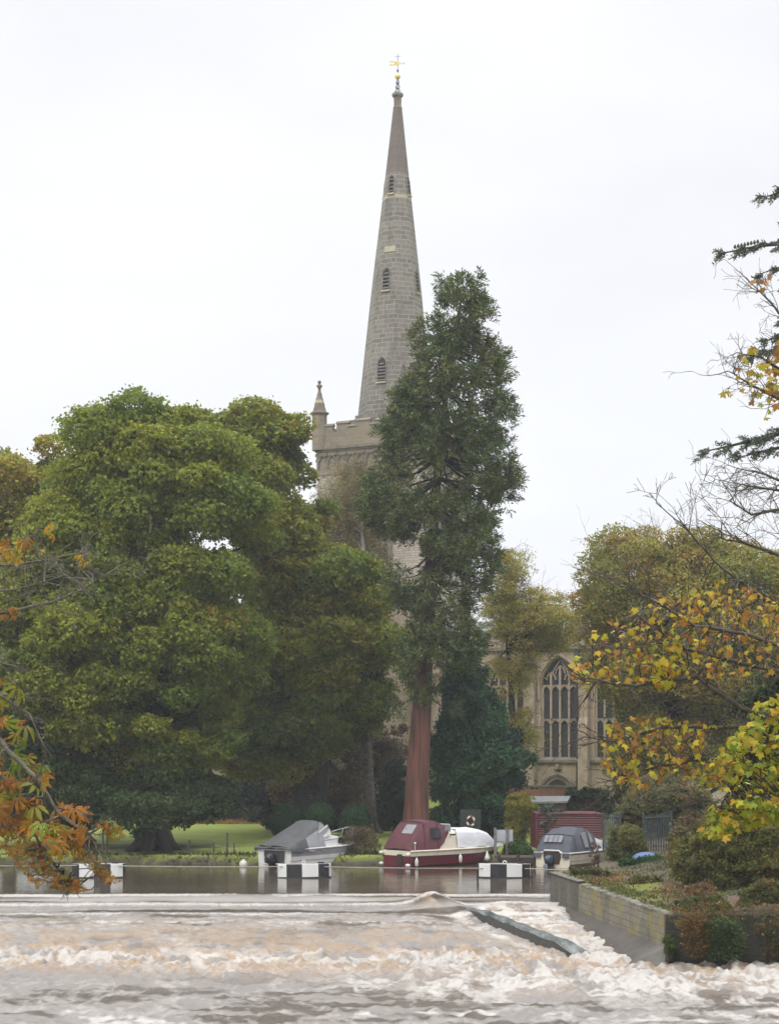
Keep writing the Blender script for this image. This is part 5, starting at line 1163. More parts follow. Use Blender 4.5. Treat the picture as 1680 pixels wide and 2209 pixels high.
# ------------------------------------------------------------------ near trees leaning into the view
def near_tree(name, label, base, trunk_top, r, branches, clusters, tpl, seed, bark='bark', wob=.3, crown_n=0):
    """branches: lists of (px, py, D) running from the trunk into view; clusters: (polygon, count, D range, size, palette)"""
    rng = np.random.default_rng(seed); t = thing(name, label, 'tree', base)
    mb = MB(); mb.tube([tuple(q) for q in bend(base, trunk_top, rng, 6, .0)], [r * (1 - .85 * k / 6) for k in range(7)], 12); mb.build('trunk', MAT[bark], t, sm=True, off=base)
    bm_ = MB(); tips = []; samples = []
    for br in branches:
        pts = [Vector(P(*q)) for q in br[1]]
        a = Vector(base).lerp(Vector(trunk_top), br[2]); pts = [a] + pts
        fine = []
        for i in range(len(pts) - 1):
            for k in range(4):
                q = pts[i].lerp(pts[i + 1], k / 4); fine.append(q + Vector(rng.normal(size=3) * .012 * (pts[i + 1] - pts[i]).length))
        fine.append(pts[-1]); n = len(fine)
        bm_.tube(fine, [max(.008, br[0] * (1 - .85 * i / (n - 1))) for i in range(n)], 6)
        samples += [np.array(q) for q in fine[4:]]
        for i in range(4, n):
            if rng.random() < br[3]:
                d = (fine[i] - fine[i - 1]).normalized(); dd = np.array(d) + rng.normal(size=3) * .7 + np.array([0, 0, br[4]])
                twigs(bm_, fine[i], dd, rng.uniform(.35, .9) * br[5], max(.006, br[0] * .22), 2, rng, wob, (2, 4), 4, rmin=.0035)
    C, S_, K = [], [], []
    sm_ = np.array(samples)
    for poly, n, D0, D1, size, pal in clusters:
        c = sample(poly, n, rng, D0, D1); C.append(c); S_.append(size * rng.uniform(.65, 1.25, n)); K.append(np.array(pal)[rng.integers(0, len(pal), n)] * rng.uniform(.8, 1.2, (n, 1)))
        # leaf stalks hang from thin twigs that run back to the nearest branch
        for q in c[::5]:
            j = np.argmin(np.linalg.norm(sm_ - q, axis=1)); bm_.tube([tuple(z) for z in bend(sm_[j], q + np.array([0, 0, .03]), rng, 4, .12)], [.011, .009, .007, .006, .004], 4, cap=False)
    if crown_n:
        sg = 1 if base[0] > 0 else -1; q = []
        while len(q) < crown_n:
            d = rng.normal(size=3); d /= np.linalg.norm(d); p = np.array([base[0] + sg * 1.2, base[1], trunk_top[2] * .72]) + d * rng.uniform(.6, 1, 3) * np.array([3.6, 4.5, trunk_top[2] * .42])
            if sg * p[0] > .2222 * p[1] + .6: q.append(p)
        q = np.array(q); C.append(q); S_.append(clusters[0][4] * rng.uniform(.7, 1.3, crown_n)); K.append(np.array(clusters[0][5])[rng.integers(0, len(clusters[0][5]), crown_n)])
        for p in q[::40]: bm_.tube([tuple(z) for z in bend(np.array(Vector(base).lerp(Vector(trunk_top), min(.95, max(.3, (p[2] - 1.5) / trunk_top[2])))), p, rng, 5, .08)], [.06, .05, .035, .025, .015, .006], 5, cap=False)
    C, S_, K = np.vstack(C), np.concatenate(S_), np.vstack(K)
    n = len(C); Z = rng.normal(size=(n, 3)) * .8 + np.array([0, -.6, .5]); Y = rng.normal(size=(n, 3)) * .5 + np.array([0, -.1, -.9])
    leaves('foliage', C, S_, K, t, 'leaf', tpl, Y, Z, rng, loc=base)
    bm_.build('branches', MAT['twig' if bark == 'bark' else bark], t, sm=True, off=base)
    return t
ORG = [(0.409, 0.239, 0.030), (0.431, 0.299, 0.030), (0.344, 0.150, 0.030), (0.453, 0.360, 0.035), (0.387, 0.371, 0.040), (0.302, 0.144, 0.040)]
LIME = [(0.357, 0.349, 0.035), (0.281, 0.314, 0.035), (0.421, 0.338, 0.030), (0.217, 0.280, 0.040), (0.433, 0.268, 0.030)]
mx0 = (9.3, 25.5, float(gz(9.3, 25.5)))
near_tree('maple_tree', 'maple with big yellow and orange leaves reaching in from the right border', mx0, (9.2, 25.5, 13.0), .19, [
    (.05, [(1760, 1470, 25.5), (1600, 1430, 25), (1480, 1400, 25), (1380, 1330, 25)], .42, .9, .1, 1.0),
    (.035, [(1760, 1330, 26), (1640, 1290, 26), (1540, 1210, 26), (1470, 1130, 26), (1415, 1085, 26)], .5, .8, .3, .8),
    (.045, [(1740, 1420, 24.5), (1620, 1370, 24.5), (1500, 1350, 24.5), (1400, 1290, 24.5), (1330, 1260, 24.5)], .45, .9, .2, .9),
    (.06, [(1740, 1560, 25), (1600, 1530, 25), (1500, 1460, 25), (1370, 1480, 25), (1260, 1470, 25)], .38, .9, 0, .9),
    (.05, [(1740, 1640, 25.5), (1620, 1620, 25.5), (1500, 1640, 25.5), (1390, 1660, 25.5), (1330, 1680, 25.5)], .33, .9, 0, .8),
    (.05, [(1740, 1560, 25.2), (1560, 1570, 25.2), (1430, 1570, 25.2), (1320, 1600, 25.2), (1260, 1590, 25.2)], .36, .9, 0, .8),
    (.05, [(1740, 1580, 24), (1660, 1590, 24), (1590, 1680, 24), (1540, 1760, 24)], .36, .6, 0, .5),
    (.05, [(1760, 1220, 27), (1660, 1190, 27), (1600, 1170, 27), (1540, 1160, 27)], .55, .9, .35, 1.0)],
    [([(1225, 1440), (1290, 1340), (1400, 1290), (1520, 1270), (1680, 1300), (1700, 1460), (1560, 1460), (1450, 1480), (1340, 1470), (1270, 1500)], 449, 24, 26.5, 0.088, ORG),
     ([(1215, 1440), (1300, 1420), (1320, 1470), (1250, 1480)], 60, 25, 26, 0.083, ORG),
     ([(1400, 1390), (1470, 1380), (1470, 1460), (1420, 1490), (1400, 1450)], 71, 24.4, 25, 0.109, LIME + ORG),
     ([(1300, 1560), (1420, 1540), (1540, 1565), (1500, 1640), (1400, 1700), (1340, 1700), (1290, 1640)], 285, 24.5, 26, 0.088, ORG),
     ([(1400, 1280), (1560, 1250), (1690, 1290), (1690, 1380), (1540, 1390), (1420, 1380)], 191, 24.5, 26.5, 0.077, ORG[:3]),
     ([(1530, 1640), (1600, 1560), (1640, 1510), (1720, 1490), (1720, 1780), (1640, 1760), (1580, 1740), (1560, 1690)], 708, 23.5, 25, 0.104, LIME),
     ([(1515, 1800), (1530, 1735), (1600, 1720), (1720, 1730), (1720, 1790), (1640, 1775), (1560, 1810)], 326, 23.4, 24.6, 0.109, LIME),
     ([(1470, 1650), (1560, 1640), (1560, 1700), (1480, 1690)], 60, 24.5, 25.5, 0.083, ORG + LIME)], MAPLE, 151, crown_n=4500)
hx0 = (-8.4, 21.0, float(gz(-8.4, 21.0)))
CHP = [(0.374, 0.149, 0.030), (0.297, 0.127, 0.030), (0.352, 0.187, 0.030), (0.286, 0.209, 0.030), (0.220, 0.220, 0.035), (0.396, 0.171, 0.035), (0.220, 0.099, 0.030)]
CHG = [(.20, .26, .04), (.26, .26, .04), (.15, .22, .04)]
near_tree('chestnut_tree', 'horse chestnut with rust coloured drooping leaves hanging in from the left border', hx0, (-8.2, 21.0, 14.0), .32, [
    (.032, [(-80, 1330, 21), (20, 1320, 21), (110, 1300, 21), (180, 1270, 21), (260, 1220, 21)], .5, .9, .2, .8),
    (.022, [(-80, 1210, 21.5), (20, 1220, 21.5), (90, 1210, 21.5), (190, 1190, 21.5)], .55, .9, .2, .7),
    (.022, [(-80, 1270, 20.5), (10, 1275, 20.5), (80, 1260, 20.5), (140, 1240, 20.5)], .52, .9, .1, .7),
    (.05, [(-80, 1560, 20), (0, 1600, 20), (80, 1680, 20), (130, 1760, 20), (190, 1800, 20), (235, 1775, 20)], .4, .5, 0, .4),
    (.04, [(-80, 1600, 20.3), (10, 1680, 20.3), (70, 1790, 20.3), (100, 1850, 20.3), (150, 1900, 20.3)], .37, .5, -.1, .35),
    (.04, [(-80, 1500, 20.3), (0, 1500, 20.3), (60, 1540, 20.3), (100, 1620, 20.3)], .43, .6, 0, .4),
    (.04, [(-80, 1410, 20.8), (0, 1430, 20.8), (40, 1440, 20.8)], .46, .6, 0, .4)],
    [([(-40, 1450), (20, 1455), (50, 1500), (75, 1580), (60, 1640), (-40, 1640)], 34, 19.8, 21, .165, CHP + CHG),
     ([(-40, 1640), (50, 1640), (90, 1650), (125, 1690), (90, 1720), (-40, 1720)], 34, 19.6, 20.6, .165, CHP + CHG),
     ([(-40, 1720), (60, 1720), (170, 1740), (200, 1790), (180, 1820), (120, 1830), (60, 1790), (-40, 1800)], 72, 19.5, 20.6, .155, CHP + CHG[:1]),
     ([(-20, 1800), (50, 1800), (110, 1840), (125, 1900), (80, 1915), (50, 1880)], 243, 19.6, 20.4, 0.044, CHP),
     ([(205, 1775), (245, 1770), (270, 1800), (240, 1815)], 99, 19.8, 20.2, 0.044, CHP + CHG),
     ([(150, 1800), (205, 1850), (260, 1900), (240, 1910), (200, 1880), (150, 1840)], 165, 19.8, 20.3, 0.041, CHP),
     ([(120, 1880), (190, 1900), (180, 1925), (110, 1915)], 99, 19.8, 20.2, 0.041, CHP),
     ([(-20, 1140), (40, 1150), (110, 1130), (120, 1180), (60, 1200), (-20, 1215)], 11, 20.4, 21.4, .13, CHP[:2] + ORG[:2]),
     ([(160, 1195), (195, 1200), (190, 1220), (165, 1220)], 26, 21, 21.2, 0.041, ORG[:2]),
     ([(-10, 1310), (40, 1310), (50, 1330), (0, 1340)], 32, 20.6, 21, 0.041, CHP[:2])], CHESTNUT, 161, bark='pale_bark', crown_n=2200)

# cedar whose layered branches enter at the right, and its bare-twigged neighbour
def cedar():
    rng = np.random.default_rng(171); D = 62.0; base = (17.6, D, float(bz(17.6, D)))
    t = thing('cedar_tree', 'dark layered cedar branches entering at the upper right border', 'tree', base)
    mb = MB(); top = (17.4, D, 29.5); mb.tube([tuple(q) for q in bend(base, top, rng, 8, .0)], [.55 * (1 - .8 * k / 8) for k in range(9)], 12); mb.build('trunk', MAT['bark'], t, sm=True, off=base)
    bm_ = MB(); C, Y, Z_, S_ = [], [], [], []
    shelves = [(1648, 425, 1.2), (1562, 545, 1.6), (1640, 590, .7), (1655, 735, .9), (1625, 770, 1.3), (1640, 850, .7), (1528, 972, 2.0), (1600, 985, 1.4), (1640, 950, 1.0), (1700, 480, 1), (1690, 690, 1)]
    # and the far side of the crown, out of view
    extra = [(18.2 + 4 * math.cos(a), D + 4.5 * math.sin(a), z + a * .4) for z in (7, 9.5, 12, 14.5, 17, 19.5, 22, 24.5, 27) for a in (-1.3, -.5, .3, 1.1)]
    tgt = [(np.array(P(px, py, D + rng.uniform(-.8, .8))), s) for px, py, s in shelves] + [(np.array(e), 1.0) for e in extra]
    for tip, s in tgt:
        a = np.array([17.5, D, tip[2] + .8]); pts = bend(a, tip, rng, 8, .03, -.15)
        ln = np.linalg.norm(tip - a)
        bm_.tube([tuple(q) for q in pts], [max(.014, .03 * ln * (1 - .88 * k / 8)) for k in range(9)], 6)
        for i in range(2, 9):
            for sgn in (-1, 1):
                for rep in range(2):
                    q = np.array(pts[i]) + rng.normal(size=3) * .05; ax = (tip - a) / ln; side = np.array([-ax[1], ax[0], 0]) * sgn
                    d = ax * rng.uniform(.5, 1.2) + side * rng.uniform(.3, 1.0) + np.array([0, 0, rng.uniform(-.55, .1)]); d /= np.linalg.norm(d); l = s * rng.uniform(.4, .95) * (1.1 - .09 * i)
                    e = q + d * l; bm_.tube([tuple(q), tuple((q + e) / 2 + np.array([0, 0, .03])), tuple(e)], [.016, .011, .006], 4, cap=False)
                    m = int(135 * l) + 18; u = rng.uniform(0.05, 1, m); pos = q + d * l * u[:, None] + rng.normal(size=(m, 3)) * .05 * np.array([1, 1, .6])
                    C.append(pos); yy = d + rng.normal(size=(m, 3)) * .75; yy[:, 2] += .12; Y.append(yy); S_.append(rng.uniform(.07, .17, m))
    C, Y, S_ = np.vstack(C), np.vstack(Y), np.concatenate(S_)
    pal = np.array([(.10, .125, .085), (.13, .155, .10), (.075, .098, .075)]); col = pal[rng.integers(0, 3, len(C))] * rng.uniform(.7, 1.3, (len(C), 1))
    leaves('foliage', C, S_, col, t, 'needle', NEEDLE, Y, None, rng, loc=base); bm_.build('branches', MAT['bark'], t, off=base)
    for k in range(8):
        cn_ = MB(); p = P(1585 + k * 7, 536 - k * 1.6, D + rng.uniform(-.3, .3)); cn_.lathe([(.02, 0), (.05, .03), (.055, .07), (.03, .13), (.01, .15)], tuple(p), 7); cn_.build('cone', MAT['twig'], t, off=base)
cedar()
mb2 = (12.8, 33.5, float(gz(12.8, 33.5)))
near_tree('maple_tree', 'bare twigged tree with few orange leaves against the sky at the right border', mb2, (12.6, 33.5, 18.5), .22, [
    (.06, [(1760, 880, 34), (1680, 860, 34), (1620, 830, 34), (1570, 800, 34)], .78, .95, .1, .9),
    (.05, [(1760, 800, 34), (1690, 800, 34), (1640, 770, 34), (1590, 760, 34)], .82, .95, .1, .8),
    (.05, [(1760, 760, 33.5), (1700, 700, 33.5), (1660, 650, 33.5), (1620, 610, 33.5)], .86, .95, .1, .8),
    (.06, [(1760, 1120, 34), (1680, 1100, 34), (1620, 1110, 34), (1575, 1080, 34)], .62, 1.0, .05, 1.0),
    (.05, [(1760, 1070, 34), (1690, 1060, 34), (1630, 1050, 34), (1570, 1040, 34)], .65, 1.0, .05, 1.0),
    (.05, [(1760, 1010, 34), (1690, 1040, 34), (1640, 1020, 34), (1590, 1010, 34)], .68, 1.0, .05, .9)],
    [([(1552, 850), (1570, 770), (1620, 745), (1700, 720), (1700, 890), (1640, 885), (1600, 860)], 62, 33, 35, 0.136, ORG), ([(1630, 790), (1700, 730), (1700, 860), (1650, 850)], 78, 33, 35, 0.136, ORG),
     ([(1605, 600), (1640, 585), (1700, 590), (1700, 650), (1640, 640)], 16, 33, 34, 0.120, [(.32, .15, .08), (.36, .2, .06)]), ([(1635, 890), (1650, 890), (1650, 905), (1635, 905)], 1, 33.5, 34, 0.160, LIME)], MAPLE, 181, wob=.45, crown_n=1500)
tree('ivy_tree', 'dark ivy clad tree behind the lime coloured maple leaves', (15.2, 66, 1.9), [(1590, 1520), (1640, 1440), (1760, 1380), (1800, 1700), (1740, 1740), (1620, 1720), (1600, 1620)], 67, 2.0, 90, .75, [(.028, .05, .018), (.038, .065, .02), (.05, .075, .022)], 191, trunk=[(15.2, 66, 1.9), tuple(P(1690, 1500, 67))], tr=.3, leaf=.10, nleaf=40, limbs=.05)
# ------------------------------------------------------------------ boats and things on the river
MAT['gelcoat'] = plain('white_gelcoat', (0.696, 0.696, 0.687), .3, (0.574, 0.566, 0.548), 1.4, coat=.2)
MAT['gelcoat_stain'] = plain('stained_gelcoat', (0.661, 0.652, 0.626), .38, (0.452, 0.400, 0.322), 1.1, lo=.3, hi=.55)
MAT['cream'] = plain('cream_gelcoat', (0.728, 0.669, 0.540), .32, (0.609, 0.550, 0.430), 1.3, coat=.2)
MAT['red_hull'] = plain('maroon_hull', (0.131, 0.014, 0.026), .28, (0.100, 0.011, 0.021), 1.5, coat=.3)
MAT['grey_stripe'] = plain('grey_stripe', (0.287, 0.291, 0.322), .4, (0.244, 0.248, 0.274), 2)
MAT['tarp'] = plain('grey_tarp', (0.080, 0.082, 0.085), .75, (0.057, 0.059, 0.061), 1.6, .5, 5)
MAT['tarp_pale'] = plain('pale_grey_canvas', (0.287, 0.291, 0.304), .75, (0.235, 0.239, 0.252), 1.6, .4, 5)
MAT['canvas_red'] = plain('maroon_canvas', (0.104, 0.030, 0.038), .8, (0.077, 0.021, 0.028), 1.8, .4, 7)
MAT['canvas_grey'] = plain('slate_canvas', (0.071, 0.077, 0.094), .8, (0.052, 0.057, 0.070), 1.8, .4, 7)
MAT['tarp_white'] = plain('white_tarp', (0.696, 0.696, 0.713), .7, (0.574, 0.583, 0.609), 1.5, .6, 4)
MAT['clear_pane'] = plain('cloudy_vinyl', (0.313, 0.322, 0.331), .2, (0.235, 0.244, 0.252), 3)
MAT['boat_glass'] = plain('boat_window', (0.044, 0.044, 0.052), .12, (0.030, 0.030, 0.039), 3)
MAT['black_plastic'] = plain('black_plastic', (0.017, 0.017, 0.021), .35, (0.012, 0.012, 0.015), 3)
MAT['dark_recess'] = plain('dark_recess', (0.052, 0.054, 0.057), .7, (0.035, 0.037, 0.039), 2)
MAT['steel'] = plain('stainless_tube', (0.539, 0.548, 0.566), .25, (0.435, 0.444, 0.461), 4, metal=.7)
MAT['fender'] = plain('fender_white', (0.609, 0.609, 0.574), .5, (0.487, 0.479, 0.418), 4)
MAT['rope'] = plain('rope', (0.365, 0.339, 0.287), .9, (0.261, 0.244, 0.191), 8)
MAT['trim_black'] = plain('rubber_trim', (0.026, 0.026, 0.030), .6)
MAT['blue_motor'] = plain('blue_motor', (0.052, 0.087, 0.131), .4, (0.026, 0.044, 0.070), 4)

class Hull:
    """planing cruiser hull: +x to the bow, z = 0 at the water"""
    def __init__(s, Ln, B, f0, f1, tw=.9, draft=.3): s.L, s.B, s.f0, s.f1, s.tw, s.d = Ln, B, f0, f1, tw, draft
    def half(s, t): return s.B / 2 * (s.tw + (1 - s.tw) * min(1, t / .3)) * (1 - max(0, (t - .42) / .58) ** 2.9)
    def sheer(s, t): return s.f0 + (s.f1 - s.f0) * t ** 1.6
    def pt(s, t, v, side):
        """v: 0 keel, .25 chine, 1 gunwale"""
        b, sh = max(s.half(t), .015), s.sheer(t)
        rise = max(0, (t - .55) / .45) ** 1.8
        rk = s.L * (t - (1 - max(0, v)) * .10 * t ** 3)
        if v <= .25:
            u = v / .25; return (rk, side * b * .93 * u * (1 - .5 * rise), -s.d + (s.d + .04) * u ** 1.5 + rise * (sh + s.d) * .22 * (1 - u * .2))
        u = (v - .25) / .75; zc = .04 + rise * (sh + s.d) * .22 * .8 - rise * .04
        return (rk, side * (b * .93 * (1 - .5 * rise) * (1 - u) + b * u * (1 + .0 * u)), zc + (sh - zc) * u)
    def band(s, v0, v1, n=18, out=0.0, t0=0.0, t1=1.0, k=5):
        mb = MB()
        for side in (-1, 1):
            secs = []
            for i in range(n + 1):
                t = t0 + (t1 - t0) * i / n; q = []
                for j in range(k + 1):
                    p = s.pt(t, v0 + (v1 - v0) * j / k, side); q.append((p[0], p[1] + side * out, p[2]))
                secs.append(q if side < 0 else q[::-1])
            mb.loft(secs)
        return mb
    def transom(s, mb, v0=0.0):
        k = 8; l = [s.pt(0, v0 + (1 - v0) * j / k, -1) for j in range(k + 1)]; r = [s.pt(0, v0 + (1 - v0) * j / k, 1) for j in range(k + 1)]
        for j in range(k): mb.quad(l[j], l[j + 1], r[j + 1], r[j])
        return mb
    def deck(s, z=0.0, t0=0.0, t1=1.0, inset=.02, n=16):
        mb = MB(); secs = []
        for i in range(n + 1):
            t = t0 + (t1 - t0) * i / n; b = max(s.half(t) - inset, .01); zz = s.sheer(t) + z
            secs.append([(s.L * t, -b, zz), (s.L * t, -b * .5, zz + .05), (s.L * t, 0, zz + .06), (s.L * t, b * .5, zz + .05), (s.L * t, b, zz)])
        return mb.loft(secs)
    def rail(s, mb, r=.035, dz=0, t0=0, t1=1, n=20):
        for side in (-1, 1): mb.tube([(s.L * (t0 + (t1 - t0) * i / n), side * (s.half(t0 + (t1 - t0) * i / n) + .01), s.sheer(t0 + (t1 - t0) * i / n) + dz) for i in range(n + 1)], r, 6)
        return mb
def strip(pairs, th=.02):
    """a thin solid skin over pairs of points"""
    mb = MB(); return mb.loft(pairs)
def outboard(parent, x, z, mat, scale=1.0, tilt=0.0):
    k = scale
    m = MB(); secs = []
    for zz, a, b in ((0, .13, .16), (.06, .17, .22), (.2, .19, .26), (.34, .18, .25), (.42, .14, .2), (.46, .05, .08)):
        secs.append([(x - .22 * k + b * k * math.cos(q) - .05, a * k * math.sin(q) * 1.1, z + zz * k) for q in np.linspace(0, 2 * math.pi, 13)[:-1]])
    m.loft(secs, closed=True, cap=True); o = m.build('outboard_motor', mat, parent, sm=True)
    l = MB(); l.box((x - .24 * k, 0, z - .35 * k), (.16 * k, .10 * k, .8 * k)); l.box((x - .1, 0, z - .06), (.2, .24 * k, .26 * k)); l.build('leg', MAT['black_plastic'], o)
    s_ = MB(); s_.box((x - .48 * k - .0, 0, z + .3 * k), (.02, .22 * k, .035)); s_.build('stripe', MAT['fender'], o)
    return o
def fender_at(parent, x, y, ztop, zhang, r=.085, h=.36, ball=False):
    f = MB(); prof = [(.02, .0), (r * .6, .03), (r, .09), (r, h - .09), (r * .6, h - .03), (.03, h), (.03, h + .05)] if not ball else [(.02, 0), (r * .7, .03), (r, .14), (r * .95, .24), (r * .55, .38), (.05, .48), (.04, .54)]
    f.lathe(prof, (x, y, zhang), 10); o = f.build('fender', MAT['fender'], parent, sm=True)
    l = MB(); l.tube([(x, y, zhang + (h if not ball else .5)), (x, y, ztop)], .012, 4); l.build('lanyard', MAT['rope'], o)
    return o
def boat_at(px, py_water, heading_deg, name, label, D=None, dz=0.0):
    p = PZ(px, py_water, 0.0) if D is None else P(px, py_water, D)
    return thing(name, label, 'boat', (p.x, p.y, dz), math.pi / 2 - R(heading_deg))     # +x axis turned so that 0 deg points straight away

# ---- white cruiser under a grey tarpaulin
bt = boat_at(592, 1872, 36, 'motor_boat', 'white motor boat with grey stripe under a dark grey tarpaulin')
bt.scale = (1.165, 1.04, 1); h = Hull(5.75, 2.34, .92, 1.0, .92)
lo = h.band(0, .52); h.transom(lo); lo.build('hull', MAT['gelcoat_stain'], bt, sm=False)
h.band(.52, .70, out=.004).build('white_band', MAT['gelcoat'], bt)
h.band(.70, .95, out=.002).build('grey_band', MAT['grey_stripe'], bt)
h.band(.95, 1.0, out=.006, k=1).build('gunwale_band', MAT['gelcoat'], bt)
h.band(.495, .525, out=.008, k=1).build('pinstripe', MAT['grey_stripe'], bt)
h.rail(MB(), .045, 0).build('rub_rail', MAT['gelcoat'], bt, sm=True)
dk = h.deck(.0, .36, .985); dk.build('deck', MAT['gelcoat'], bt, sm=True)
# dark motor well in the transom
rc = MB(); rc.prism([(-.68, .2), (.62, .2), (.66, .86), (-.72, .86)], -.012, .02); rc.v = [(y, x, z) for x, y, z in rc.v]; rc.build('motor_well', MAT['dark_recess'], bt)
fr = MB()
for a, b in (((-.70, .18), (.64, .18)), ((-.70, .18), (-.74, .86)), ((.64, .18), (.68, .86))): fr.tube([(-.02, a[0], a[1]), (-.02, b[0], b[1])], .035, 5)
fr.box((-.1, -.52, .2), (.2, .5, .06)); fr.build('well_rim', MAT['gelcoat'], bt)
outboard(bt, 0.02, .22, MAT['black_plastic'], 1.15)
# cabin trunk with swept stripes and window
cab = MB(); secs = []
for x, bw, zt in ((2.35, .98, 1.62), (2.8, .95, 1.60), (3.4, .88, 1.52), (3.9, .80, 1.44), (4.3, .62, 1.34), (4.55, .42, 1.22), (4.75, .3, 1.15)):
    zb = h.sheer(x / h.L) - .02
    secs.append([(x, -bw, zb), (x, -bw * .94, (zb + zt) / 2), (x, -bw * .86, zt - .06), (x, -bw * .6, zt), (x, 0, zt + .04), (x, bw * .6, zt), (x, bw * .86, zt - .06), (x, bw * .94, (zb + zt) / 2), (x, bw, zb)])
cab.loft(secs).build('cabin', MAT['gelcoat'], bt, sm=True)
wi = MB()
for sd_ in (-1, 1): wi.quad((3.55, sd_ * .855, 1.08), (4.45, sd_ * .60, 1.06), (4.2, sd_ * .62, 1.32), (3.62, sd_ * .79, 1.40))
wi.v = [(x, y * 1.03, z) for x, y, z in wi.v]; wi.build('cabin_window', MAT['boat_glass'], bt)
ln_ = MB()
for sd_ in (-1, 1):
    ln_.quad((2.0, sd_ * 1.045, 1.24), (3.45, sd_ * .925, 1.32), (3.45, sd_ * .925, 1.36), (2.0, sd_ * 1.045, 1.29))
ln_.build('cabin_line', MAT['grey_stripe'], bt)
# windscreen panels leaning back, with grey swept flashes
wp = MB()
for sd_ in (-1, 1):
    wp.quad((1.55, sd_ * 1.02, 1.18), (3.0, sd_ * .90, 1.58), (2.98, sd_ * .84, 1.86), (1.9, sd_ * .97, 1.40))
wp.build('screen_frame', MAT['gelcoat'], bt)
w2 = MB()
for sd_ in (-1, 1):
    w2.quad((1.9, sd_ * .99, 1.38), (3.0, sd_ * .85, 1.80), (2.9, sd_ * .80, 1.98), (2.05, sd_ * .95, 1.58))
w2.quad((3.02, -.84, 1.58), (3.02, .84, 1.58), (2.55, .74, 2.24), (2.55, -.74, 2.24)); w2.build('windscreen', MAT['clear_pane'], bt)
w3 = MB()
for sd_ in (-1, 1): w3.quad((2.0, sd_ * .985, 1.66), (2.86, sd_ * .83, 2.02), (2.80, sd_ * .81, 2.10), (2.0, sd_ * .97, 1.76))
w3.build('screen_flash', MAT['gelcoat'], bt)
# tarpaulin
rg = np.random.default_rng(5)
def wrinkle(p, a=.025): 
    n = vnoise(np.array([p[0] * 3.1]), np.array([p[1] * 3.1]), np.array([p[2] * 3.1]), seed=8)[0] - .5; return (p[0] + n * a, p[1] + n * a * .6, p[2] + n * a * 1.6)
tp_ = MB(); secs = []
for i in range(15):
    u = i / 14; x = -.10 + 2.42 * u
    zt = 1.06 + 1.22 * u ** 1.02; hw = 1.05 - .33 * u; ed = 1.19
    zc_ = .90 + .0 * u + .04 * math.sin(i * 1.3)
    q = [(x - .02, -ed, zc_ - .10), (x, -1.16, 1.0)] + [(x, -1.16 + (1.16 - hw) * v, 1.0 + (zt - 1.0) * v ** .9) for v in (.35, .7)] + [(x, -hw + .06, zt - .02)] + [(x, -hw + 2 * hw * v, zt + .05 * math.sin(math.pi * v) - (.03 * math.sin(2 * math.pi * v * 2) * (1 - u))) for v in (.15, .3, .5, .7, .85)] + [(x, hw - .06, zt - .02)]
    q += [(x, 1.16 - (1.16 - hw) * v, 1.0 + (zt - 1.0) * v ** .9) for v in (.7, .35)] + [(x, 1.16, 1.0), (x - .02, ed, zc_ - .10)]
    secs.append([wrinkle(p) for p in q])
tp_.loft([s_[3:12] for s_ in secs]); 
# hanging flap over the transom
fl = []
for j in range(13):
    y = -1.18 + 2.36 * j / 12; fl.append([(-.09, y, 1.08 - .04 * abs(math.sin(j * .9))), (-.14, y, 1.0), (-.16 - .02 * math.sin(j * 2.1), y, .93 - .07 * math.sin(math.pi * j / 12) * -1 - .03 * math.sin(j * 1.7))])
tp_.loft(fl); tp_.loft([s_[0:4] for s_ in secs[:8]]); tp_.loft([s_[11:] for s_ in secs[:8]])
tp_.build('tarpaulin', MAT['tarp'], bt, sm=True)
tc_ = MB(); tc_.loft([s_[0:4] for s_ in secs[7:]]); tc_.loft([s_[11:] for s_ in secs[7:]])
for sd_ in (-1, 1): tc_.add([(2.32, sd_ * .74, 2.27), (2.98, sd_ * .82, 1.78), (2.0, sd_ * 1.02, 1.5), (1.7, sd_ * 1.12, 1.12)], [(0, 1, 2, 3)])
tc_.build('side_curtain', MAT['tarp_pale'], bt, sm=True)
rl = MB()
for sd_ in (-1, 1):
    rl.tube([(3.1, sd_ * .86, 1.72), (3.9, sd_ * .86, 1.86), (4.25, sd_ * .80, 1.84), (4.32, sd_ * .78, 1.7), (4.32, sd_ * .72, 1.14)], .022, 6)
    rl.tube([(5.1, sd_ * .36, 1.12), (5.28, sd_ * .30, 1.76), (5.45, sd_ * .16, 1.84), (5.6, sd_ * .10, 1.76), (5.5, sd_ * .08, 1.16)], .022, 6)
rl.tube([(4.3, -.76, 1.5), (5.2, -.32, 1.5)], .012, 5); rl.tube([(4.3, .76, 1.5), (5.2, .32, 1.5)], .012, 5)
rl.build('bow_rail', MAT['steel'], bt, sm=True)
fender_at(bt, 5.80, -.02, 1.12, .3, .15, .4, ball=True)

# ---- maroon and cream cruiser
bt = boat_at(856, 1871, 49, 'cabin_cruiser', 'maroon hulled boat with cream cabin, maroon canopy and white cover')
bt.scale = (1.105, 1.02, 1); h = Hull(6.7, 2.26, .83, .87, .93)
lo = h.band(0, .75); lo.build('hull', MAT['red_hull'], bt, sm=False)
tr1 = MB(); h.transom(tr1); tr1.build('transom', MAT['red_hull'], bt)
h.band(.75, 1.0, out=.01).build('topside', MAT['cream'], bt)
tb_ = MB(); tb_.loft([[(-.016, y, .585), (-.016, y, .85)] for y in (-1.04, 1.04)]); tb_.build('transom_band', MAT['cream'], bt)
h.band(.72, .76, out=.018, k=1).build('rub_strip', MAT['trim_black'], bt)
h.band(.46, .475, out=.005, k=1).build('hull_line', MAT['canvas_red'], bt)
h.rail(MB(), .05, .0).build('gunwale', MAT['cream'], bt, sm=True)
h.deck(.0, 0, .985).build('deck', MAT['cream'], bt, sm=True)
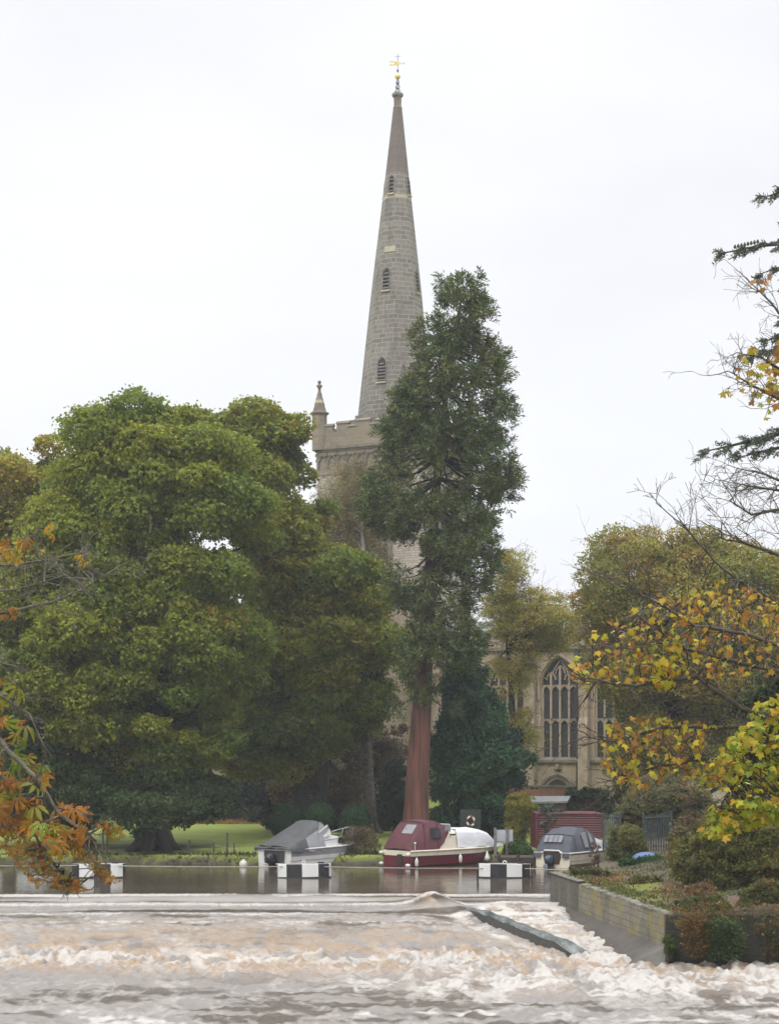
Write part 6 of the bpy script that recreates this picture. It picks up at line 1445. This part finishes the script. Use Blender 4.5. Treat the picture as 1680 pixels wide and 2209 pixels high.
ts_ = MB(); ts_.box((-.03, -.25, .36), (.06, .34, .6)); ts_.build('rudder_plate', MAT['trim_black'], bt)
cab = MB(); secs = []
for x, bw, zt in ((1.7, 1.04, 1.2), (2.05, 1.02, 1.55), (2.45, 1.0, 1.86), (3.5, .96, 1.84), (4.3, .90, 1.78), (4.9, .80, 1.62), (5.35, .66, 1.36), (5.8, .48, 1.12), (6.0, .38, 1.0)):
    zb = h.sheer(x / h.L) - .02
    secs.append([(x, -bw, zb), (x, -bw * .95, (zb + zt) / 2), (x, -bw * .86, zt - .08), (x, -bw * .6, zt), (x, 0, zt + .03), (x, bw * .6, zt), (x, bw * .86, zt - .08), (x, bw * .95, (zb + zt) / 2), (x, bw, zb)])
cab.loft(secs, cap=True).build('cabin', MAT['cream'], bt, sm=True)
tr2 = MB(); sl2_ = []
for i, (x, bw, zt) in enumerate(((2.95, 1.02, 1.89), (3.15, 1.02, 1.91), (3.7, 1.0, 1.88), (4.4, .97, 1.85), (4.8, .93, 1.77), (5.1, .90, 1.64), (5.4, .84, 1.44), (5.75, .74, 1.22), (6.05, .6, 1.10), (6.4, .40, 1.02), (6.66, .22, .99))):
    zb = h.sheer(x / h.L) + (-.02 if i > 4 else .06) + .04 * math.sin(i * 2.4); dr = .05 * math.sin(i * 1.9)
    q = [(x, -bw - .03, zb), (x + dr, -bw * .985, zb + (zt - zb) * .4), (x - dr, -bw * .93, zb + (zt - zb) * .75), (x, -bw * .84, zt - .04), (x, -bw * .5, zt + .01), (x, 0, zt + .04), (x, bw * .5, zt + .01), (x, bw * .84, zt - .04), (x - dr, bw * .93, zb + (zt - zb) * .75), (x + dr, bw * .985, zb + (zt - zb) * .4), (x, bw + .03, zb)]
    sl2_.append([wrinkle(p, .05) for p in q])
tr2.loft(sl2_); tr2.build('cover', MAT['tarp_white'], bt, sm=True)
# canopy: raked stern panel, top, sides
def hoop(x, hw, z0, zt, n=9): 
    pts = [(x, -hw[0], z0)]
    for i in range(n):
        v = i / (n - 1); pts.append((x, -hw[1] + 2 * hw[1] * v, zt + .07 * math.sin(math.pi * v)))
    return pts + [(x, hw[0], z0)]
cn2 = MB(); secs = []
for x, a, b, z0, zt in ((-.03, 1.06, 1.02, .84, .88), (.02, 1.07, 1.0, .85, 1.0), (.28, 1.07, .98, .86, 1.42), (.58, 1.07, .93, .87, 1.86), (.9, 1.08, .88, .88, 2.24), (1.15, 1.08, .86, .88, 2.32), (1.4, 1.07, .86, .88, 2.33), (1.75, 1.06, .86, .90, 2.27), (2.1, 1.03, .86, 1.22, 2.14), (2.4, .98, .86, 1.66, 1.98)):
    secs.append([wrinkle(p, .02) for p in hoop(x, (a, b), z0, zt)])
cn2.loft(secs); cn2.build('canopy', MAT['canvas_red'], bt, sm=True)
sm_ = MB()
for x, a, b, z0, zt in ((.9, 1.08, .89, .93, 2.25), (1.75, 1.07, .87, .90, 2.285), (2.38, 1.0, .87, 1.66, 2.0)): sm_.tube(hoop(x, (a, b), z0, zt), .028, 5)
sm_.build('canopy_seam', MAT['canvas_red'], bt)
vp = MB(); vp.quad((.47, -.62, 1.68), (.47, .18, 1.68), (.80, .18, 2.12), (.80, -.62, 2.12)); vp.v = [(x - .05, y, z + .035) for x, y, z in vp.v]; vp.build('stern_pane', MAT['clear_pane'], bt)
sp = MB()
for sd_ in (-1, 1): sp.quad((1.25, sd_ * 1.04, 1.42), (1.95, sd_ * 1.035, 1.46), (1.95, sd_ * .95, 1.96), (1.25, sd_ * .965, 2.0))
sp.build('side_pane', MAT['boat_glass'], bt)
ws = MB(); ws.box((2.48, 0, 2.0), (.05, 1.72, .26), ry=R(-20)); 
for sd_ in (-1, 1): ws.box((2.42, sd_ * .92, 1.92), (.34, .04, .3))
ws.build('windscreen', MAT['clear_pane'], bt)
tm = MB(); tm.box((2.53, 0, 2.14), (.06, 1.8, .04)); 
for sd_ in (-1, 1): tm.box((2.54, sd_ * .9, 1.98), (.05, .05, .34))
tm.build('screen_frame', MAT['gelcoat'], bt)
vt = MB()
for sd_ in (-1, 1): vt.box((2.66, sd_ * 1.005, 1.6), (.34, .05, .09))
vt.build('vent', MAT['trim_black'], bt)
pl = MB(); pl.tube([(2.75, .0, 1.92), (3.05, .0, 1.96)], .13, 8); pl.build('hatch', MAT['gelcoat'], bt)
for x, z, ball in ((.25, .03, False), (2.95, .12, False), (4.85, .1, True), (5.95, .32, False)):
    t_ = x / h.L; fender_at(bt, x, -h.half(t_) - .12, h.sheer(t_), z, .15 if ball else .085, .44 if x < 5 else .34, ball)
for y, z in ((1.02, .70), (1.02, .14), (-1.0, .66), (-1.0, .12)):
    f = MB(); f.lathe([(.03, -.13), (.09, -.1), (.105, 0), (.09, .1), (.03, .13)], (-.14, y, z), 8, axis=(0, 1, 0)); f.build('fender', MAT['fender'], bt, sm=True)
st_ = MB(); st_.tube([(.25, -1.06, .9), (.25, -1.06, 1.2)], .02, 5); st_.lathe([(.02, 0), (.06, .03), (.06, .09), (.02, .12)], (.25, -1.06, 1.18), 8); st_.build('stern_light', MAT['fender'], bt)

# ---- cream cruiser with slate canopy
bt = boat_at(1191, 1872, 35, 'cabin_cruiser', 'cream boat with slate grey canopy moored in front of the maroon shed')
bt.scale = (1.38, 1.02, 1); h = Hull(4.75, 2.24, .74, .80, .92)
lo = h.band(0, .97); lo.build('hull', MAT['cream'], bt, sm=False)
tr1 = MB(); h.transom(tr1); tr1.build('transom', MAT['cream'], bt)
h.band(.55, .565, out=.004, k=1).build('hull_line', MAT['dark_recess'], bt)
h.rail(MB(), .04, .0).build('gunwale', MAT['gelcoat'], bt, sm=True); rt = MB(); rt.tube([(-.02, -1.03, .75), (-.02, -.52, .75), (-.03, -.42, .86), (-.03, .42, .86), (-.02, .52, .75), (-.02, 1.03, .75)], .045, 6); rt.build('transom_rail', MAT['gelcoat'], bt)
h.band(.90, .935, out=.006, k=1).build('rub_strip', MAT['dark_recess'], bt)
h.deck(.0, .0, .985).build('deck', MAT['gelcoat'], bt, sm=True)
rc = MB(); rc.prism([(-.40, .18), (.40, .18), (.50, .56), (.44, .82), (-.44, .82), (-.50, .56)], -.03, -.004); rc.v = [(y, x, z) for x, y, z in rc.v]; rc.build('motor_well', plain('well_shadow', (.05, .035, .025), .8), bt)
outboard(bt, -.02, .22, MAT['blue_motor'], .9)
pr = MB()
for k in range(3): pr.box((-.42, .08, .06), (.04, .26, .07), rx=k * R(60))
pr.build('propeller', MAT['grey_stripe'], bt)
cab = MB(); secs = []
for x, bw, zt in ((1.9, .92, 1.55), (2.3, .9, 1.45), (2.75, .86, 1.3), (3.3, .74, 1.24), (3.7, .56, 1.15), (4.0, .4, .9)):
    zb = h.sheer(x / h.L) - .02; secs.append([(x, -bw, zb), (x, -bw * .93, (zb + zt) / 2), (x, -bw * .84, zt - .05), (x, 0, zt + .03), (x, bw * .84, zt - .05), (x, bw * .93, (zb + zt) / 2), (x, bw, zb)])
cab.loft(secs, cap=True).build('cabin', MAT['gelcoat'], bt, sm=True)
cwn = MB()
for sd_ in (-1, 1): cwn.quad((2.75, sd_ * .885, .96), (3.45, sd_ * .70, .98), (3.35, sd_ * .66, 1.14), (2.8, sd_ * .80, 1.2))
cwn.build('cabin_window', MAT['clear_pane'], bt)
cn3 = MB(); secs = []
for x, a, b, z0, zt in ((.0, 1.02, .98, .72, .78), (.2, 1.03, .93, .74, 1.16), (.42, 1.04, .86, .74, 1.52), (.52, 1.04, .82, .74, 1.60), (.9, 1.04, .70, .75, 1.90), (1.0, 1.04, .68, .75, 1.93), (1.5, 1.02, .68, .76, 1.92), (1.75, 1.0, .70, .78, 1.84), (2.2, .94, .76, .95, 1.5)):
    secs.append([wrinkle(p, .02) for p in hoop(x, (a, b), z0, zt)])
cn3.loft(secs[:7]); cn3.loft(secs[6:]); 
for y0, y1 in ((-1.0, -.62), (.62, 1.02)): cn3.loft([[(-.03, y, .85), (-.07, y, .7), (-.08, y + .01, .5)] for y in np.linspace(y0, y1, 4)])
cn3.build('canopy', MAT['canvas_grey'], bt, sm=True)
sm_ = MB()
for q in ((.5, 1.05, .83, .74, 1.61), (1.52, 1.03, .69, .76, 1.94)): sm_.tube(hoop(q[0], (q[1], q[2]), q[3], q[4]), .022, 5)
sm_.build('canopy_seam', MAT['canvas_grey'], bt)
vp = MB()
for k in range(4): vp.quad((.215 - .04, -.42 + k * .27, 1.24), (.215 - .04, -.19 + k * .27, 1.24), (.40 - .03, -.15 + k * .27, 1.56), (.40 - .03, -.38 + k * .27, 1.56))
vp.v = [(x - .03, y, z + .05) for x, y, z in vp.v]; vp.build('stern_pane', plain('smoky_vinyl', (.20, .21, .23), .3, (.12, .125, .14), 6), bt)
for sd_ in (-1, 1):
    sp = MB(); sp.quad((1.12, sd_ * 1.035, .98), (1.45, sd_ * 1.03, .98), (1.45, sd_ * .80, 1.76), (1.05, sd_ * .82, 1.74)); sp.quad((1.6, sd_ * 1.02, .98), (1.95, sd_ * .99, 1.0), (1.78, sd_ * .83, 1.66), (1.6, sd_ * .82, 1.74)); sp.build('side_pane', MAT['clear_pane'], bt)
br_ = MB(); br_.tube([(4.0, -.4, .9), (4.2, -.3, 1.22), (4.55, 0, 1.3), (4.2, .3, 1.22), (4.0, .4, .9)], .018, 5); br_.build('bow_rail', MAT['steel'], bt)

# ---- boom of black and white floats with its rope
MAT['float_white'] = plain('float_white', (.70, .70, .69), .5, (.42, .38, .31), 2.6, lo=.28, hi=.46)
MAT['float_black'] = plain('float_black', (.022, .022, .025), .5, (.014, .014, .016), 3)
MAT['rust_cap'] = plain('float_top', (.30, .29, .27), .7, (.2, .18, .15), 3)
def boom_float(px, label, turn, D=82.3):
    """ten-sided flattened drum; panel 0 starts at angle turn"""
    p = P(px, 1897, D); t = thing('boom_float', label, 'float', (p.x, p.y, 0), 0, 'black and white floats on the boom rope')
    n = 10; r = 1.27; fl = .42; z0, z1 = -.35, .63
    for k in range(n):
        m = MB(); a = [turn + 2 * math.pi * (k + i * .5) / n for i in range(3)]
        m.loft([[(r * math.cos(q), fl * r * math.sin(q), z0), (r * math.cos(q), fl * r * math.sin(q), z1), (r * .985 * math.cos(q), fl * r * .985 * math.sin(q), z1 + .02)] for q in a])
        m.build('white_panel' if k % 2 == 0 else 'black_panel', MAT['float_white' if k % 2 == 0 else 'float_black'], t)
    def flat(m): m.v = [(x, y * fl, z) for x, y, z in m.v]; return m
    tp = MB(); tp.lathe([(r * .984, .60), (r * .984, .644), (r * .9, .65), (.02, .66)], (0, 0, 0), 20, turn); flat(tp).build('top', MAT['rust_cap'], t)
    wl = MB(); wl.lathe([(r * 1.004, -.3), (r * 1.004, .05)], (0, 0, 0), 20, turn); flat(wl).build('waterline', MAT['trim_black'], t)
    ey = MB(); c = Vector((.02, -r * fl * .9, .72)); ey.tube([c + Vector((.085 * math.cos(q), 0, .085 * math.sin(q))) for q in np.linspace(0, 2 * math.pi, 11)], .03, 5); ey.build('eye', MAT['float_white'], t)
    bl_ = MB(); bl_.box((.8, 0, .68), (.3, .16, .08)); bl_.build('cleat', MAT['trim_black'], t)
    t.rotation_euler = (R(-.6), R(random.uniform(-1.3, 1.3)), 0)
    return p
# panel angles read off the photo: which way each float has turned
f1 = boom_float(213, 'black and white float at the left end of the boom, under the rusty leaves', R(-132))
f2 = boom_float(656, 'black and white float on the boom in front of the white boat', R(-93))
f3 = boom_float(1086, 'black and white float on the boom before the cream boat, nearest the stone wall', R(-85))
rp_ = MB(); pts = []
ra = [(-40, 1866, 82.6), (155, 1866, 82.6), (268, 1867, 82.6), (600, 1868.5, 82.6), (708, 1869, 82.6), (1030, 1872, 82.6), (1142, 1873, 82.6), (1300, 1877, 81)]
for (a, b) in zip(ra[:-1], ra[1:]):
    for k in range(8):
        u = k / 8; s_ = 1.2 * math.sin(math.pi * u) if abs(b[0] - a[0]) > 150 else 0
        pts.append(P(a[0] + (b[0] - a[0]) * u, a[1] + (b[1] - a[1]) * u + s_, a[2] + (b[2] - a[2]) * u))
pts.append(P(*ra[-1])); rp_.tube([(p.x, p.y - .62, max(p.z, .03)) for p in pts], .022, 5)
tag(rp_.build('boom_rope', MAT['rope']), 'long rope linking the black and white floats across the river', 'rope')
for px, py, lab in ((525, 1868, 'small white mooring buoy on the rope left of the white boat'),):
    p = PZ(px, py, 0.05); m = MB(); m.lathe([(.03, -.12), (.16, -.06), (.215, .06), (.2, .2), (.12, .3), (.05, .33), (.05, .38)], (0, 0, 0), 12); o = m.build('mooring_buoy', MAT['fender'], None, sm=True); o.location = (p.x, p.y, .0); tag(o, lab, 'buoy')

# ------------------------------------------------------------------ the bank: stakes, jetty, notice board, lifebuoy, shed, walls
MAT['old_wood'] = plain('weathered_wood', (.10, .085, .068), .9, (.055, .045, .036), 4, .6, 14, stretch=(1, 1, .3))
MAT['dark_wood'] = plain('dark_wet_wood', (.06, .042, .032), .85, (.035, .026, .02), 4, .5, 14)
MAT['shed_red'] = plain('maroon_sheet', (.10, .018, .025), .55, (.07, .013, .018), 1.3)
MAT['brick_red'] = masonry('red_brick', (.33, .125, .075), (.25, .09, .06), (.30, .24, .19), .24, .085, (.14, .08, .06), .6, .6, .012)
MAT['brick_dark'] = masonry('dark_brick', (.125, .05, .045), (.09, .04, .036), (.13, .10, .085), .24, .085, (.05, .04, .03), .6, .7, .012)
MAT['slate'] = plain('grey_felt', (.27, .28, .28), .7, (.2, .205, .205), 2)
MAT['fence_paint'] = plain('grey_green_paint', (.06, .075, .072), .6, (.03, .04, .038), 6)
MAT['blue_tarp'] = plain('blue_tarp', (.075, .13, .28), .6, (.055, .10, .22), 3, .5, 6)
MAT['buoy_red'] = plain('buoy_orange', (.24, .05, .04), .6, (.18, .04, .035), 4)
MAT['sign_white'] = plain('sign_back', (.42, .43, .45), .6, (.35, .36, .38), 3)
MAT['post_grey'] = plain('grey_post', (.20, .19, .175), .8, (.13, .12, .11), 5)
def post(px, D, hgt, r, lean, label, name='wooden_stake'):
    b = at(px, D); m = MB(); m.tube([(0, 0, -.3), (lean * .5, 0, hgt * .5), (lean, 0, hgt)], [r, r * .95, r * .85], 7); o = m.build(name, MAT['old_wood'], None); o.location = b; tag(o, label, 'stake', 'stakes along the left bank')
post(490, 92.6, 1.15, .06, 0, 'tall straight wooden stake on the bank left of the white boat')
post(461, 93.0, .62, .045, .02, 'short stake left of the tallest stake on the bank')
post(505, 93.2, .55, .045, 0, 'short stake just right of the tallest stake')
post(404, 92.7, .75, .06, .12, 'stake leaning to the right beside the big oak trunk')
post(222, 93.4, 1.3, .06, .0, 'left stake of the pair by the chestnut leaves'); post(231, 93.5, 1.25, .055, .0, 'right stake of the pair by the chestnut leaves')
wr = MB()
a_, b_ = at(461, 93.0), at(545, 92.4)
wr.tube([(a_[0], a_[1], a_[2] + .5), (at(490, 92.6)[0], 92.55, at(490, 92.6)[2] + .35), (-6.9, 91.2, .75)], .012, 4); tag(wr.build('mooring_line', MAT['rope']), 'dark line from the stakes to the white boat', 'rope')
# jetty
p = PZ(1118, 1868, .12); jt = thing('jetty', 'low dark timber landing stage between the maroon boat and the cream boat', 'jetty', (p.x, 90.2, 0))
m = MB(); m.box((.0, .9, .40), (2.0, 2.2, .12)); m.box((0, -.22, .27), (2.0, .08, .22)); m.build('planks', MAT['dark_wood'], jt)
for x in (-.92, .05, .92):
    m = MB(); m.tube([(x, -.3, -1.5), (x, -.3, .62)], .085, 8); m.build('pile', MAT['dark_wood'], jt)
# notice board on two posts
g = at(1085, 92.6); p = Vector(g); nb = thing('notice_board', 'white notice board seen from behind on two grey posts by the maroon boat', 'sign', (p.x, 92.6, .38))
for x in (-.42, .22):
    m = MB(); m.box((x, 0, .62), (.13, .1, 1.75)); m.build('post', MAT['post_grey'], nb)
m = MB(); m.box((.03, .08, 1.02), (1.0, .04, .72)); m.box((.03, .05, 1.02), (.9, .04, .5)); m.build('panel', MAT['sign_white'], nb, bevel=.01)
# lifebuoy on its board
lb_at = (P(1015, 1772, 97.0)); g = at(1012, 97.0); lb = thing('lifebuoy_stand', 'dark green board on posts that carries the lifebuoy', 'stand', (lb_at.x, 97.0, g[2]))
zc = lb_at.z - g[2]; m = MB(); m.box((0, .1, zc - .05), (1.15, .05, 1.4)); m.build('board', plain('dark_green_board', (.02, .03, .026), .8), lb)
for x in (-.5, .5):
    m = MB(); m.box((x, .18, zc / 2 - .1), (.1, .1, zc + 1.0)); m.build('post', MAT['dark_wood'], lb)
ring = thing('lifebuoy', 'red and white lifebuoy ring hanging under the dark evergreen', 'lifebuoy', (lb_at.x, 96.94, lb_at.z))
for part in range(8):
    m = MB(); a0 = part * math.pi / 4 + .2; m.tube([(.20 * math.cos(a0 + u), 0, .25 * math.sin(a0 + u)) for u in np.linspace(0, math.pi / 4, 5)], .06, 8)
    m.build('red_band' if part % 2 else 'white_band', MAT['buoy_red' if part % 2 else 'fender'], ring, sm=True)
# maroon shed of corrugated sheet
p0, p1 = P(1158, 1757, 96.0), P(1299, 1757, 95.2); zt = p0.z; zb = .2
sh = thing('shed', 'maroon corrugated metal shed behind the cream boat', 'shed', (p0.x, p0.y, 0))
dx, dy = p1.x - p0.x, p1.y - p0.y; ln2 = math.hypot(dx, dy)
m = MB(); prof = []
for i in range(int((zt - zb) / .0156)):
    z = zb + i * .0156; prof.append((z, .020 * math.sin(z / .125 * 2 * math.pi)))
nx_, ny_ = dy / ln2, -dx / ln2
m.loft([[(px_ + nx_ * o - p0.x, py_ + ny_ * o - p0.y, z) for z, o in prof] for px_, py_ in ((p0.x, p0.y), (p1.x, p1.y))]); m.build('front', MAT['shed_red'], sh, sm=True)
m = MB(); bx_, by_ = -.25, 1.4
m.loft([[(px_, py_, z) for z, o in prof] for px_, py_ in ((0, 0), (bx_, by_))]); m.loft([[(px_, py_, z) for z, o in prof] for px_, py_ in ((dx, dy), (dx + bx_, dy + by_))]); m.loft([[(px_, py_, z) for z, o in prof] for px_, py_ in ((bx_, by_), (dx + bx_, dy + by_))]); m.build('side', MAT['shed_red'], sh)
m = MB(); m.add([(-.06, -.06, zt), (dx + .06, dy - .06, zt), (dx + bx_, dy + by_, zt + .08), (bx_, by_, zt + .08), (-.06, -.06, zt + .06), (dx + .06, dy - .06, zt + .06), (dx + bx_, dy + by_, zt + .14), (bx_, by_, zt + .14)], [(4, 5, 6, 7), (0, 1, 5, 4), (1, 2, 6, 5), (2, 3, 7, 6), (3, 0, 4, 7)]); m.build('roof', MAT['shed_red'], sh)
m = MB(); 
for px_, py_ in ((-.02, -.04), (dx + .02, dy - .04)): m.box((px_, py_, (zb + zt) / 2), (.12, .12, zt - zb))
m.build('corner_trim', MAT['shed_red'], sh)
# brick churchyard wall, small roof, dark brick pier
p0, p1 = P(1085, 1697, 118), P(1232, 1697, 114.5)
m = MB(); dx, dy = p1.x - p0.x, p1.y - p0.y; a = math.atan2(dy, dx); ln2 = math.hypot(dx, dy); wz = p0.z
bw_ = thing('brick_wall', 'red brick churchyard wall below the church window', 'wall', (p0.x, p0.y, 0), a)
m.box((ln2 / 2 - 2, .2, (wz + .5) / 2), (ln2 + 4, .36, wz - .5)); m.build('brickwork', MAT['brick_red'], bw_)
m = MB(); m.box((ln2 / 2 - 2, .2, wz + .05), (ln2 + 4.1, .5, .11)); m.build('coping', MAT['trim_stone'], bw_)
p = P(1180, 1730, 106); hut = thing('hut', 'small hut with grey felt roof between the brick wall and the shed', 'hut', (p.x, 106, 0), R(-10))
m = MB(); m.box((0, 1, 1.4), (2.0, 2.0, 2.7)); m.build('wall', MAT['brick_dark'], hut)
m = MB(); m.add([(-1.2, -.25, 2.72), (1.25, -.25, 2.80), (1.25, 2.2, 3.05), (-1.2, 2.2, 3.0), (-1.2, -.25, 2.84), (1.25, -.25, 2.92), (1.25, 2.2, 3.17), (-1.2, 2.2, 3.12)], [(4, 5, 6, 7), (0, 1, 5, 4), (1, 2, 6, 5), (2, 3, 7, 6), (3, 0, 4, 7), (3, 2, 1, 0)]); m.build('roof', MAT['slate'], hut)
p = P(1268, 1712, 109); pier = thing('brick_pier', 'dark red brick pier wrapped in ivy behind the shed', 'pier', (p.x, 109, 0))
m = MB(); m.box((0, .8, p.z / 2 + .2), (1.9, 1.6, p.z - .4)); m.build('brickwork', MAT['brick_dark'], pier); m = MB(); m.box((0, .8, p.z + .07), (2.1, 1.8, .14)); m.build('coping', MAT['trim_stone'], pier)
# railings
def railing(a, b, label, hgt, n):
    A, B = Vector(a), Vector(b); t = thing('metal_railing', label, 'railing', a, 0, 'grey metal railings on the right bank'); d = B - A
    r_ = MB()
    for z in (.25, hgt - .2): r_.tube([(0, 0, z), (d.x, d.y, d.z + z)], .028, 5)
    r_.build('rail', MAT['fence_paint'], t)
    for i in range(n):
        u = i / (n - 1); q = d * u; m = MB(); m.add([(q.x - .035, q.y, q.z - .05), (q.x + .035, q.y, q.z - .05), (q.x + .035, q.y, q.z + hgt - .1), (q.x, q.y, q.z + hgt), (q.x - .035, q.y, q.z + hgt - .1), (q.x - .035, q.y + .015, q.z - .05), (q.x + .035, q.y + .015, q.z - .05), (q.x + .035, q.y + .015, q.z + hgt - .1), (q.x, q.y + .015, q.z + hgt), (q.x - .035, q.y + .015, q.z + hgt - .1)],
              [(0, 1, 2, 3, 4), (9, 8, 7, 6, 5), (0, 5, 6, 1), (1, 6, 7, 2), (2, 7, 8, 3), (3, 8, 9, 4), (4, 9, 5, 0)]); m.build('pale', MAT['fence_paint'], t)
    for u in (0, 1):
        q = d * u; m = MB(); m.box((q.x, q.y + .08, q.z + hgt / 2), (.1, .1, hgt + .1)); m.build('post', MAT['fence_paint'], t)
def on_bank(px, D): x = (px - CX) / FPX * D; return (x, D, float(bz(x, D)))
railing(on_bank(1302, 87), on_bank(1338, 84.5), 'ivy covered section of railing beside the shed', 1.9, 9)
railing(on_bank(1388, 82), on_bank(1448, 79), 'open section of railing above the blue tarpaulin', 1.75, 12)
# blue tarpaulin
c = on_bank(1395, 77.5); m = MB(); secs = []
for i in range(9):
    u = i / 8; x = -.6 + 1.2 * u; hh = .36 * math.sin(math.pi * min(1, .08 + u * .92)) ** .5
    secs.append([(x, -.5, 0), (x + .03 * math.sin(i * 2), -.4, hh * .6), (x, -.15, hh), (x, .2, hh * .95), (x, .5, 0)])
m.loft(secs, cap=True); o = m.build('tarpaulin', MAT['blue_tarp'], None, sm=True); o.location = c; tag(o, 'blue tarpaulin bundle half hidden in the nettles', 'tarpaulin')
# floating litter by the shaded wall
p = PZ(1608, 2075, -.62); m = MB(); m.lathe([(.02, 0), (.045, .02), (.05, .05), (.05, .17), (.03, .22), (.018, .25), (.018, .28)], (0, 0, 0), 10, axis=(1, .1, .05)); o = m.build('plastic_bottle', plain('pale_blue_plastic', (.25, .5, .62), .25, (.6, .65, .68), 9), None, sm=True); o.location = (p.x, p.y, -.50); o.scale = (1.5, 1.5, 1.5); tag(o, 'pale blue plastic bottle floating at the foot of the shaded wall', 'bottle')
# ------------------------------------------------------------------ damp air: one closed box of even, thin haze round everything
hz_m = bpy.data.materials.new('haze'); hz_m.use_nodes = True; t_ = hz_m.node_tree; t_.nodes.clear()
pv = N(t_, 'ShaderNodeVolumePrincipled'); pv.inputs['Color'].default_value = (.93, .95, 1.0, 1); pv.inputs['Density'].default_value = .0004; pv.inputs['Anisotropy'].default_value = .0
ho = N(t_, 'ShaderNodeOutputMaterial'); t_.links.new(pv.outputs[0], ho.inputs['Volume'])
m = MB(); m.box((0, 1790, 32.2), (5200, 3760, 71.6)); o = m.build('haze', hz_m, None); tag(o, kind='stuff')
SC.cycles.volume_bounces = 0
